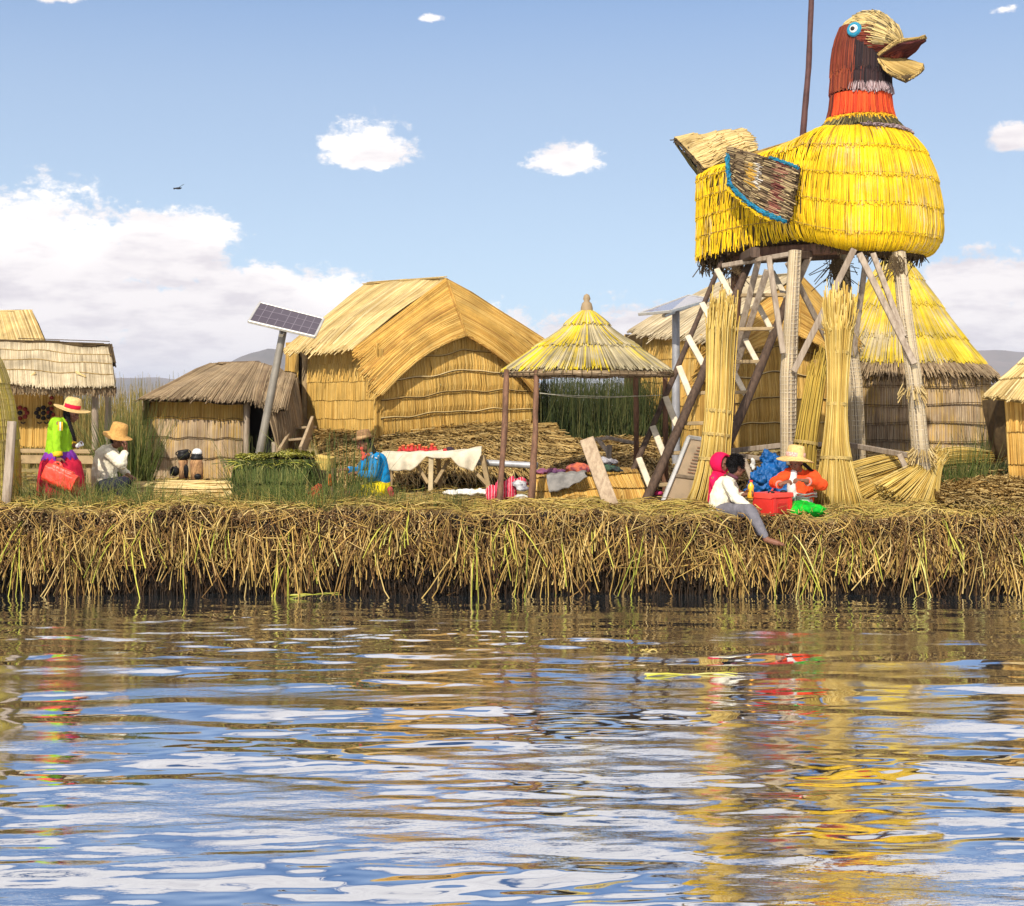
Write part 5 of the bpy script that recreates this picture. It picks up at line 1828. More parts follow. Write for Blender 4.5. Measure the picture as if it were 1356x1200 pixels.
def add_hat(body, c, up, rc, hc, rb, mat, band=None, droop=0.03, seed=1, topr=0.72):
    up = nrm(np.asarray(up, float))
    mb = MB()
    wv = lambda k, th: (0.006 * np.sin(th * 2 + seed), 0.012 * np.sin(th * 2 + seed) * (1 if k <= 1 or k >= 12 else 0))
    prof = [(rb, -droop), (rb * 0.8, -droop * 0.4), (rc * 1.12, 0.0), (rc * 1.0, 0.015), (rc * 0.97, hc * 0.45), (rc * 0.90, hc * 0.75), (rc * topr, hc * 0.94), (rc * 0.4, hc * 1.0), (0.001, hc * 1.0),
            (0.001, hc - 0.008), (rc * 0.7, hc * 0.88), (rc * 0.93, hc * 0.45), (rc * 0.95, 0.005), (rb * 0.8, -droop * 0.4 - 0.008), (rb, -droop - 0.007), (rb, -droop)]
    lathe(mb, prof, c, up, 28, 0, wav=wv)
    h = mb.build('hat', mat, body)
    if band is not None:
        mb = MB()
        lathe(mb, [(rc * 1.02, 0.012), (rc * 1.035, 0.014), (rc * 1.01, hc * 0.42), (rc * 0.98, hc * 0.42)], c, up, 28)
        mb.build('hat_band', band, h)
    return h


def cloth(name, fn, mat, body, vox=0.011, disp=0.02, sm=3):
    mb = MB()
    fn(mb)
    return meld(mb.build(name, mat, body), vox, disp, sm)


def skirt(name, secs, mat, body, pleats=18, amp=0.012, n=54, sq=0.9):
    """secs: (centre, radius) from the waist down, closed at the top."""
    mb = MB()
    th = np.linspace(0, 6.2832, n, endpoint=False)
    V = []
    for i, (c, r) in enumerate(secs):
        k = i / (len(secs) - 1)
        rr = r + amp * k * (np.sin(th * pleats + 0.8 * np.sin(th * 3)) + 0.6 * np.sin(th * 5 + i))
        V.append(np.asarray(c) + np.stack((rr * np.cos(th), rr * np.sin(th) * sq, 0 * th), -1))
    i = np.arange(n)
    mb.add(np.concatenate(V), np.concatenate([np.stack((k * n + i, k * n + n + i, k * n + n + (i + 1) % n, k * n + (i + 1) % n), -1) for k in range(len(secs) - 1)]))
    o = mb.build(name, mat, body)
    s = o.modifiers.new('thick', 'SOLIDIFY')
    s.thickness = 0.012
    return o


def body(label, origin, fn, vox=0.0075):
    mb = MB()
    fn(mb)
    o = mb.build('person', SKIN, None, origin)
    meld(o, vox, 0, 2)
    return tag(o, label, 'person', 'people on the reed island')


def braid(b, pts, r=0.022):
    pts = np.asarray(pts, float)
    mb = MB()
    k = np.linspace(0, len(pts) - 1, 26)
    c = np.stack([np.interp(k, np.arange(len(pts)), pts[:, i]) for i in range(3)], -1)
    for ph in (0, 2.1, 4.2):
        q = np.linspace(0, 22, 26) + ph
        o = np.stack((np.cos(q), 0.8 * np.sin(q), 0 * q), -1) * r * 0.6
        tubes(mb, (c + o)[None], (np.linspace(1, 0.55, 26) * r * 0.75)[None], 6)
    return mb.build('braid', HAIR, b)


def hair(b, c, fd, k=1.0, back=0.02, low=0.0):
    f, s, u = axes(fd)
    mb = MB()
    M3 = np.array((s, f, u))
    c = np.asarray(c, float)
    ball(mb, c - f * back * k + u * 0.035 * k, (0.086 * k, 0.096 * k, 0.095 * k), M3, 16, amp=0.02, fr=9)
    ball(mb, c - f * 0.05 * k - u * (0.03 + low) * k, (0.074 * k, 0.05 * k, 0.07 * k), M3, 12)
    o = mb.build('hair', HAIR, b)
    return meld(o, 0.009, 0.008, 2)


# --- woman in lime green, walking with a red bag
Yp = 18.8
p_ = lambda x, y, d=0.0: P(x, y, Yp + d)
hd = (0.93, -0.22, -0.30)
hc = p_(94.5, 548)


def f_(mb):
    add_head(mb, hc, hd)
    limb(mb, (p_(92, 553, 0.02), 0.05), (p_(86, 562, 0.05), 0.055), (p_(80, 575, 0.05), 0.11), (p_(79, 598, 0.05), 0.11), (p_(79, 612, 0.05), 0.13))
    limb(mb, (p_(77, 560, -0.14), 0.05), (p_(75, 584, -0.18), 0.042), (p_(77, 604, -0.2), 0.032))
    add_hand(mb, p_(77.2, 605, -0.2), (0.1, -0.1, -1), (0.2, 0.9, 0.1), 0.95)
    limb(mb, (p_(84, 560, 0.22), 0.05), (p_(88, 584, 0.22), 0.042), (p_(97, 590, 0.08), 0.032))
    add_hand(mb, p_(97.5, 590, 0.07), (1, -0.3, 0.05), (0, 0.2, 1), 0.7, side=-1)
    for d_, x in ((-0.09, 74), (0.12, 88)):
        limb(mb, (p_(79, 612, d_), 0.085), (p_(x, 640, d_), 0.065), (p_(x - 2, 664, d_), 0.042))
        limb(mb, (p_(x - 2, 665, d_), 0.042), (p_(x + 12, 667, d_ - 0.05), 0.035))


b = body('standing woman in a lime green jacket and crimson skirt carrying a red bag', p_(80, 668), f_)
add_eyes(b, hc, hd)
hair(b, hc, hd)
braid(b, [p_(89, 546, -0.07), p_(91, 558, -0.11), p_(95, 570, -0.16), p_(98, 578, -0.14), p_(99, 584, -0.1)], 0.024)


def f_(mb):
    limb(mb, (p_(86, 560, 0.05), 0.085), (p_(79, 571, 0.05), 0.165), (p_(78, 588, 0.05), 0.17), (p_(78, 598, 0.05), 0.185))
    ball(mb, p_(74, 563, -0.02), (0.10, 0.12, 0.11))
    limb(mb, (p_(77, 560, -0.12), 0.075), (p_(74.5, 583, -0.18), 0.07), (p_(76.5, 601, -0.2), 0.055))
    limb(mb, (p_(84, 561, 0.2), 0.075), (p_(89, 584, 0.2), 0.065), (p_(96, 589.5, 0.1), 0.05))


jk = cloth('jacket', f_, GREENJ, b)
TRIM = cloth_mat('trim_gold', (0.80, 0.48, 0.03))
for cpt, ax, r in ((p_(76.5, 601.5, -0.2), p_(76.5, 601.5, -0.2) - p_(74.5, 583, -0.18), 0.062), (p_(96, 589.5, 0.1), p_(97, 590, 0.08) - p_(89, 584, 0.2), 0.056)):
    mb = MB()
    lathe(mb, [(r * 0.8, -0.03), (r, -0.028), (r * 1.03, 0.0), (r, 0.026), (r * 0.7, 0.03)], cpt, ax, 16)
    mb.build('cuff', TRIM, jk)
mb = MB()
for dx_ in (-2.6, 0, 2.6):
    p = np.array([p_(80 + dx_ * 0.9, 559 + k * 11.0, -0.265 + 0.035 * abs(k - 0.5)) for k in np.linspace(0, 1, 5)])
    tubes(mb, p[None], 0.012, 4, 0 if dx_ else 1)
mb.build('sleeve_stripes', [TRIM, WHITEC], jk)
skirt('petticoat', [(p_(78, 594, 0.05), 0.16), (p_(79, 601, 0.05), 0.20), (p_(79, 609, 0.05), 0.235)], PURPLE, b, 16)
skirt('skirt', [(p_(79, 603, 0.05), 0.19), (p_(80, 612, 0.05), 0.26), (p_(81, 630, 0.05), 0.29), (p_(82, 650, 0.05), 0.31), (p_(82, 664, 0.05), 0.32)], PINK, b, 20, 0.022)
fh, sh_, uh = axes(hd)
add_hat(b, hc + uh * 0.065 - fh * 0.01, uh * 0.9 + np.array((0.02, 0, 0.3)), 0.112, 0.155, 0.235, HATS, cloth_mat('band_red', (0.62, 0.015, 0.05)), 0.0)
REDP = plain('red_plastic', (0.85, 0.06, 0.03), 0.4, 0.18, 6, 0.4)
mb = MB()
xa = nrm(p_(100, 641, -0.36) - p_(58, 622, -0.3))
ya = np.array((0.06, 1, 0))
za = nrm(np.cross(xa, ya))
cb = p_(80, 633, -0.33)
box(mb, cb, (0.15, 0.46, 0.25), np.array((ya, xa, za)), 0, 0.3)
box(mb, cb + za * 0.115, (0.10, 0.30, 0.06), np.array((ya, xa, za)), 0, 0.3)
q = np.linspace(0.0, math.pi, 12)
tubes(mb, np.array([cb + za * (0.12 + 0.06 * math.sin(a)) - xa * (0.10 + 0.0) - xa * 0.07 * math.cos(a) for a in q])[None], 0.014, 8)
o = meld(mb.build('red_bag', REDP, None, cb), 0.010, 0.022, 3)
tag(o, 'bright red carrier bag hanging from the hand of the woman in lime green', 'bag')
mb = MB()
lathe(mb, [(0.0, 0.0), (0.026, 0.0), (0.030, 0.045), (0.036, 0.09), (0.033, 0.09), (0.026, 0.01), (0.0, 0.008)], p_(101.5, 591.5, 0.03), (0.75, -0.2, 0.45), 14)
tag(mb.build('cup', plain('paper_white', (0.75, 0.74, 0.74), 0.6, 0.1), None, p_(101.5, 591.5, 0.03)), 'small white cup in the hand of the woman in lime green', 'cup')

# --- man in a cream jacket, squatting
Yp = 19.5
hd = (0.88, -0.28, -0.42)
hc = p_(156, 581)


def f_(mb):
    add_head(mb, hc, hd)
    limb(mb, (p_(154, 588, 0.05), 0.055), (p_(147, 596, 0.08), 0.06), (p_(140, 608, 0.08), 0.13), (p_(139, 640, 0.08), 0.14))
    limb(mb, (p_(145, 600, -0.14), 0.05), (p_(162, 614, -0.2), 0.042), (p_(166, 597, -0.15), 0.032))
    add_hand(mb, p_(166.3, 596, -0.15), (0.15, -0.05, 1), (-0.9, 0.1, 0.2), 0.8)
    limb(mb, (p_(150, 600, 0.25), 0.05), (p_(162, 622, 0.25), 0.042), (p_(170, 630, 0.1), 0.032))
    add_hand(mb, p_(170.5, 630, 0.1), (1, 0, -0.4), (0, 0, -1), 0.6, side=-1)
    for d_, x in ((-0.08, 165), (0.2, 170)):
        limb(mb, (p_(138, 645, d_), 0.09), (p_(x, 636, d_), 0.065), (p_(x - 6, 661, d_), 0.045), (p_(x + 10, 664, d_), 0.035))


b = body('man in a cream jacket and ochre hat squatting with a hand at his mouth', p_(145, 664), f_)
add_eyes(b, hc, hd)
hair(b, hc, hd)


def f_(mb):
    limb(mb, (p_(149, 594, 0.07), 0.085), (p_(140, 604, 0.08), 0.16), (p_(138, 625, 0.08), 0.18), (p_(139, 642, 0.08), 0.185))
    limb(mb, (p_(145, 600, -0.12), 0.085), (p_(161, 615, -0.2), 0.075), (p_(165.5, 600, -0.16), 0.055))
    limb(mb, (p_(150, 600, 0.22), 0.08), (p_(161, 621, 0.25), 0.07), (p_(168, 628, 0.14), 0.052))


cloth('jacket', f_, CREAM, b, disp=0.034)


def f_(mb):
    for d_, x in ((-0.08, 165), (0.2, 170)):
        limb(mb, (p_(138, 646, d_), 0.125), (p_(x, 638, d_), 0.085), (p_(x - 6, 658, d_), 0.06))


cloth('trousers', f_, NAVY, b)
fh, sh_, uh = axes(hd)
add_hat(b, hc + uh * 0.055 - fh * 0.02, uh + np.array((-0.12, 0, 0.05)), 0.118, 0.165, 0.20, HATO, None, 0.03, 2, 0.8)

# --- woman in blue, seated, facing left
Yp = 19.8
hd = (-0.86, -0.32, -0.40)
hc = p_(483, 587)


def f_(mb):
    add_head(mb, hc, hd)
    limb(mb, (p_(486, 594, 0.03), 0.052), (p_(493, 602, 0.05), 0.06), (p_(500, 614, 0.05), 0.12), (p_(503, 642, 0.05), 0.14))
    limb(mb, (p_(498, 606, -0.16), 0.05), (p_(494, 630, -0.2), 0.042), (p_(474, 627, -0.2), 0.032))
    add_hand(mb, p_(473, 627, -0.2), (-1, 0, 0.05), (0, 0.2, -1), 0.6)
    limb(mb, (p_(489, 606, 0.22), 0.05), (p_(474, 626, 0.2), 0.042), (p_(461, 622, 0.0), 0.032))
    add_hand(mb, p_(460, 622, 0.0), (-1, -0.2, 0.05), (0, 0.2, -1), 0.6, side=-1)
    for d_ in (-0.1, 0.14):
        limb(mb, (p_(502, 648, d_), 0.09), (p_(468, 650, d_), 0.065), (p_(455, 658, d_), 0.04))


b = body('seated woman in a blue jacket and brown bowler hat behind tall green reeds', p_(495, 662), f_)
add_eyes(b, hc, hd)
hair(b, hc, hd)
braid(b, [p_(491, 586, -0.06), p_(496, 600, -0.16), p_(499, 614, -0.2)], 0.026)


def f_(mb):
    limb(mb, (p_(493, 603, 0.05), 0.085), (p_(500, 612, 0.05), 0.145), (p_(502, 628, 0.05), 0.155), (p_(502, 636, 0.05), 0.165))
    limb(mb, (p_(498, 606, -0.14), 0.08), (p_(494, 629, -0.2), 0.07), (p_(477, 628, -0.2), 0.052))
    limb(mb, (p_(489, 606, 0.2), 0.08), (p_(475, 625, 0.2), 0.07), (p_(463, 622, 0.02), 0.052))


jk = cloth('jacket', f_, BLUEJ, b)
mb = MB()
for k in range(7):
    ball(mb, p_(482 + rng.normal(0, 2.2), 604 + rng.normal(0, 3.5), -0.10 - 0.03 * rng.random()), (0.03, 0.02, 0.03), None, 8, 0 if k % 3 else 1)
meld(mb.build('embroidered_blouse', [cloth_mat('blouse_red', (0.62, 0.10, 0.07)), WHITEC], b), 0.01, 0.01, 1)
mb = MB()
for k in range(6):
    ball(mb, p_(496 + 5 * math.cos(k), 604 + 3 * math.sin(k * 1.7), -0.235), (0.014, 0.008, 0.012), None, 8)
meld(mb.build('embroidery', cloth_mat('thread_lilac', (0.55, 0.55, 0.62)), jk), 0.006, 0, 1)


def f_(mb):
    limb(mb, (p_(502, 637, 0.05), 0.16), (p_(502, 652, 0.05), 0.19))
    limb(mb, (p_(500, 650, -0.1), 0.14), (p_(474, 652, -0.08), 0.10))
    limb(mb, (p_(500, 650, 0.14), 0.14), (p_(474, 652, 0.14), 0.10))


cloth('skirt', f_, YELS, b, disp=0.03)
fh, sh_, uh = axes(hd)
add_hat(b, hc + uh * 0.055 - fh * 0.012, np.array((-0.16, -0.03, 1.0)), 0.108, 0.135, 0.16, HATB, plain('hat_band_tan', (0.42, 0.26, 0.12)), -0.025, 3, 0.85)

# --- boy on the rim of the island
Yp = 18.0
hd = (0.80, 0.42, -0.12)
hc = p_(975, 618, 0.02)
K_ = 1.12


def f_(mb):
    add_head(mb, hc, hd, K_)
    limb(mb, (p_(973, 625, 0.02), 0.05), (p_(967, 634, 0.04), 0.055), (p_(957, 648, 0.05), 0.11), (p_(954, 672, 0.05), 0.11))
    limb(mb, (p_(963, 638, -0.13), 0.045), (p_(974, 661, -0.22), 0.038), (p_(995, 672, -0.36), 0.028))
    add_hand(mb, p_(996, 672, -0.37), (0.9, -0.1, -0.45), (-0.2, 0.1, -1), 0.6)
    limb(mb, (p_(968, 638, 0.18), 0.045), (p_(976, 661, 0.14), 0.038), (p_(986, 655, -0.05), 0.028))
    add_hand(mb, p_(986, 655, -0.05), (0.8, -0.3, 0.25), (0.5, -0.7, -0.1), 0.9, side=-1)
    for kn, an, toe in ((p_(993, 676, -0.45), p_(1014, 711, -0.52), p_(1036, 721, -0.62)), (p_(989, 675, -0.25), p_(1008, 708, -0.36), p_(1030, 719, -0.46))):
        limb(mb, (p_(955, 676, -0.02), 0.085), (kn, 0.062), (lerp(kn, an, 0.4), 0.055), (an, 0.034))
        limb(mb, (an + np.array((0, 0, -0.03)), 0.036), (lerp(an, toe, 0.55) + np.array((0, 0, -0.015)), 0.036), (toe, 0.022))
        dv = nrm(toe - an)
        sdv = nrm(np.cross(dv, (0, 0, 1)))
        for i in range(5):
            q = toe + sdv * (i - 2) * 0.017
            capsule(mb, q - dv * 0.03, q + dv * (0.028 - 0.004 * abs(i - 1)), 0.010, 0.009, 8)


b = body('barefoot boy in a white jacket sitting on the island edge with dangling legs', p_(955, 686), f_)
add_eyes(b, hc, hd, K_)
f3, s3, u3 = axes(hd)
mb = MB()
M3 = np.array((s3, f3, u3))
ball(mb, hc - f3 * 0.012 + u3 * 0.048, (0.096, 0.112, 0.100), M3, 18, amp=0.02, fr=12)
ball(mb, hc - f3 * 0.055 - u3 * 0.015, (0.086, 0.062, 0.085), M3, 12)
hr_ = meld(mb.build('hair', HAIR, b), 0.009, 0.012, 2)
mb = MB()
N = 1500
dv = nrm(rng.normal(0, 1, (N, 3)))
dv = dv[(dv @ f3 < 0.55) & (dv @ u3 > -0.45)]
p0 = hc - f3 * 0.012 + u3 * 0.048 + (dv * np.array((0.094, 0.110, 0.098))) @ M3 * 1.0
p0 = hc - f3 * 0.012 + u3 * 0.040 + dv * 0.098
d2 = nrm(dv + np.array((0, 0, -0.4)) + rng.normal(0, 0.35, dv.shape))
tubes(mb, p0[:, None] + d2[:, None] * np.linspace(0, 0.035, 3)[None, :, None], 0.003, 3)
mb.build('hair_strands', HAIR, hr_)


def f_(mb):
    limb(mb, (p_(968, 635, 0.03), 0.075), (p_(959, 645, 0.05), 0.14), (p_(954, 660, 0.05), 0.15), (p_(952, 674, 0.05), 0.145))
    limb(mb, (p_(963, 639, -0.11), 0.082), (p_(974, 660, -0.22), 0.072), (p_(992, 671, -0.35), 0.052))
    limb(mb, (p_(968, 639, 0.16), 0.07), (p_(976, 660, 0.14), 0.06), (p_(984, 656, -0.02), 0.045))


jk = cloth('jacket', f_, CREAM, b, disp=0.034)
mb = MB()
lathe(mb, [(0.055, -0.015), (0.075, -0.02), (0.072, 0.02), (0.055, 0.025)], p_(970.5, 631, 0.03), nrm(p_(975, 618) - p_(966, 637)), 18)
mb.build('collar', cloth_mat('collar_plum', (0.14, 0.05, 0.07)), jk)


def f_(mb):
    for kn, an in ((p_(993, 676, -0.45), p_(1014, 711, -0.52)), (p_(989, 675, -0.25), p_(1008, 708, -0.36))):
        limb(mb, (p_(954, 677, 0.0), 0.118), (kn, 0.086), (lerp(kn, an, 0.4), 0.078), (lerp(kn, an, 0.93), 0.054))


cloth('trousers', f_, GREYP, b, disp=0.022)
bo = p_(993.5, 660, -0.07)
mb = MB()
lathe(mb, [(0.0, 0), (0.036, 0.0), (0.040, 0.01), (0.040, 0.09), (0.036, 0.11), (0.040, 0.13), (0.038, 0.165), (0.018, 0.19), (0.016, 0.21)], bo, (0.05, 0, 1), 18)
o = tag(mb.build('bottle', plain('juice_orange', (0.85, 0.42, 0.02), 0.25, 0.3, 8, 0.5), None, bo), 'orange drink bottle held by the boy in the white jacket', 'bottle')
mb = MB()
lathe(mb, [(0.020, 0.205), (0.021, 0.23), (0.0, 0.232)], bo, (0.05, 0, 1), 14)
mb.build('cap', plain('cap_red', (0.6, 0.03, 0.02), 0.4, 0.1), o)

# --- child in the red hood
Yp = 18.32
hd = (0.75, -0.65, -0.12)
hc = p_(955, 614)
K_ = 0.92


def f_(mb):
    add_head(mb, hc, hd, K_)
    limb(mb, (p_(954, 620), 0.045), (p_(953, 632, 0.02), 0.10), (p_(952, 660, 0.02), 0.12))
    for d_, x in ((-0.14, 945), (0.08, 966)):
        limb(mb, (p_(x, 634, d_), 0.04), (p_(x + 4, 650, d_ - 0.08), 0.035), (p_(x + 14, 652, d_ - 0.2), 0.026))
        add_hand(mb, p_(x + 14, 652, d_ - 0.2), (0.8, -0.6, 0), (0, 0, -1), 0.6, 0.75, side=1 if d_ < 0 else -1)
    for d_ in (-0.1, 0.1):
        limb(mb, (p_(952, 663, d_), 0.08), (p_(972, 664, d_ - 0.15), 0.055), (p_(985, 668, d_ - 0.2), 0.035))


b = body('small child in a crimson hooded top peeking out behind the boy', p_(952, 670), f_, 0.007)
add_eyes(b, hc, hd, K_)
f3, s3, u3 = axes(hd)


def f_(mb):
    limb(mb, (p_(953, 627, 0.02), 0.09), (p_(952, 640, 0.02), 0.135), (p_(952, 662, 0.02), 0.15))
    for d_, x in ((-0.14, 946), (0.08, 965)):
        limb(mb, (p_(x, 634, d_ * 0.8), 0.072), (p_(x + 4, 650, d_ - 0.08), 0.065), (p_(x + 12, 652, d_ - 0.18), 0.045))


cloth('hooded_top', f_, HOOD, b, disp=0.012)
mb = MB()
M3 = np.array((s3, f3, u3))
S_ = []
th = np.linspace(0, 6.2832, 26, endpoint=False)
prof = [(0.098, 0.055), (0.112, 0.06), (0.118, 0.03), (0.124, -0.02), (0.115, -0.07), (0.08, -0.11), (0.03, -0.128), (0.001, -0.13)]
lathe(mb, [(r_ * 1.02, h_) for r_, h_ in prof], hc + u3 * 0.012, f3, 26, sq=(1.0, 1.0))
capsule(mb, hc - u3 * 0.11 - f3 * 0.02, hc - u3 * 0.16 - f3 * 0.02, 0.085, 0.10)
h = mb.build('hood', HOOD, b)
sd_ = h.modifiers.new('thick', 'SOLIDIFY')
sd_.thickness = 0.012


def f_(mb):
    for d_ in (-0.1, 0.1):
        limb(mb, (p_(952, 663, d_), 0.10), (p_(972, 664, d_ - 0.15), 0.07), (p_(983, 667, d_ - 0.2), 0.05))


cloth('trousers', f_, NAVY, b)

# --- woman in orange
Yp = 18.3
hd = (-0.52, -0.74, -0.40)
hc = p_(1054, 612)


def f_(mb):
    add_head(mb, hc, hd)
    limb(mb, (p_(1056, 619, 0.05), 0.055), (p_(1058, 627, 0.08), 0.065), (p_(1058, 640, 0.08), 0.13), (p_(1060, 668, 0.08), 0.15))
    limb(mb, (p_(1043, 628, 0.02), 0.05), (p_(1024, 641, -0.12), 0.042), (p_(1034, 642, -0.34), 0.032))
    add_hand(mb, p_(1035, 641, -0.35), (0.8, -0.25, 0.35), (0.2, 0.3, -0.8), 0.8)
    limb(mb, (p_(1074, 628, 0.02), 0.05), (p_(1089, 643, -0.12), 0.042), (p_(1067, 637, -0.36), 0.032))
    add_hand(mb, p_(1065, 636.5, -0.37), (-0.95, -0.15, 0.15), (0, 0.3, -1), 0.7, side=-1)
    for d_, x in ((-0.14, 1050), (-0.05, 1078)):
        limb(mb, (p_(1060, 672, d_ * 0.3), 0.09), (p_(x, 676, d_ - 0.18), 0.07), (p_(x + 14, 680, d_ - 0.05), 0.04))


b = body('woman in a bright orange jacket and wide straw hat sitting behind the red cooler', p_(1060, 684), f_)
add_eyes(b, hc, hd)
hair(b, hc, hd)
braid(b, [p_(1064, 614, 0.02), p_(1072, 621, -0.02), p_(1078, 626, 0.02)], 0.024)


def f_(mb):
    limb(mb, (p_(1058, 627, 0.09), 0.09), (p_(1060, 640, 0.08), 0.16), (p_(1062, 655, 0.08), 0.165), (p_(1062, 660, 0.08), 0.165))
    limb(mb, (p_(1045, 628, 0.04), 0.085), (p_(1025, 640, -0.10), 0.075), (p_(1031, 642, -0.28), 0.055))
    limb(mb, (p_(1073, 628, 0.04), 0.085), (p_(1088, 642, -0.10), 0.08), (p_(1071, 638, -0.31), 0.056))


jk = cloth('jacket', f_, ORANJ, b, disp=0.036)


def f_(mb):
    limb(mb, (p_(1051, 626, -0.01), 0.05), (p_(1048, 640, -0.035), 0.06), (p_(1049, 656, -0.03), 0.065))


cloth('blouse', f_, WHITEC, b, disp=0.02)
for cpt, ax, r in ((p_(1032, 642, -0.29), p_(1034, 642, -0.34) - p_(1024, 641, -0.12), 0.060), (p_(1070, 638, -0.32), p_(1067, 637, -0.36) - p_(1089, 643, -0.12), 0.061)):
    mb = MB()
    r *= 0.92
    lathe(mb, [(r * 0.8, -0.014), (r, -0.012), (r * 1.03, 0.0), (r, 0.010), (r * 0.7, 0.014)], cpt, ax, 16)
    mb.build('cuff', cloth_mat('cuff_rose', (0.50, 0.22, 0.18)), jk)


def f_(mb):
    limb(mb, (p_(1061, 662, 0.06), 0.155), (p_(1061, 668, 0.06), 0.165))


cloth('waistcloth', f_, cloth_mat('cloth_ivory', (0.55, 0.50, 0.44)), b)
for h_, r_ in ((0, 0.185), (1, 0.183)):
    mb = MB()
    q = np.linspace(0, 6.283, 40)
    tubes(mb, (p_(1062, 657 - h_ * 4, 0.08) + 1.0 * np.stack((r_ * np.cos(q), r_ * np.sin(q), 0.008 * np.sin(q * 5)), -1))[None], 0.010, 5)
    mb.build('hem_stripe', cloth_mat('hem_grey', (0.45, 0.40, 0.40)) if h_ == 0 else WHITEC, jk)


def f_(mb):
    ball(mb, p_(1072, 676, -0.22), (0.20, 0.20, 0.10), None, 14, amp=0.05, fr=5)
    ball(mb, p_(1058, 677, -0.14), (0.16, 0.18, 0.10), None, 14, amp=0.05, fr=5)
    ball(mb, p_(1062, 673, 0.06), (0.19, 0.19, 0.10), None, 14)
    for d_, x in ((-0.14, 1050), (-0.05, 1078)):
        limb(mb, (p_(1060, 672, d_ * 0.3), 0.12), (p_(x, 677, d_ - 0.18), 0.10), (p_(x + 12, 680, d_ - 0.05), 0.08))


cloth('skirt', f_, KELLY, b, disp=0.05)
fh, sh_, uh = axes(hd)
add_hat(b, hc + uh * 0.06 - fh * 0.01, np.array((0.10, -0.02, 1)), 0.122, 0.165, 0.245, HATS, plain('hat_band_patterned', (0.72, 0.52, 0.40), 0.8, 0.5, 90, col2=(0.42, 0.12, 0.14)), 0.035, 4, 0.8)
# ------------------------------------------------------------------ things standing about
# red cooler
cc = P(1023, 666.5, 17.95)
A_ = math.radians(38)
bx, by = np.array((math.cos(A_), math.sin(A_), 0)), np.array((-math.sin(A_), math.cos(A_), 0))
RX = np.array((by, bx, (0, 0, 1)))
root = thing('cooler_box', 'red plastic cooler box between the boy and the woman in orange', 'cooler', cc - np.array((0, 0, 0.15)))
REDC = plain('cooler_red', (0.58, 0.03, 0.022), 0.4, 0.15, 6, 0.4)
REDC2 = plain('cooler_lid_red', (0.72, 0.06, 0.04), 0.4, 0.15, 6, 0.4)
mb = MB()
box(mb, cc - np.array((0, 0, 0.035)), (0.315, 0.385, 0.22), RX, 0, 0.10)
for e in (-0.15, 0.15):
    box(mb, cc - by * 0.160 + bx * e - np.array((0, 0, 0.035)), (0.02, 0.05, 0.21), RX, 0, 0.2)
mb.build('body', REDC, root)
mb = MB()
box(mb, cc + np.array((0, 0, 0.105)), (0.335, 0.405, 0.065), RX, 0, 0.2)
lid = mb.build('lid', REDC2, root)
mb = MB()
box(mb, cc - by * 0.159 - np.array((0, 0, 0.05)), (0.012, 0.15, 0.12), RX, 0, 0.2)  # flat plate in darker red, painting the shade of a recess
mb.build('recess_shade', plain('cooler_shaded_red', (0.42, 0.02, 0.015), 0.5, 0.2, 6), root)
for e in (-0.13, 0.13):
    mb = MB()
    ball(mb, cc + bx * e * 0.9 - by * 0.08 + np.array((0, 0, 0.145)), (0.045, 0.04, 0.022), None, 10, amp=0.06)
    mb.build('latch', plain('latch_black', (0.02, 0.018, 0.018), 0.5, 0.2), root)
mb = MB()
pole(mb, [cc - bx * 0.19 - by * 0.12 + np.array((0, 0, 0.13)), cc - bx * 0.02 - by * 0.02 + np.array((0, 0, 0.18))], 0.012, 8)
mb.build('handle', REDC2, root)

# crumpled blue tarpaulin
mb = MB()
for k, (x, y, r) in enumerate(((1010, 640, 0.24), (1030, 630, 0.22), (1022, 612, 0.18), (1000, 655, 0.2), (1038, 652, 0.2), (1014, 604, 0.12))):
    ball(mb, P(x, y, 19.35 + 0.05 * (k % 3)), (r * 0.92, r * 0.75, r * 0.95), None, 18, amp=0.04, fr=4, seed=k)
o = meld(mb.build('tarpaulin', plain('tarp_blue', (0.006, 0.11, 0.36), 0.5, 0.35, 5, 0.35, 0.5, 20), None, P(1018, 668, 19.3)), 0.014, 0.16, 1)
tag(o, 'crumpled blue tarpaulin heaped behind the woman in orange', 'tarpaulin')
mb = MB()
for k in range(7):
    ball(mb, P(996 + rng.normal(0, 1.5), 610 + 1.6 * k + rng.normal(0, 0.6), 19.9 - 0.1), (0.03, 0.03, 0.035), None, 10, amp=0.1, seed=k)
tag(meld(mb.build('white_rag', WHITEC, None, P(996, 612, 19.8)), 0.01, 0.03, 1), 'small white rag tied to the rail above the blue tarpaulin', 'rag')

# metal framed door leaning on the tall bundle
pb = [P(875, 671, 18.85), P(912, 579, 19.2), P(958, 586, 19.45), P(925, 678, 19.1)]
root = thing('metal_door', 'dented metal door in a shiny aluminium frame leaning against the tall bundle', 'door', pb[0])
mb = MB()
Sd = quad(pb[1], pb[2], pb[3], pb[0])
nD = normal(Sd, np.array([.5]), np.array([.5]))[0]
surf(mb, Sd, 8, 14)
surf(mb, lambda u, v: Sd(u, v) + np.array((0, 0.03, 0)), 8, 14)
mb.build('panel', plain('door_tan', (0.42, 0.31, 0.20), 0.55, 0.35, 4, 0.4, col2=(0.28, 0.22, 0.15)), root)
ALU = plain('aluminium', (0.62, 0.60, 0.56), 0.35, 0.2, 8, 0.5, metal=0.6)
for a, b_ in ((0, 1), (1, 2), (2, 3), (3, 0)):
    mb = MB()
    beam(mb, pb[a], pb[b_], 0.06, 0.05, up=(0, -1, 0), bev=0.25)
    mb.build('frame', ALU, root)
mb = MB()
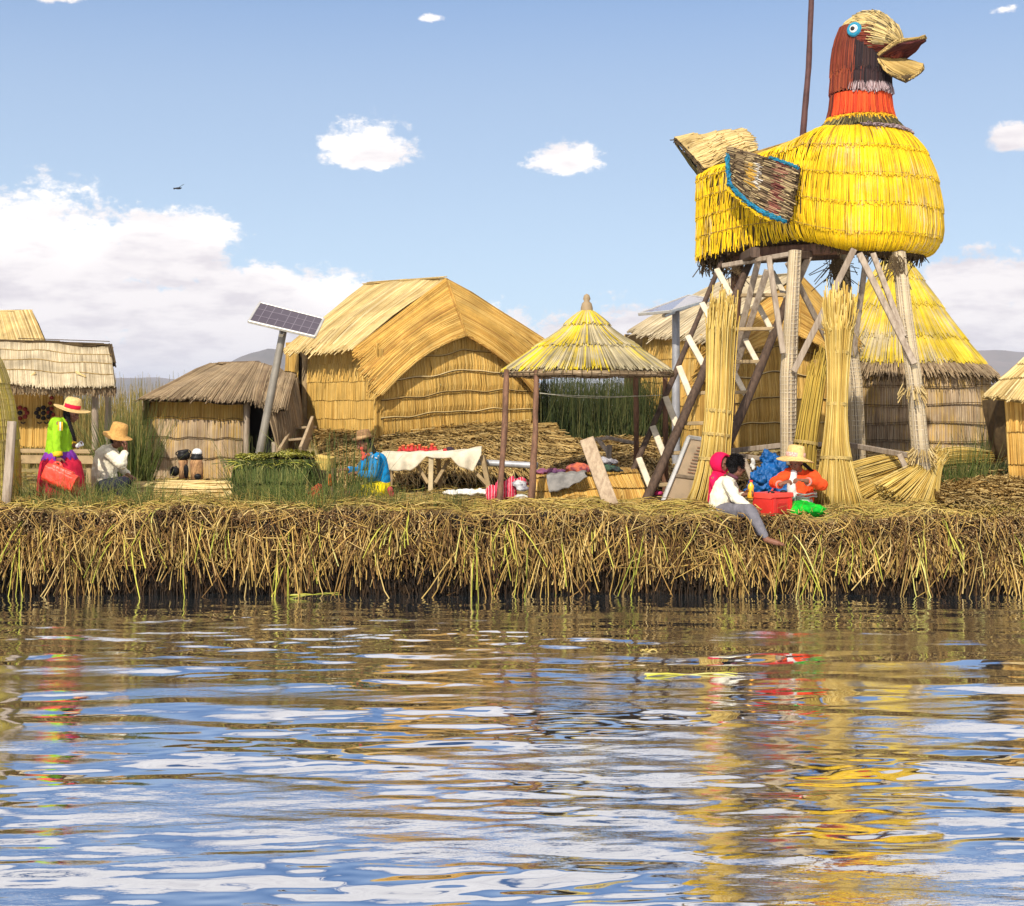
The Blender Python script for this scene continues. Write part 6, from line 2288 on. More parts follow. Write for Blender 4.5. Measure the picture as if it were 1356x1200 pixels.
beam(mb, Sd(np.array([0.05]), np.array([0.55]))[0], Sd(np.array([0.95]), np.array([0.55]))[0], 0.05, 0.05, up=(0, -1, 0))
mb.build('crossbar', plain('door_bar', (0.26, 0.2, 0.14), 0.5, 0.3), root)
mb = MB()
for k in range(9):
    tubes(mb, (np.stack([Sd(np.linspace(0.3 + 0.05 * rng.random(), 0.85, 8), np.full(8, 0.12 + k * 0.045))[i] for i in range(8)]) + np.array((0, -0.02, 0)))[None], 0.006, 4)
mb.build('slats', plain('door_rust', (0.36, 0.17, 0.10), 0.7, 0.3), root)
mb = MB()
c = P(868, 662, 19.3)
ball(mb, c, (0.09, 0.10, 0.11), None, 14, amp=0.06)
meldo = meld(mb.build('bag', plain('bag_black', (0.03, 0.025, 0.03), 0.6, 0.3), None, c - np.array((0, 0, 0.1))), 0.012, 0.03)
tag(meldo, 'small dark bag with a pink top under the stairs', 'bag')
mb = MB()
ball(mb, c + np.array((0.02, -0.02, 0.09)), (0.08, 0.07, 0.04), None, 12, amp=0.08)
mb.build('pink_top', cloth_mat('cloth_pink', (0.55, 0.05, 0.17)), meldo)


# solar panels
def solar(label, corners, poletop, polebase, mat, nx, ny, polemat, r=0.055):
    root = thing('solar_panel', label, 'solar panel', polebase, 'solar panels on poles')
    S = quad(*corners)
    n = normal(S, np.array([.5]), np.array([.5]))[0]
    if n[2] < 0:
        n = -n
    mb = MB()
    c4 = [np.asarray(c) for c in corners]
    mb.add(c4 + [c - n * 0.03 for c in c4], [(0, 1, 2, 3), (7, 6, 5, 4)] + [(i, i + 4, (i + 1) % 4 + 4, (i + 1) % 4) for i in range(4)])
    mb.build('panel', mat, root, smooth=False)
    for i in range(4):
        mb = MB()
        beam(mb, c4[i] + n * 0.004 - n * 0.015, c4[(i + 1) % 4] + n * 0.004 - n * 0.015, 0.035, 0.045, up=n)
        mb.build('frame', ALU, root)
    mb = MB()
    for i in range(1, nx):
        u = np.full(2, i / nx)
        beam(mb, *(S(u, np.array((0.02, 0.98))) + n * 0.003), 0.007, 0.004, up=n)
    for j in range(1, ny):
        beam(mb, *(S(np.array((0.02, 0.98)), np.full(2, j / ny)) + n * 0.0035), 0.007, 0.004, up=n)
    mb.build('cell_grid', plain('cell_lines', (0.24, 0.21, 0.25), 0.4, 0.1), root)
    mb = MB()
    pole(mb, [polebase, lerp(polebase, poletop, 0.5), poletop], (r * 1.05, r, r * 0.95), 12, 0, 0.02)
    mb.build('pole', polemat, root)
    mb = MB()
    beam(mb, poletop - n * 0.05 + (c4[0] - c4[3]) * 0.3, poletop - n * 0.05 - (c4[0] - c4[3]) * 0.25, 0.06, 0.05, up=n)
    mb.build('bracket', ALU, root)
    return root


m, t, b_ = newmat('solar_cells')
b_.inputs['Base Color'].default_value = (0.055, 0.040, 0.060, 1)
b_.inputs['Roughness'].default_value = 0.28
b_.inputs['Specular IOR Level'].default_value = 0.35
CELLS = m
m, t, b_ = newmat('solar_glass_painted_sheen')
b_.inputs['Base Color'].default_value = (0.30, 0.29, 0.32, 1)  # pale base colour paints the sky's reflection onto the glass
b_.inputs['Roughness'].default_value = 0.12
b_.inputs['Specular IOR Level'].default_value = 0.9
CELLS_SHEEN = m
POLEG = plain('pole_grey', (0.26, 0.23, 0.19), 0.5, 0.3, 4, 0.4, metal=0.2)
POLEB = plain('pole_blue_grey', (0.40, 0.40, 0.42), 0.5, 0.3, 4, 0.4, metal=0.3)
ga = P(333, 640, 21.4)
ga[2] = G - 0.05
solar('dark solar panel tilted on a leaning pole beside the grey thatched hut', [P(344.5, 400.5, 21.75), P(428.5, 422, 21.75), P(417, 445.5, 21.1), P(329.5, 425, 21.1)], P(376, 434, 21.42), ga, CELLS, 8, 3, POLEG, 0.06)
gb = P(895, 640, 22.3)
gb[2] = G - 0.05
solar('solar panel with a painted pale sky sheen seen almost edge on above the left side of the stairs', [P(912, 391, 23.0), P(942, 396, 22.6), P(888, 411.5, 21.6), P(846, 415.5, 22.0)], P(895, 408, 22.25), gb, CELLS_SHEEN, 4, 6, POLEB, 0.062)

# short wooden steps up to the large hut
root = thing('wooden_steps', 'short wooden steps leaning against the platform of the large golden hut', 'steps', P(384, 604, 23.4))
for a, b2 in ((P(394, 563, 24.6), P(370, 604, 23.5)), (P(414, 561, 24.3), P(398, 602, 23.2))):
    mb = MB()
    beam(mb, a, b2, 0.05, 0.28, up=(0, -0.6, 1))
    mb.build('stringer', plain('board_tan', (0.42, 0.31, 0.19), 0.75, 0.3, 5, bump=0.3), root)
for k in (0.12, 0.5, 0.88):
    mb = MB()
    beam(mb, lerp(P(394, 563, 24.6), P(370, 604, 23.5), k), lerp(P(414, 561, 24.3), P(398, 602, 23.2), k), 0.22, 0.04)
    mb.build('tread', MT['board_tan'], root)

# trestle table with its cloth and ornaments
Yt = 20.7
tz = P(0, 601, Yt)[2]
root = thing('trestle_table', 'rough wooden trestle table under a draped off white cloth', 'table', (*P(572, 640, Yt)[:2], G))
tl, tr_ = P(508, 602, Yt), P(636, 598, Yt + 0.1)
mb = MB()
beam(mb, tl + np.array((0, 0.3, -0.03)), tr_ + np.array((0, 0.3, -0.03)), 0.68, 0.035)
mb.build('tabletop', WOODT, root)
for xa, xb, d_ in ((571, 570, -0.02), (638, 649, 0.02), (515, 512, 0.0), (580, 584, 0.6), (640, 650, 0.62), (520, 516, 0.6)):
    a, b2 = P(xa, 603, Yt + d_), P(xb, 660, Yt + d_)
    b2[2] = G - 0.03
    mb = MB()
    beam(mb, a, b2, 0.07, 0.05, up=(0, -1, 0))
    mb.build('leg', WOODT if xa != 571 else plain('board_pale', (0.58, 0.46, 0.28), 0.75, 0.3, 5), root)
for a, b2 in ((P(630, 626, Yt + 0.05), P(649, 646, Yt + 0.02)), (P(594, 610, Yt + 0.3), P(576, 640, Yt)), (P(550, 612, Yt + 0.1), P(567, 640, Yt))):
    mb = MB()
    beam(mb, a, b2, 0.05, 0.04, up=(0, -1, 0))
    mb.build('brace', WOODT, root)


def drape(u, v):
    u, v = np.asarray(u), np.asarray(v)
    x = lerp(tl[0] - 0.05, tr_[0] + 0.02, u)
    drop = np.interp(u, [0, 0.1, 0.3, 0.36, 0.42, 0.46, 0.62, 0.70, 0.78, 0.92, 1.0], [0.22, 0.25, 0.26, 0.20, 0.12, 0.06, 0.10, 0.08, 0.22, 0.30, 0.06])
    L = 0.66 + drop
    s = v * L
    fold = np.clip(s - 0.64, 0, 1)
    y = Yt + 0.62 - np.minimum(s, 0.66) - 0.05 * np.clip(fold * 6, 0, 1) - 0.03 * np.sin(u * 40) * np.clip(fold * 5, 0, 1)
    z = lerp(tl[2], tr_[2], u) + 0.012 + 0.06 * np.clip((u - 0.8) / 0.2, 0, 1) * np.sin(v * 3) + 0.006 * np.sin(u * 33 + v * 6) - np.clip(s - 0.66, 0, 1) * 0.98
    return np.stack((x, y, z), -1)


mb = MB()
surf(mb, drape, 90, 40)
o = mb.build('tablecloth', plain('canvas_offwhite', (0.66, 0.58, 0.44), 0.85, 0.2, 8, 0.15, 0.3, 120), None, tl)
s_ = o.modifiers.new('thick', 'SOLIDIFY')
s_.thickness = 0.008
tag(o, 'creased off white cloth draped over the trestle table', 'tablecloth')
DOLLR = plain('ornament_red', (0.55, 0.04, 0.035), 0.7, 0.4, 30)
DOLLO = plain('ornament_orange', (0.68, 0.16, 0.05), 0.7, 0.4, 30)
DOLLK = plain('ornament_dark', (0.04, 0.02, 0.03), 0.7, 0.4, 30)
mb = MB()
lathe(mb, [(0.0, 0), (0.05, 0.0), (0.055, 0.02), (0.03, 0.06), (0.022, 0.085), (0.03, 0.10), (0.026, 0.125), (0.0, 0.14)], (0, 0, 0), (0, 0, 1), 14, wav=lambda k, th: (0.004 * np.sin(th * 5), 0))
proto = mb.build('ornament', DOLLR, None, (0, 0, 0))
mb = MB()
lathe(mb, [(0.036, 0.0), (0.040, 0.006), (0.02, 0.03), (0.0, 0.034)], (0, 0, 0.118), (0.1, 0, 1), 14)
mb.build('ornament_cap', DOLLO, proto)
tag(proto, 'small red and orange ornament in the row at the back of the cloth covered table', 'ornament', 'red ornaments on the table')
first = True
for k, x in enumerate((529, 534, 540, 545, 550, 555, 560, 565, 571, 577)):
    o = proto if first else proto.copy()
    if not first:
        C.objects.link(o)
        for ch in proto.children:
            c2 = ch.copy()
            C.objects.link(c2)
            c2.parent = o
    first = False
    u_ = (P(x, 600, Yt + 0.3)[0] - tl[0]) / (tr_[0] - tl[0])
    o.location = (P(x, 600, Yt + 0.35)[0], Yt + 0.36 + 0.05 * rng.normal(), lerp(tl[2], tr_[2], u_) + 0.02)
    o.rotation_euler = (0.1 * rng.normal(), 0.1 * rng.normal(), rng.random() * 6)
    sc_ = 0.6 + 0.4 * rng.random()
    o.scale = (sc_, sc_, sc_ * (0.5 + 0.4 * rng.random()))
mb = MB()
ball(mb, P(596, 596, Yt + 0.3), (0.06, 0.05, 0.05), None, 12, amp=0.1)
ball(mb, P(590, 597, Yt + 0.3), (0.04, 0.04, 0.035), None, 12, 1, amp=0.1)
tag(mb.build('pouch', [DOLLK, DOLLR], None, P(595, 600, Yt + 0.3)), 'dark pouch with a red flap on the cloth covered table', 'pouch')


def heap(name, label, cat, lobes, mat, c, vox=0.014, disp=0.05, group=None):
    mb = MB()
    for k, (p, r) in enumerate(lobes):
        ball(mb, p, r, None, 14, amp=0.08, fr=5, seed=k + len(label))
    return tag(meld(mb.build(name, mat, None, c), vox, disp, 1), label, cat, group)


heap('blanket', 'white blanket spread on the ground under the trestle table', 'blanket', [(P(x, 653 - (x - 600) * 0.03, 19.6), (0.16, 0.2, 0.05)) for x in (600, 612, 624, 636)], WHITEC, P(620, 660, 19.6))

m, t, b_ = newmat('striped_textile')
tc_ = t.node('ShaderNodeTexCoord')
wv = t.node('ShaderNodeTexWave')
wv.inputs['Scale'].default_value = 4.2
wv.inputs['Distortion'].default_value = 2.0
wv.inputs['Detail'].default_value = 2
t.l.new(tc_.outputs['Object'], wv.inputs['Vector'])
t.l.new(t.ramp(wv.outputs[1], [(0.58, 0.02, 0.05), (0.70, 0.05, 0.08), (0.75, 0.52, 0.50), (0.62, 0.03, 0.10), (0.12, 0.02, 0.06), (0.66, 0.04, 0.07)]), b_.inputs['Base Color'])
b_.inputs['Roughness'].default_value = 0.9
heap('striped_cloth', 'red striped woven cloth bundle between the front posts of the kiosk', 'cloth', [(P(652, 656, 18.7), (0.10, 0.12, 0.14)), (P(662, 652, 18.75), (0.11, 0.13, 0.18)), (P(676, 650, 18.8), (0.10, 0.14, 0.20)), (P(683, 642, 18.9), (0.14, 0.12, 0.09)), (P(690, 640, 18.9), (0.10, 0.12, 0.08))], MT['striped_textile'], P(668, 668, 18.75), 0.012, 0.05)
heap('folded_cloth', 'grey and white folded cloth lying on the red striped bundle', 'cloth', [(P(688, 641, 18.7), (0.11, 0.1, 0.05)), (P(692, 647, 18.66), (0.10, 0.1, 0.04))], cloth_mat('cloth_pale_grey', (0.5, 0.5, 0.5), col2=(0.14, 0.12, 0.16)), P(690, 650, 18.7), 0.01, 0.03)
heap('folded_cloth', 'white cloth lying on the ground beside the red striped bundle', 'cloth', [(P(690, 659, 18.65), (0.11, 0.1, 0.05)), (P(695, 662, 18.62), (0.08, 0.08, 0.04))], cloth_mat('cloth_grey_white', (0.62, 0.62, 0.6), col2=(0.3, 0.3, 0.3)), P(692, 665, 18.65), 0.01, 0.03)

# grey pipe
mb = MB()
pole(mb, [P(625, 612, 21.4), P(712, 617, 21.2)], 0.05, 12, 0, 0.02)
tag(mb.build('pipe', POLEB, None, P(668, 640, 21.3)), 'grey pipe lying level behind the kiosk posts', 'pipe')

# reed bench with clothes laid out
ba, bb, bc, bd = P(704, 636, 18.9), P(846, 628, 19.3), P(852, 668, 19.15), P(704, 668, 18.75)
mb = MB()
S = quad(ba, bb, bc, bd, 0.03)
thatch(mb, S, 300, 2, 0.009, 0.03, 0.06, K=4, fringe=0.05, back=1, skew=0.05)
S = quad(ba + np.array((0.0, 0.75, 0.03)), bb + np.array((0.0, 0.75, 0.03)), bb, ba, 0.03)
thatch(mb, S, 200, 1, 0.009, 0.02, K=4, back=1)
S = quad(ba + np.array((0, 0.75, 0)), ba, bd, bd + np.array((0, 0.75, 0)))
surf(mb, S, 4, 4, 1)
S = quad(bb + np.array((0, 0.75, 0)), bb, bc, bc + np.array((0, 0.75, 0)))
surf(mb, S, 4, 4, 1)
tag(mb.build('reed_bench', [GOLD2, UNDER], None, bd), 'low golden reed bench inside the open kiosk with clothes laid on it', 'bench')
ga_ = P(728, 634, 18.80)


def rug(u, v):
    u, v = np.asarray(u), np.asarray(v)
    x = lerp(P(726, 634, 18.8)[0], P(776, 634, 18.9)[0], u) + 0.02 * np.sin(v * 7)
    s = v * 0.62
    top = np.interp(u, [0, 1], [ba[2] - 0.008, bb[2] - 0.03]) + 0.07
    hang_ = np.interp(u, [0, 0.5, 1], [0.22, 0.17, 0.05])
    z = np.where(s < 0.4, top, top - np.clip((s - 0.4) / 0.22, 0, 1) * hang_) + 0.008 * np.sin(u * 22)
    y = np.where(s < 0.4, ga_[1] + 0.45 - s, ga_[1] + 0.03 - 0.02 * np.sin(u * 9)) + u * 0.08
    return np.stack((x, y - 0.03 - np.where(s > 0.38, 0.05, 0), z), -1)


mb = MB()
surf(mb, rug, 40, 24)
o = mb.build('blanket', cloth_mat('blanket_grey', (0.30, 0.28, 0.26), col2=(0.20, 0.19, 0.18)), None, ga_)
s_ = o.modifiers.new('thick', 'SOLIDIFY')
s_.thickness = 0.012
tag(o, 'grey blanket hanging over the front edge of the reed bench', 'blanket')
bt = lambda x, dz=0.05, d_=0.3: np.array((P(x, 630, 19.2)[0], 19.2 + d_ - 0.15, np.interp(x, [704, 846], [ba[2], bb[2]]) + 0.03 + dz))
heap('clothes', 'purple and red clothes at the left end of the reed bench', 'clothes', [(bt(718), (0.12, 0.15, 0.04)), (bt(732), (0.14, 0.15, 0.05)), (bt(742), (0.1, 0.12, 0.04))], cloth_mat('textile_plum', (0.30, 0.10, 0.16), col2=(0.10, 0.05, 0.12)), bt(730, 0), 0.012, 0.05)
heap('clothes', 'orange red clothes in the middle of the reed bench', 'clothes', [(bt(758, 0.08), (0.10, 0.12, 0.07)), (bt(770, 0.08), (0.14, 0.12, 0.08)), (bt(780, 0.07), (0.09, 0.1, 0.06))], cloth_mat('textile_rust', (0.55, 0.14, 0.07), col2=(0.12, 0.03, 0.06)), bt(768, 0), 0.012, 0.06)
heap('clothes', 'dark green folded clothes at the right end of the reed bench', 'clothes', [(bt(800, 0.07), (0.12, 0.12, 0.06)), (bt(812, 0.06), (0.12, 0.12, 0.05)), (bt(818, 0.03), (0.1, 0.1, 0.04))], cloth_mat('textile_green', (0.05, 0.10, 0.06), col2=(0.03, 0.03, 0.04)), bt(808, 0), 0.012, 0.05)
heap('clothes', 'grey and white clothes heaped over the dark green ones', 'clothes', [(bt(800, 0.17), (0.10, 0.1, 0.05)), (bt(810, 0.15), (0.12, 0.1, 0.05))], cloth_mat('textile_grey', (0.42, 0.40, 0.42), col2=(0.12, 0.11, 0.13)), bt(804, 0.1), 0.012, 0.06)

# leaning plank, frame behind
mb = MB()
beam(mb, P(777, 582, 18.75), P(814, 682, 18.15), 0.19, 0.06, up=(0, -1, 0), bev=0.12)
tag(mb.build('plank', plain('plank_weathered', (0.44, 0.33, 0.22), 0.8, 0.4, 4, bump=0.5, bscale=20, col2=(0.28, 0.2, 0.13), stretch=(5, 5, 0.6)), None, P(814, 682, 18.15)), 'thick weathered plank leaning in front of the reed bench', 'plank')
root = thing('trestle', 'small broken wooden trestle behind the leaning plank', 'trestle', P(805, 612, 21.0))
for a, b2, w_ in ((P(782, 583, 21.2), P(806, 580, 21.0), 0.06), (P(802, 579, 21.0), P(846, 588, 20.9), 0.08), (P(793, 583, 21.1), P(806, 600, 20.7), 0.06), (P(807, 590, 20.7), P(805, 626, 20.6), 0.08)):
    mb = MB()
    beam(mb, a, b2, w_, 0.05)
    mb.build('bar', WOODG, root)

# stack of cut green reeds
cs = P(358, 660, 19.4)
cs[2] = G
x0_, x1_ = P(312, 0, 19.2)[0], P(409, 0, 19.2)[0]
zt_ = P(0, 610, 19.2)[2]
mb = MB()
Sf = quad((x0_, 19.2, zt_), (x1_, 19.2, zt_ + 0.02), (x1_ - 0.08, 19.25, G - 0.02), (x0_ + 0.08, 19.25, G - 0.02), 0.04)
thatch(mb, Sf, 420, 2, 0.006, 0.05, 0.1, K=4, fringe=0.15, jit=14, back=2)
St = quad((x0_, 19.85, zt_), (x1_, 19.85, zt_ + 0.02), (x1_, 19.2, zt_ + 0.02), (x0_, 19.2, zt_), 0.03)
thatch(mb, St, 420, 2, 0.006, 0.06, 0.1, K=4, fringe=0.2, jit=22, mat=1, back=2)
for xx, o_ in ((x0_, (-1, 0, 0)), (x1_, (1, 0, 0))):
    Ss = quad((xx, 19.85, zt_), (xx, 19.2, zt_), (xx, 19.25, G), (xx, 19.8, G), 0.02, o_)
    thatch(mb, Ss, 160, 2, 0.006, 0.05, 0.1, K=4, fringe=0.2, jit=8, out=o_, back=2)
N = 500                                              # leafy ends standing out of the top rim
xx = rng.uniform(x0_ - 0.05, x1_, N)
t_ = np.linspace(0, 1, 4)[None, :, None]
p0 = np.stack((xx, rng.uniform(19.15, 19.5, N), np.full(N, zt_ - 0.04)), -1)
dv = np.stack((rng.normal(0, 0.10, N) - 0.06 * (xx < x0_ + 0.25), rng.normal(-0.08, 0.05, N), rng.uniform(-0.02, 0.12, N)), -1)
tubes(mb, p0[:, None] + dv[:, None] * t_ + np.array((0, 0, -0.05)) * t_ ** 2, 0.005, 3, np.where(rng.random(N) < 0.35, 1, 0))
tag(mb.build('reed_stack', [GREEN, LIME, UNDERD], None, cs), 'square stack of freshly cut green reeds in front of the leaning pole', 'reed stack')
# straw coloured carton
mb = MB()
fx = nrm(np.array((1.0, -0.25, -0.12)))
fz = nrm(np.array((0.12, -0.1, 1.0)))
fy_ = np.cross(fz, fx)
box(mb, P(430, 614, 19.7), (0.2, 0.24, 0.17), np.array((fy_, fx, fz)), 0, 0.06)
box(mb, P(430, 605.5, 19.7), (0.22, 0.26, 0.02), np.array((fy_, fx, fz)), 0, 0.1)
tag(mb.build('carton', plain('carton_yellow', (0.66, 0.46, 0.12), 0.8, 0.3, 12), None, P(430, 625, 19.7)), 'small straw yellow carton tilted on the right end of the reed stack', 'carton')
mb = MB()
box(mb, P(430, 640, 19.75), (0.3, 0.26, 0.42), np.eye(3), 0, 0.06)
tag(mb.build('crate', plain('crate_dark', (0.14, 0.09, 0.05), 0.8, 0.4, 10), None, P(430, 662, 19.75)), 'dark wooden crate that holds up the yellow carton', 'crate')
heap('red_textile', 'crumpled red textile on the ground left of the woman in blue', 'textile', [(P(414, 652, 18.95), (0.07, 0.08, 0.08)), (P(422, 648, 18.95), (0.08, 0.08, 0.09)), (P(416, 658, 18.9), (0.09, 0.09, 0.06))], cloth_mat('textile_red', (0.48, 0.05, 0.03), col2=(0.25, 0.03, 0.03)), P(418, 664, 18.9), 0.011, 0.05)
heap('orange_textile', 'small orange textile hanging beside the carton', 'textile', [(P(437, 634, 19.0), (0.035, 0.04, 0.06)), (P(437, 640, 19.0), (0.04, 0.04, 0.05))], cloth_mat('textile_orange', (0.68, 0.17, 0.03)), P(437, 645, 19.0), 0.009, 0.03)
heap('red_textile', 'small red bundle by the skirt of the woman in blue', 'textile', [(P(517, 650, 19.4), (0.045, 0.06, 0.06)), (P(519, 656, 19.4), (0.05, 0.06, 0.05))], cloth_mat('textile_rose', (0.50, 0.05, 0.07)), P(518, 660, 19.4), 0.01, 0.03)

# pale bale of reeds in front of the clay stoves
ba, bb = P(172, 642, 20.3), P(322, 645, 20.3)
mb = MB()
zlow = G - 0.02
N = 420
yy, zz = rng.uniform(20.0, 20.7, N), rng.uniform(G, ba[2] - 0.01, N)
front_ = rng.random(N) < 0.5
yy = np.where(front_, 20.0 + rng.normal(0, 0.015, N), yy)
zz = np.where(front_, zz, ba[2] + rng.normal(0, 0.015, N))
t_ = np.linspace(0, 1, 5)[None]
s0, s1 = ba[0] + rng.uniform(-0.1, 0.5, (N, 1)), bb[0] + rng.uniform(-0.5, 0.05, (N, 1))
pp = np.stack((s0 + (s1 - s0) * t_, yy[:, None] + 0 * t_ + 0.01 * rng.normal(0, 1, (N, 5)), zz[:, None] + 0 * t_ + 0.01 * rng.normal(0, 1, (N, 5))), -1)
tubes(mb, pp, 0.012, 4)
mb.add([(ba[0], 20.02, zlow), (bb[0], 20.02, zlow), (bb[0], 20.02, ba[2] - 0.02), (ba[0], 20.02, ba[2] - 0.02), (ba[0], 20.7, ba[2] - 0.02), (bb[0], 20.7, ba[2] - 0.02)], [(0, 1, 2, 3), (3, 2, 5, 4)], mat=1)
tag(mb.build('reed_bale', [PALE, UNDER], None, (0.5 * (ba[0] + bb[0]), 20.3, G)), 'long low bale of pale reeds lying in front of the clay stoves', 'reed bale')

# clay stoves and pots
CLAY = plain('clay_orange', (0.48, 0.27, 0.12), 0.85, 0.35, 9, bump=0.4, col2=(0.26, 0.13, 0.07))
SOOT = plain('soot_black', (0.014, 0.013, 0.014), 0.5, 0.3, 12)
Yq = 21.6
zgs = lambda x, y: P(x, y, Yq)
k_ = Yq / F
c = zgs(243, 634)
mb = MB()
lathe(mb, [(0.0, 0), (6.5 * k_, 0), (6 * k_, 8 * k_), (5 * k_, 16 * k_), (6.5 * k_, 24 * k_), (5 * k_, 25 * k_), (4 * k_, 20 * k_), (0, 18 * k_)], c, (0, 0, 1), 20, wav=lambda k, th: (0.006 * np.sin(th * 3 + k), 0))
o = tag(mb.build('clay_stove', CLAY, None, c), 'narrow clay stove carrying the bare black cooking pot', 'stove', 'clay stoves')
mb = MB()
ball(mb, c + np.array((4.5 * k_, -4.6 * k_, 10 * k_)), (3.4 * k_, 2.2 * k_, 9.5 * k_), None, 14, amp=0.04)
mb.build('fire_opening', SOOT, o)
c = zgs(260.5, 635)
mb = MB()
lathe(mb, [(0.0, 0), (8 * k_, 0), (8.3 * k_, 10 * k_), (8.2 * k_, 22 * k_), (7.6 * k_, 26 * k_), (6 * k_, 26 * k_), (5 * k_, 20 * k_), (0, 18 * k_)], c, (0, 0, 1), 20, wav=lambda k, th: (0.006 * np.sin(th * 3 + k), 0))
o = tag(mb.build('clay_stove', CLAY, None, c), 'wide orange clay stove under the pot with a white bowl', 'stove', 'clay stoves')
mb = MB()
ball(mb, c + np.array((2.5 * k_, -6.6 * k_, 4 * k_)), (5 * k_, 3 * k_, 4.5 * k_), None, 14, amp=0.04)
mb.build('fire_opening', SOOT, o)


def pot(label, c, r, up=(0, 0, 1), ears=True, h=1.5):
    mb = MB()
    up = nrm(np.asarray(up, float))
    lathe(mb, [(0.0, 0.0), (r * 0.6, 0.02 * r), (r * 0.93, 0.3 * r), (r, 0.62 * r * h / 1.5), (r * 0.93, 0.95 * r * h / 1.5), (r * 0.80, 1.2 * r * h / 1.5), (r * 0.90, h * r), (r * 0.80, h * r), (r * 0.72, 1.15 * r * h / 1.5), (r * 0.6, 0.4 * r), (0.0, 0.3 * r)], c, up, 22)
    o = tag(mb.build('cooking_pot', SOOT, None, c), label, 'pot', 'black cooking pots')
    if ears:
        s = nrm(np.cross(up, (0, 1, 0.2)))
        for e in (-1, 1):
            mb = MB()
            q = np.linspace(-1.2, 1.2, 8)
            tubes(mb, np.array([np.asarray(c) + up * h * r * (0.72 + 0.18 * math.sin(a)) + s * e * r * (0.86 + 0.28 * math.cos(a)) for a in q])[None], 0.1 * r, 6)
            mb.build('handle', SOOT, o)
    return o


pot('round black cooking pot without a lid on the narrow clay stove', zgs(244, 609), 8.6 * k_, (-0.12, -0.1, 1))
pot('shallow black pot on the wide clay stove below a white bowl', zgs(260.5, 611), 8.4 * k_, (0, 0, 1), False, 1.15)
pot('small black pot tipped over beside the clay stoves', zgs(236, 626), 6.4 * k_, (-0.75, -0.5, 0.35))
mb = MB()
cw = zgs(261, 601)
lathe(mb, [(6.6 * k_, 0), (6.8 * k_, 0.3 * k_), (6.4 * k_, 3 * k_), (4.6 * k_, 5.8 * k_), (2.5 * k_, 6.8 * k_), (0, 7 * k_)], cw, (0.03, 0, 1), 22)
tag(mb.build('bowl', plain('enamel_white', (0.78, 0.78, 0.78), 0.3, 0.08, 9, 0.5), None, cw), 'white enamel bowl turned upside down on the shallow black pot', 'bowl')

# bird
bc_ = P(236, 249.5, 95)
kb = 95 / F
mb = MB()
ball(mb, bc_, (4.0 * kb, 1.6 * kb, 1.4 * kb), None, 12)
ball(mb, bc_ + np.array((3.6 * kb, 0, 0.5 * kb)), (1.1 * kb, 0.9 * kb, 0.8 * kb), None, 10)
for sgn_, pts in ((1, ((0, 0, 0.3), (-2.5, 4, 1.2), (-7.5, 9, 0.0))), (-1, ((1, 0, 0.3), (4, -3, 2.4), (9, -6, 4.6)))):
    p = np.array(pts, float)
    q = np.linspace(0, 2, 8)
    le = np.stack([np.interp(q, range(3), p[:, i]) for i in range(3)], -1) * kb + bc_
    ch = np.interp(q, [0, 1, 2], [2.6, 2.3, 0.6]) * kb
    te = le - np.stack((ch, 0 * ch, 0.55 * ch), -1)
    up_ = np.array((0, 0, 0.35 * kb))
    n8 = 8
    V = np.concatenate((le + up_, te, le - up_))
    i = np.arange(7)
    mb.add(V, np.concatenate((np.stack((i, i + 1, n8 + i + 1, n8 + i), -1), np.stack((n8 + i, n8 + i + 1, 2 * n8 + i + 1, 2 * n8 + i), -1), np.stack((2 * n8 + i, 2 * n8 + i + 1, i + 1, i), -1))))
tubes(mb, np.array([bc_ - np.array((3 * kb, 0, 0)), bc_ - np.array((6.2 * kb, 0, 0.3 * kb))])[None], np.array([[0.8 * kb, 1.2 * kb]]), 6, cap=True)
tag(mb.build('bird', plain('bird_black', (0.015, 0.014, 0.016), 0.6, 0.2), None, bc_), 'small dark bird gliding in the sky above the white cloud', 'bird')

# reeds floating on the water
def wl(x, y):
    Yw_ = F * HC / (y - HZ)
    p = P(x, y, Yw_)
    p[2] = 0.012
    return p


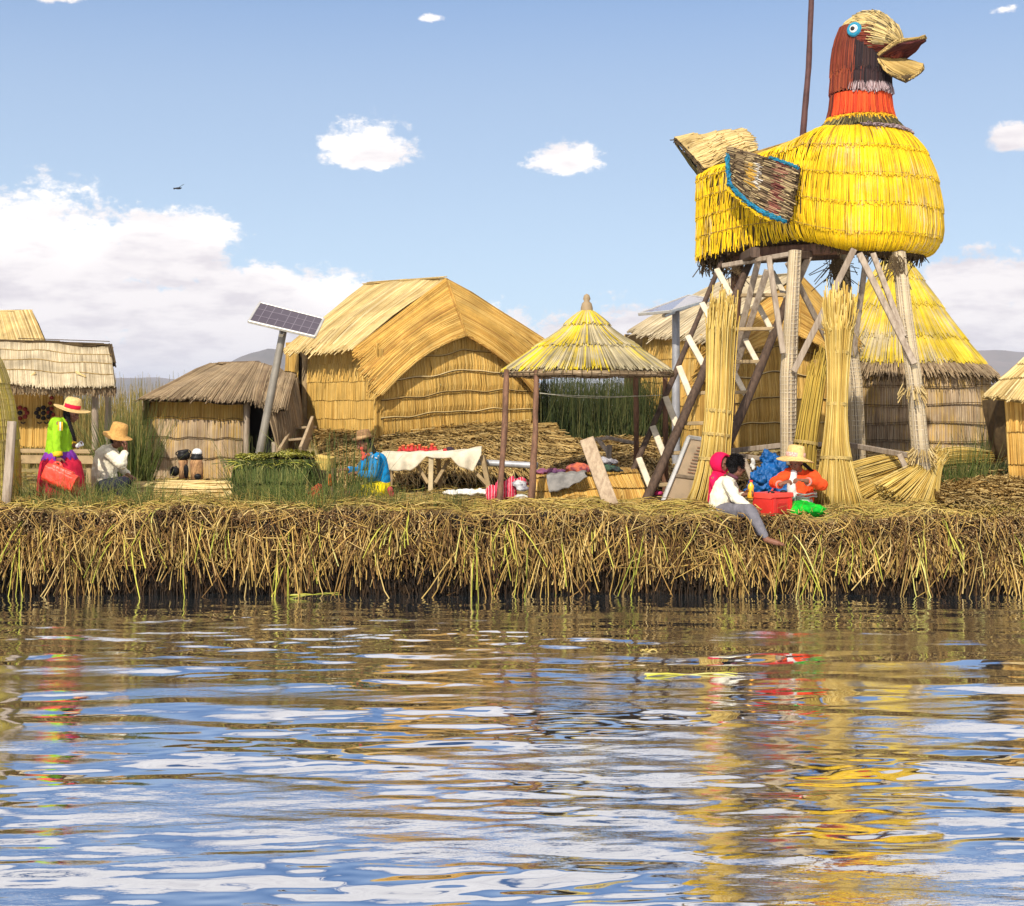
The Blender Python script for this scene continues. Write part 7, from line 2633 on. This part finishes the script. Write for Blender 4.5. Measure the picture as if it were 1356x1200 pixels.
def stalks(name, label, runs, mat, r):
    mb = MB()
    for a, b2, n, spread in runs:
        a, b2 = wl(*a), wl(*b2)
        for k in range(n):
            o1, o2 = rng.normal(0, spread, 3) * (1, 1, 0), rng.normal(0, spread, 3) * (1, 1, 0)
            t_ = np.linspace(0, 1, 10)[:, None]
            p = lerp(a + o1, b2 + o2, t_) + np.stack((0 * t_[:, 0], 0.04 * np.sin(t_[:, 0] * 3), 0.012 * np.sin(t_[:, 0] * 9 + k)), -1)
            tubes(mb, p[None], np.linspace(r, r * 0.4, 10)[None], 5)
    tag(mb.build(name, mat, None, wl(*runs[0][0])), label, 'reed stalk', 'reed stalks floating on the water')


stalks('reed_stalk', 'long yellow reed stalk floating alone out on the open water', [((855, 896), (975, 895), 2, 0.012)], LIME, 0.010)
stalks('reed_stalk', 'yellow reed stalks floating close under the bank below the kiosk', [((778, 782), (850, 781), 5, 0.03), ((800, 779), (905, 780), 3, 0.04)], LIME, 0.010)
stalks('reed_stalk', 'green reed leaf floating close under the bank on the left', [((385, 790), (448, 788), 3, 0.025)], LIME, 0.010)
stalks('reed_stalk', 'green reed stalks trailing on the water below the log', [((1210, 772), (1292, 778), 3, 0.025)], LIME, 0.010)
stalks('reed_stalk', 'short straw piece floating right of the middle of the lake', [((850, 864), (872, 864), 3, 0.015)], LITTER, 0.013)

# ------------------------------------------------------------------ the air between here and the hills
mb = MB()
B_, zl, zh = 9300.0, -1.2, 122.0
v = [(x, y, z) for z in (zl, zh) for x, y in ((-B_, -B_), (B_, -B_), (B_, B_), (-B_, B_))]
mb.add(v, [(3, 2, 1, 0), (4, 5, 6, 7), (0, 1, 5, 4), (1, 2, 6, 5), (2, 3, 7, 6), (3, 0, 4, 7)])
m = bpy.data.materials.new('air')
m.use_nodes = True
m.node_tree.nodes.clear()
vp = m.node_tree.nodes.new('ShaderNodeVolumePrincipled')
vp.inputs['Color'].default_value = (0.70, 0.76, 0.94, 1)
vp.inputs['Density'].default_value = 0.00013
mo = m.node_tree.nodes.new('ShaderNodeOutputMaterial')
m.node_tree.links.new(vp.outputs[0], mo.inputs['Volume'])
tag(mb.build('haze', m, smooth=False), kind='stuff')
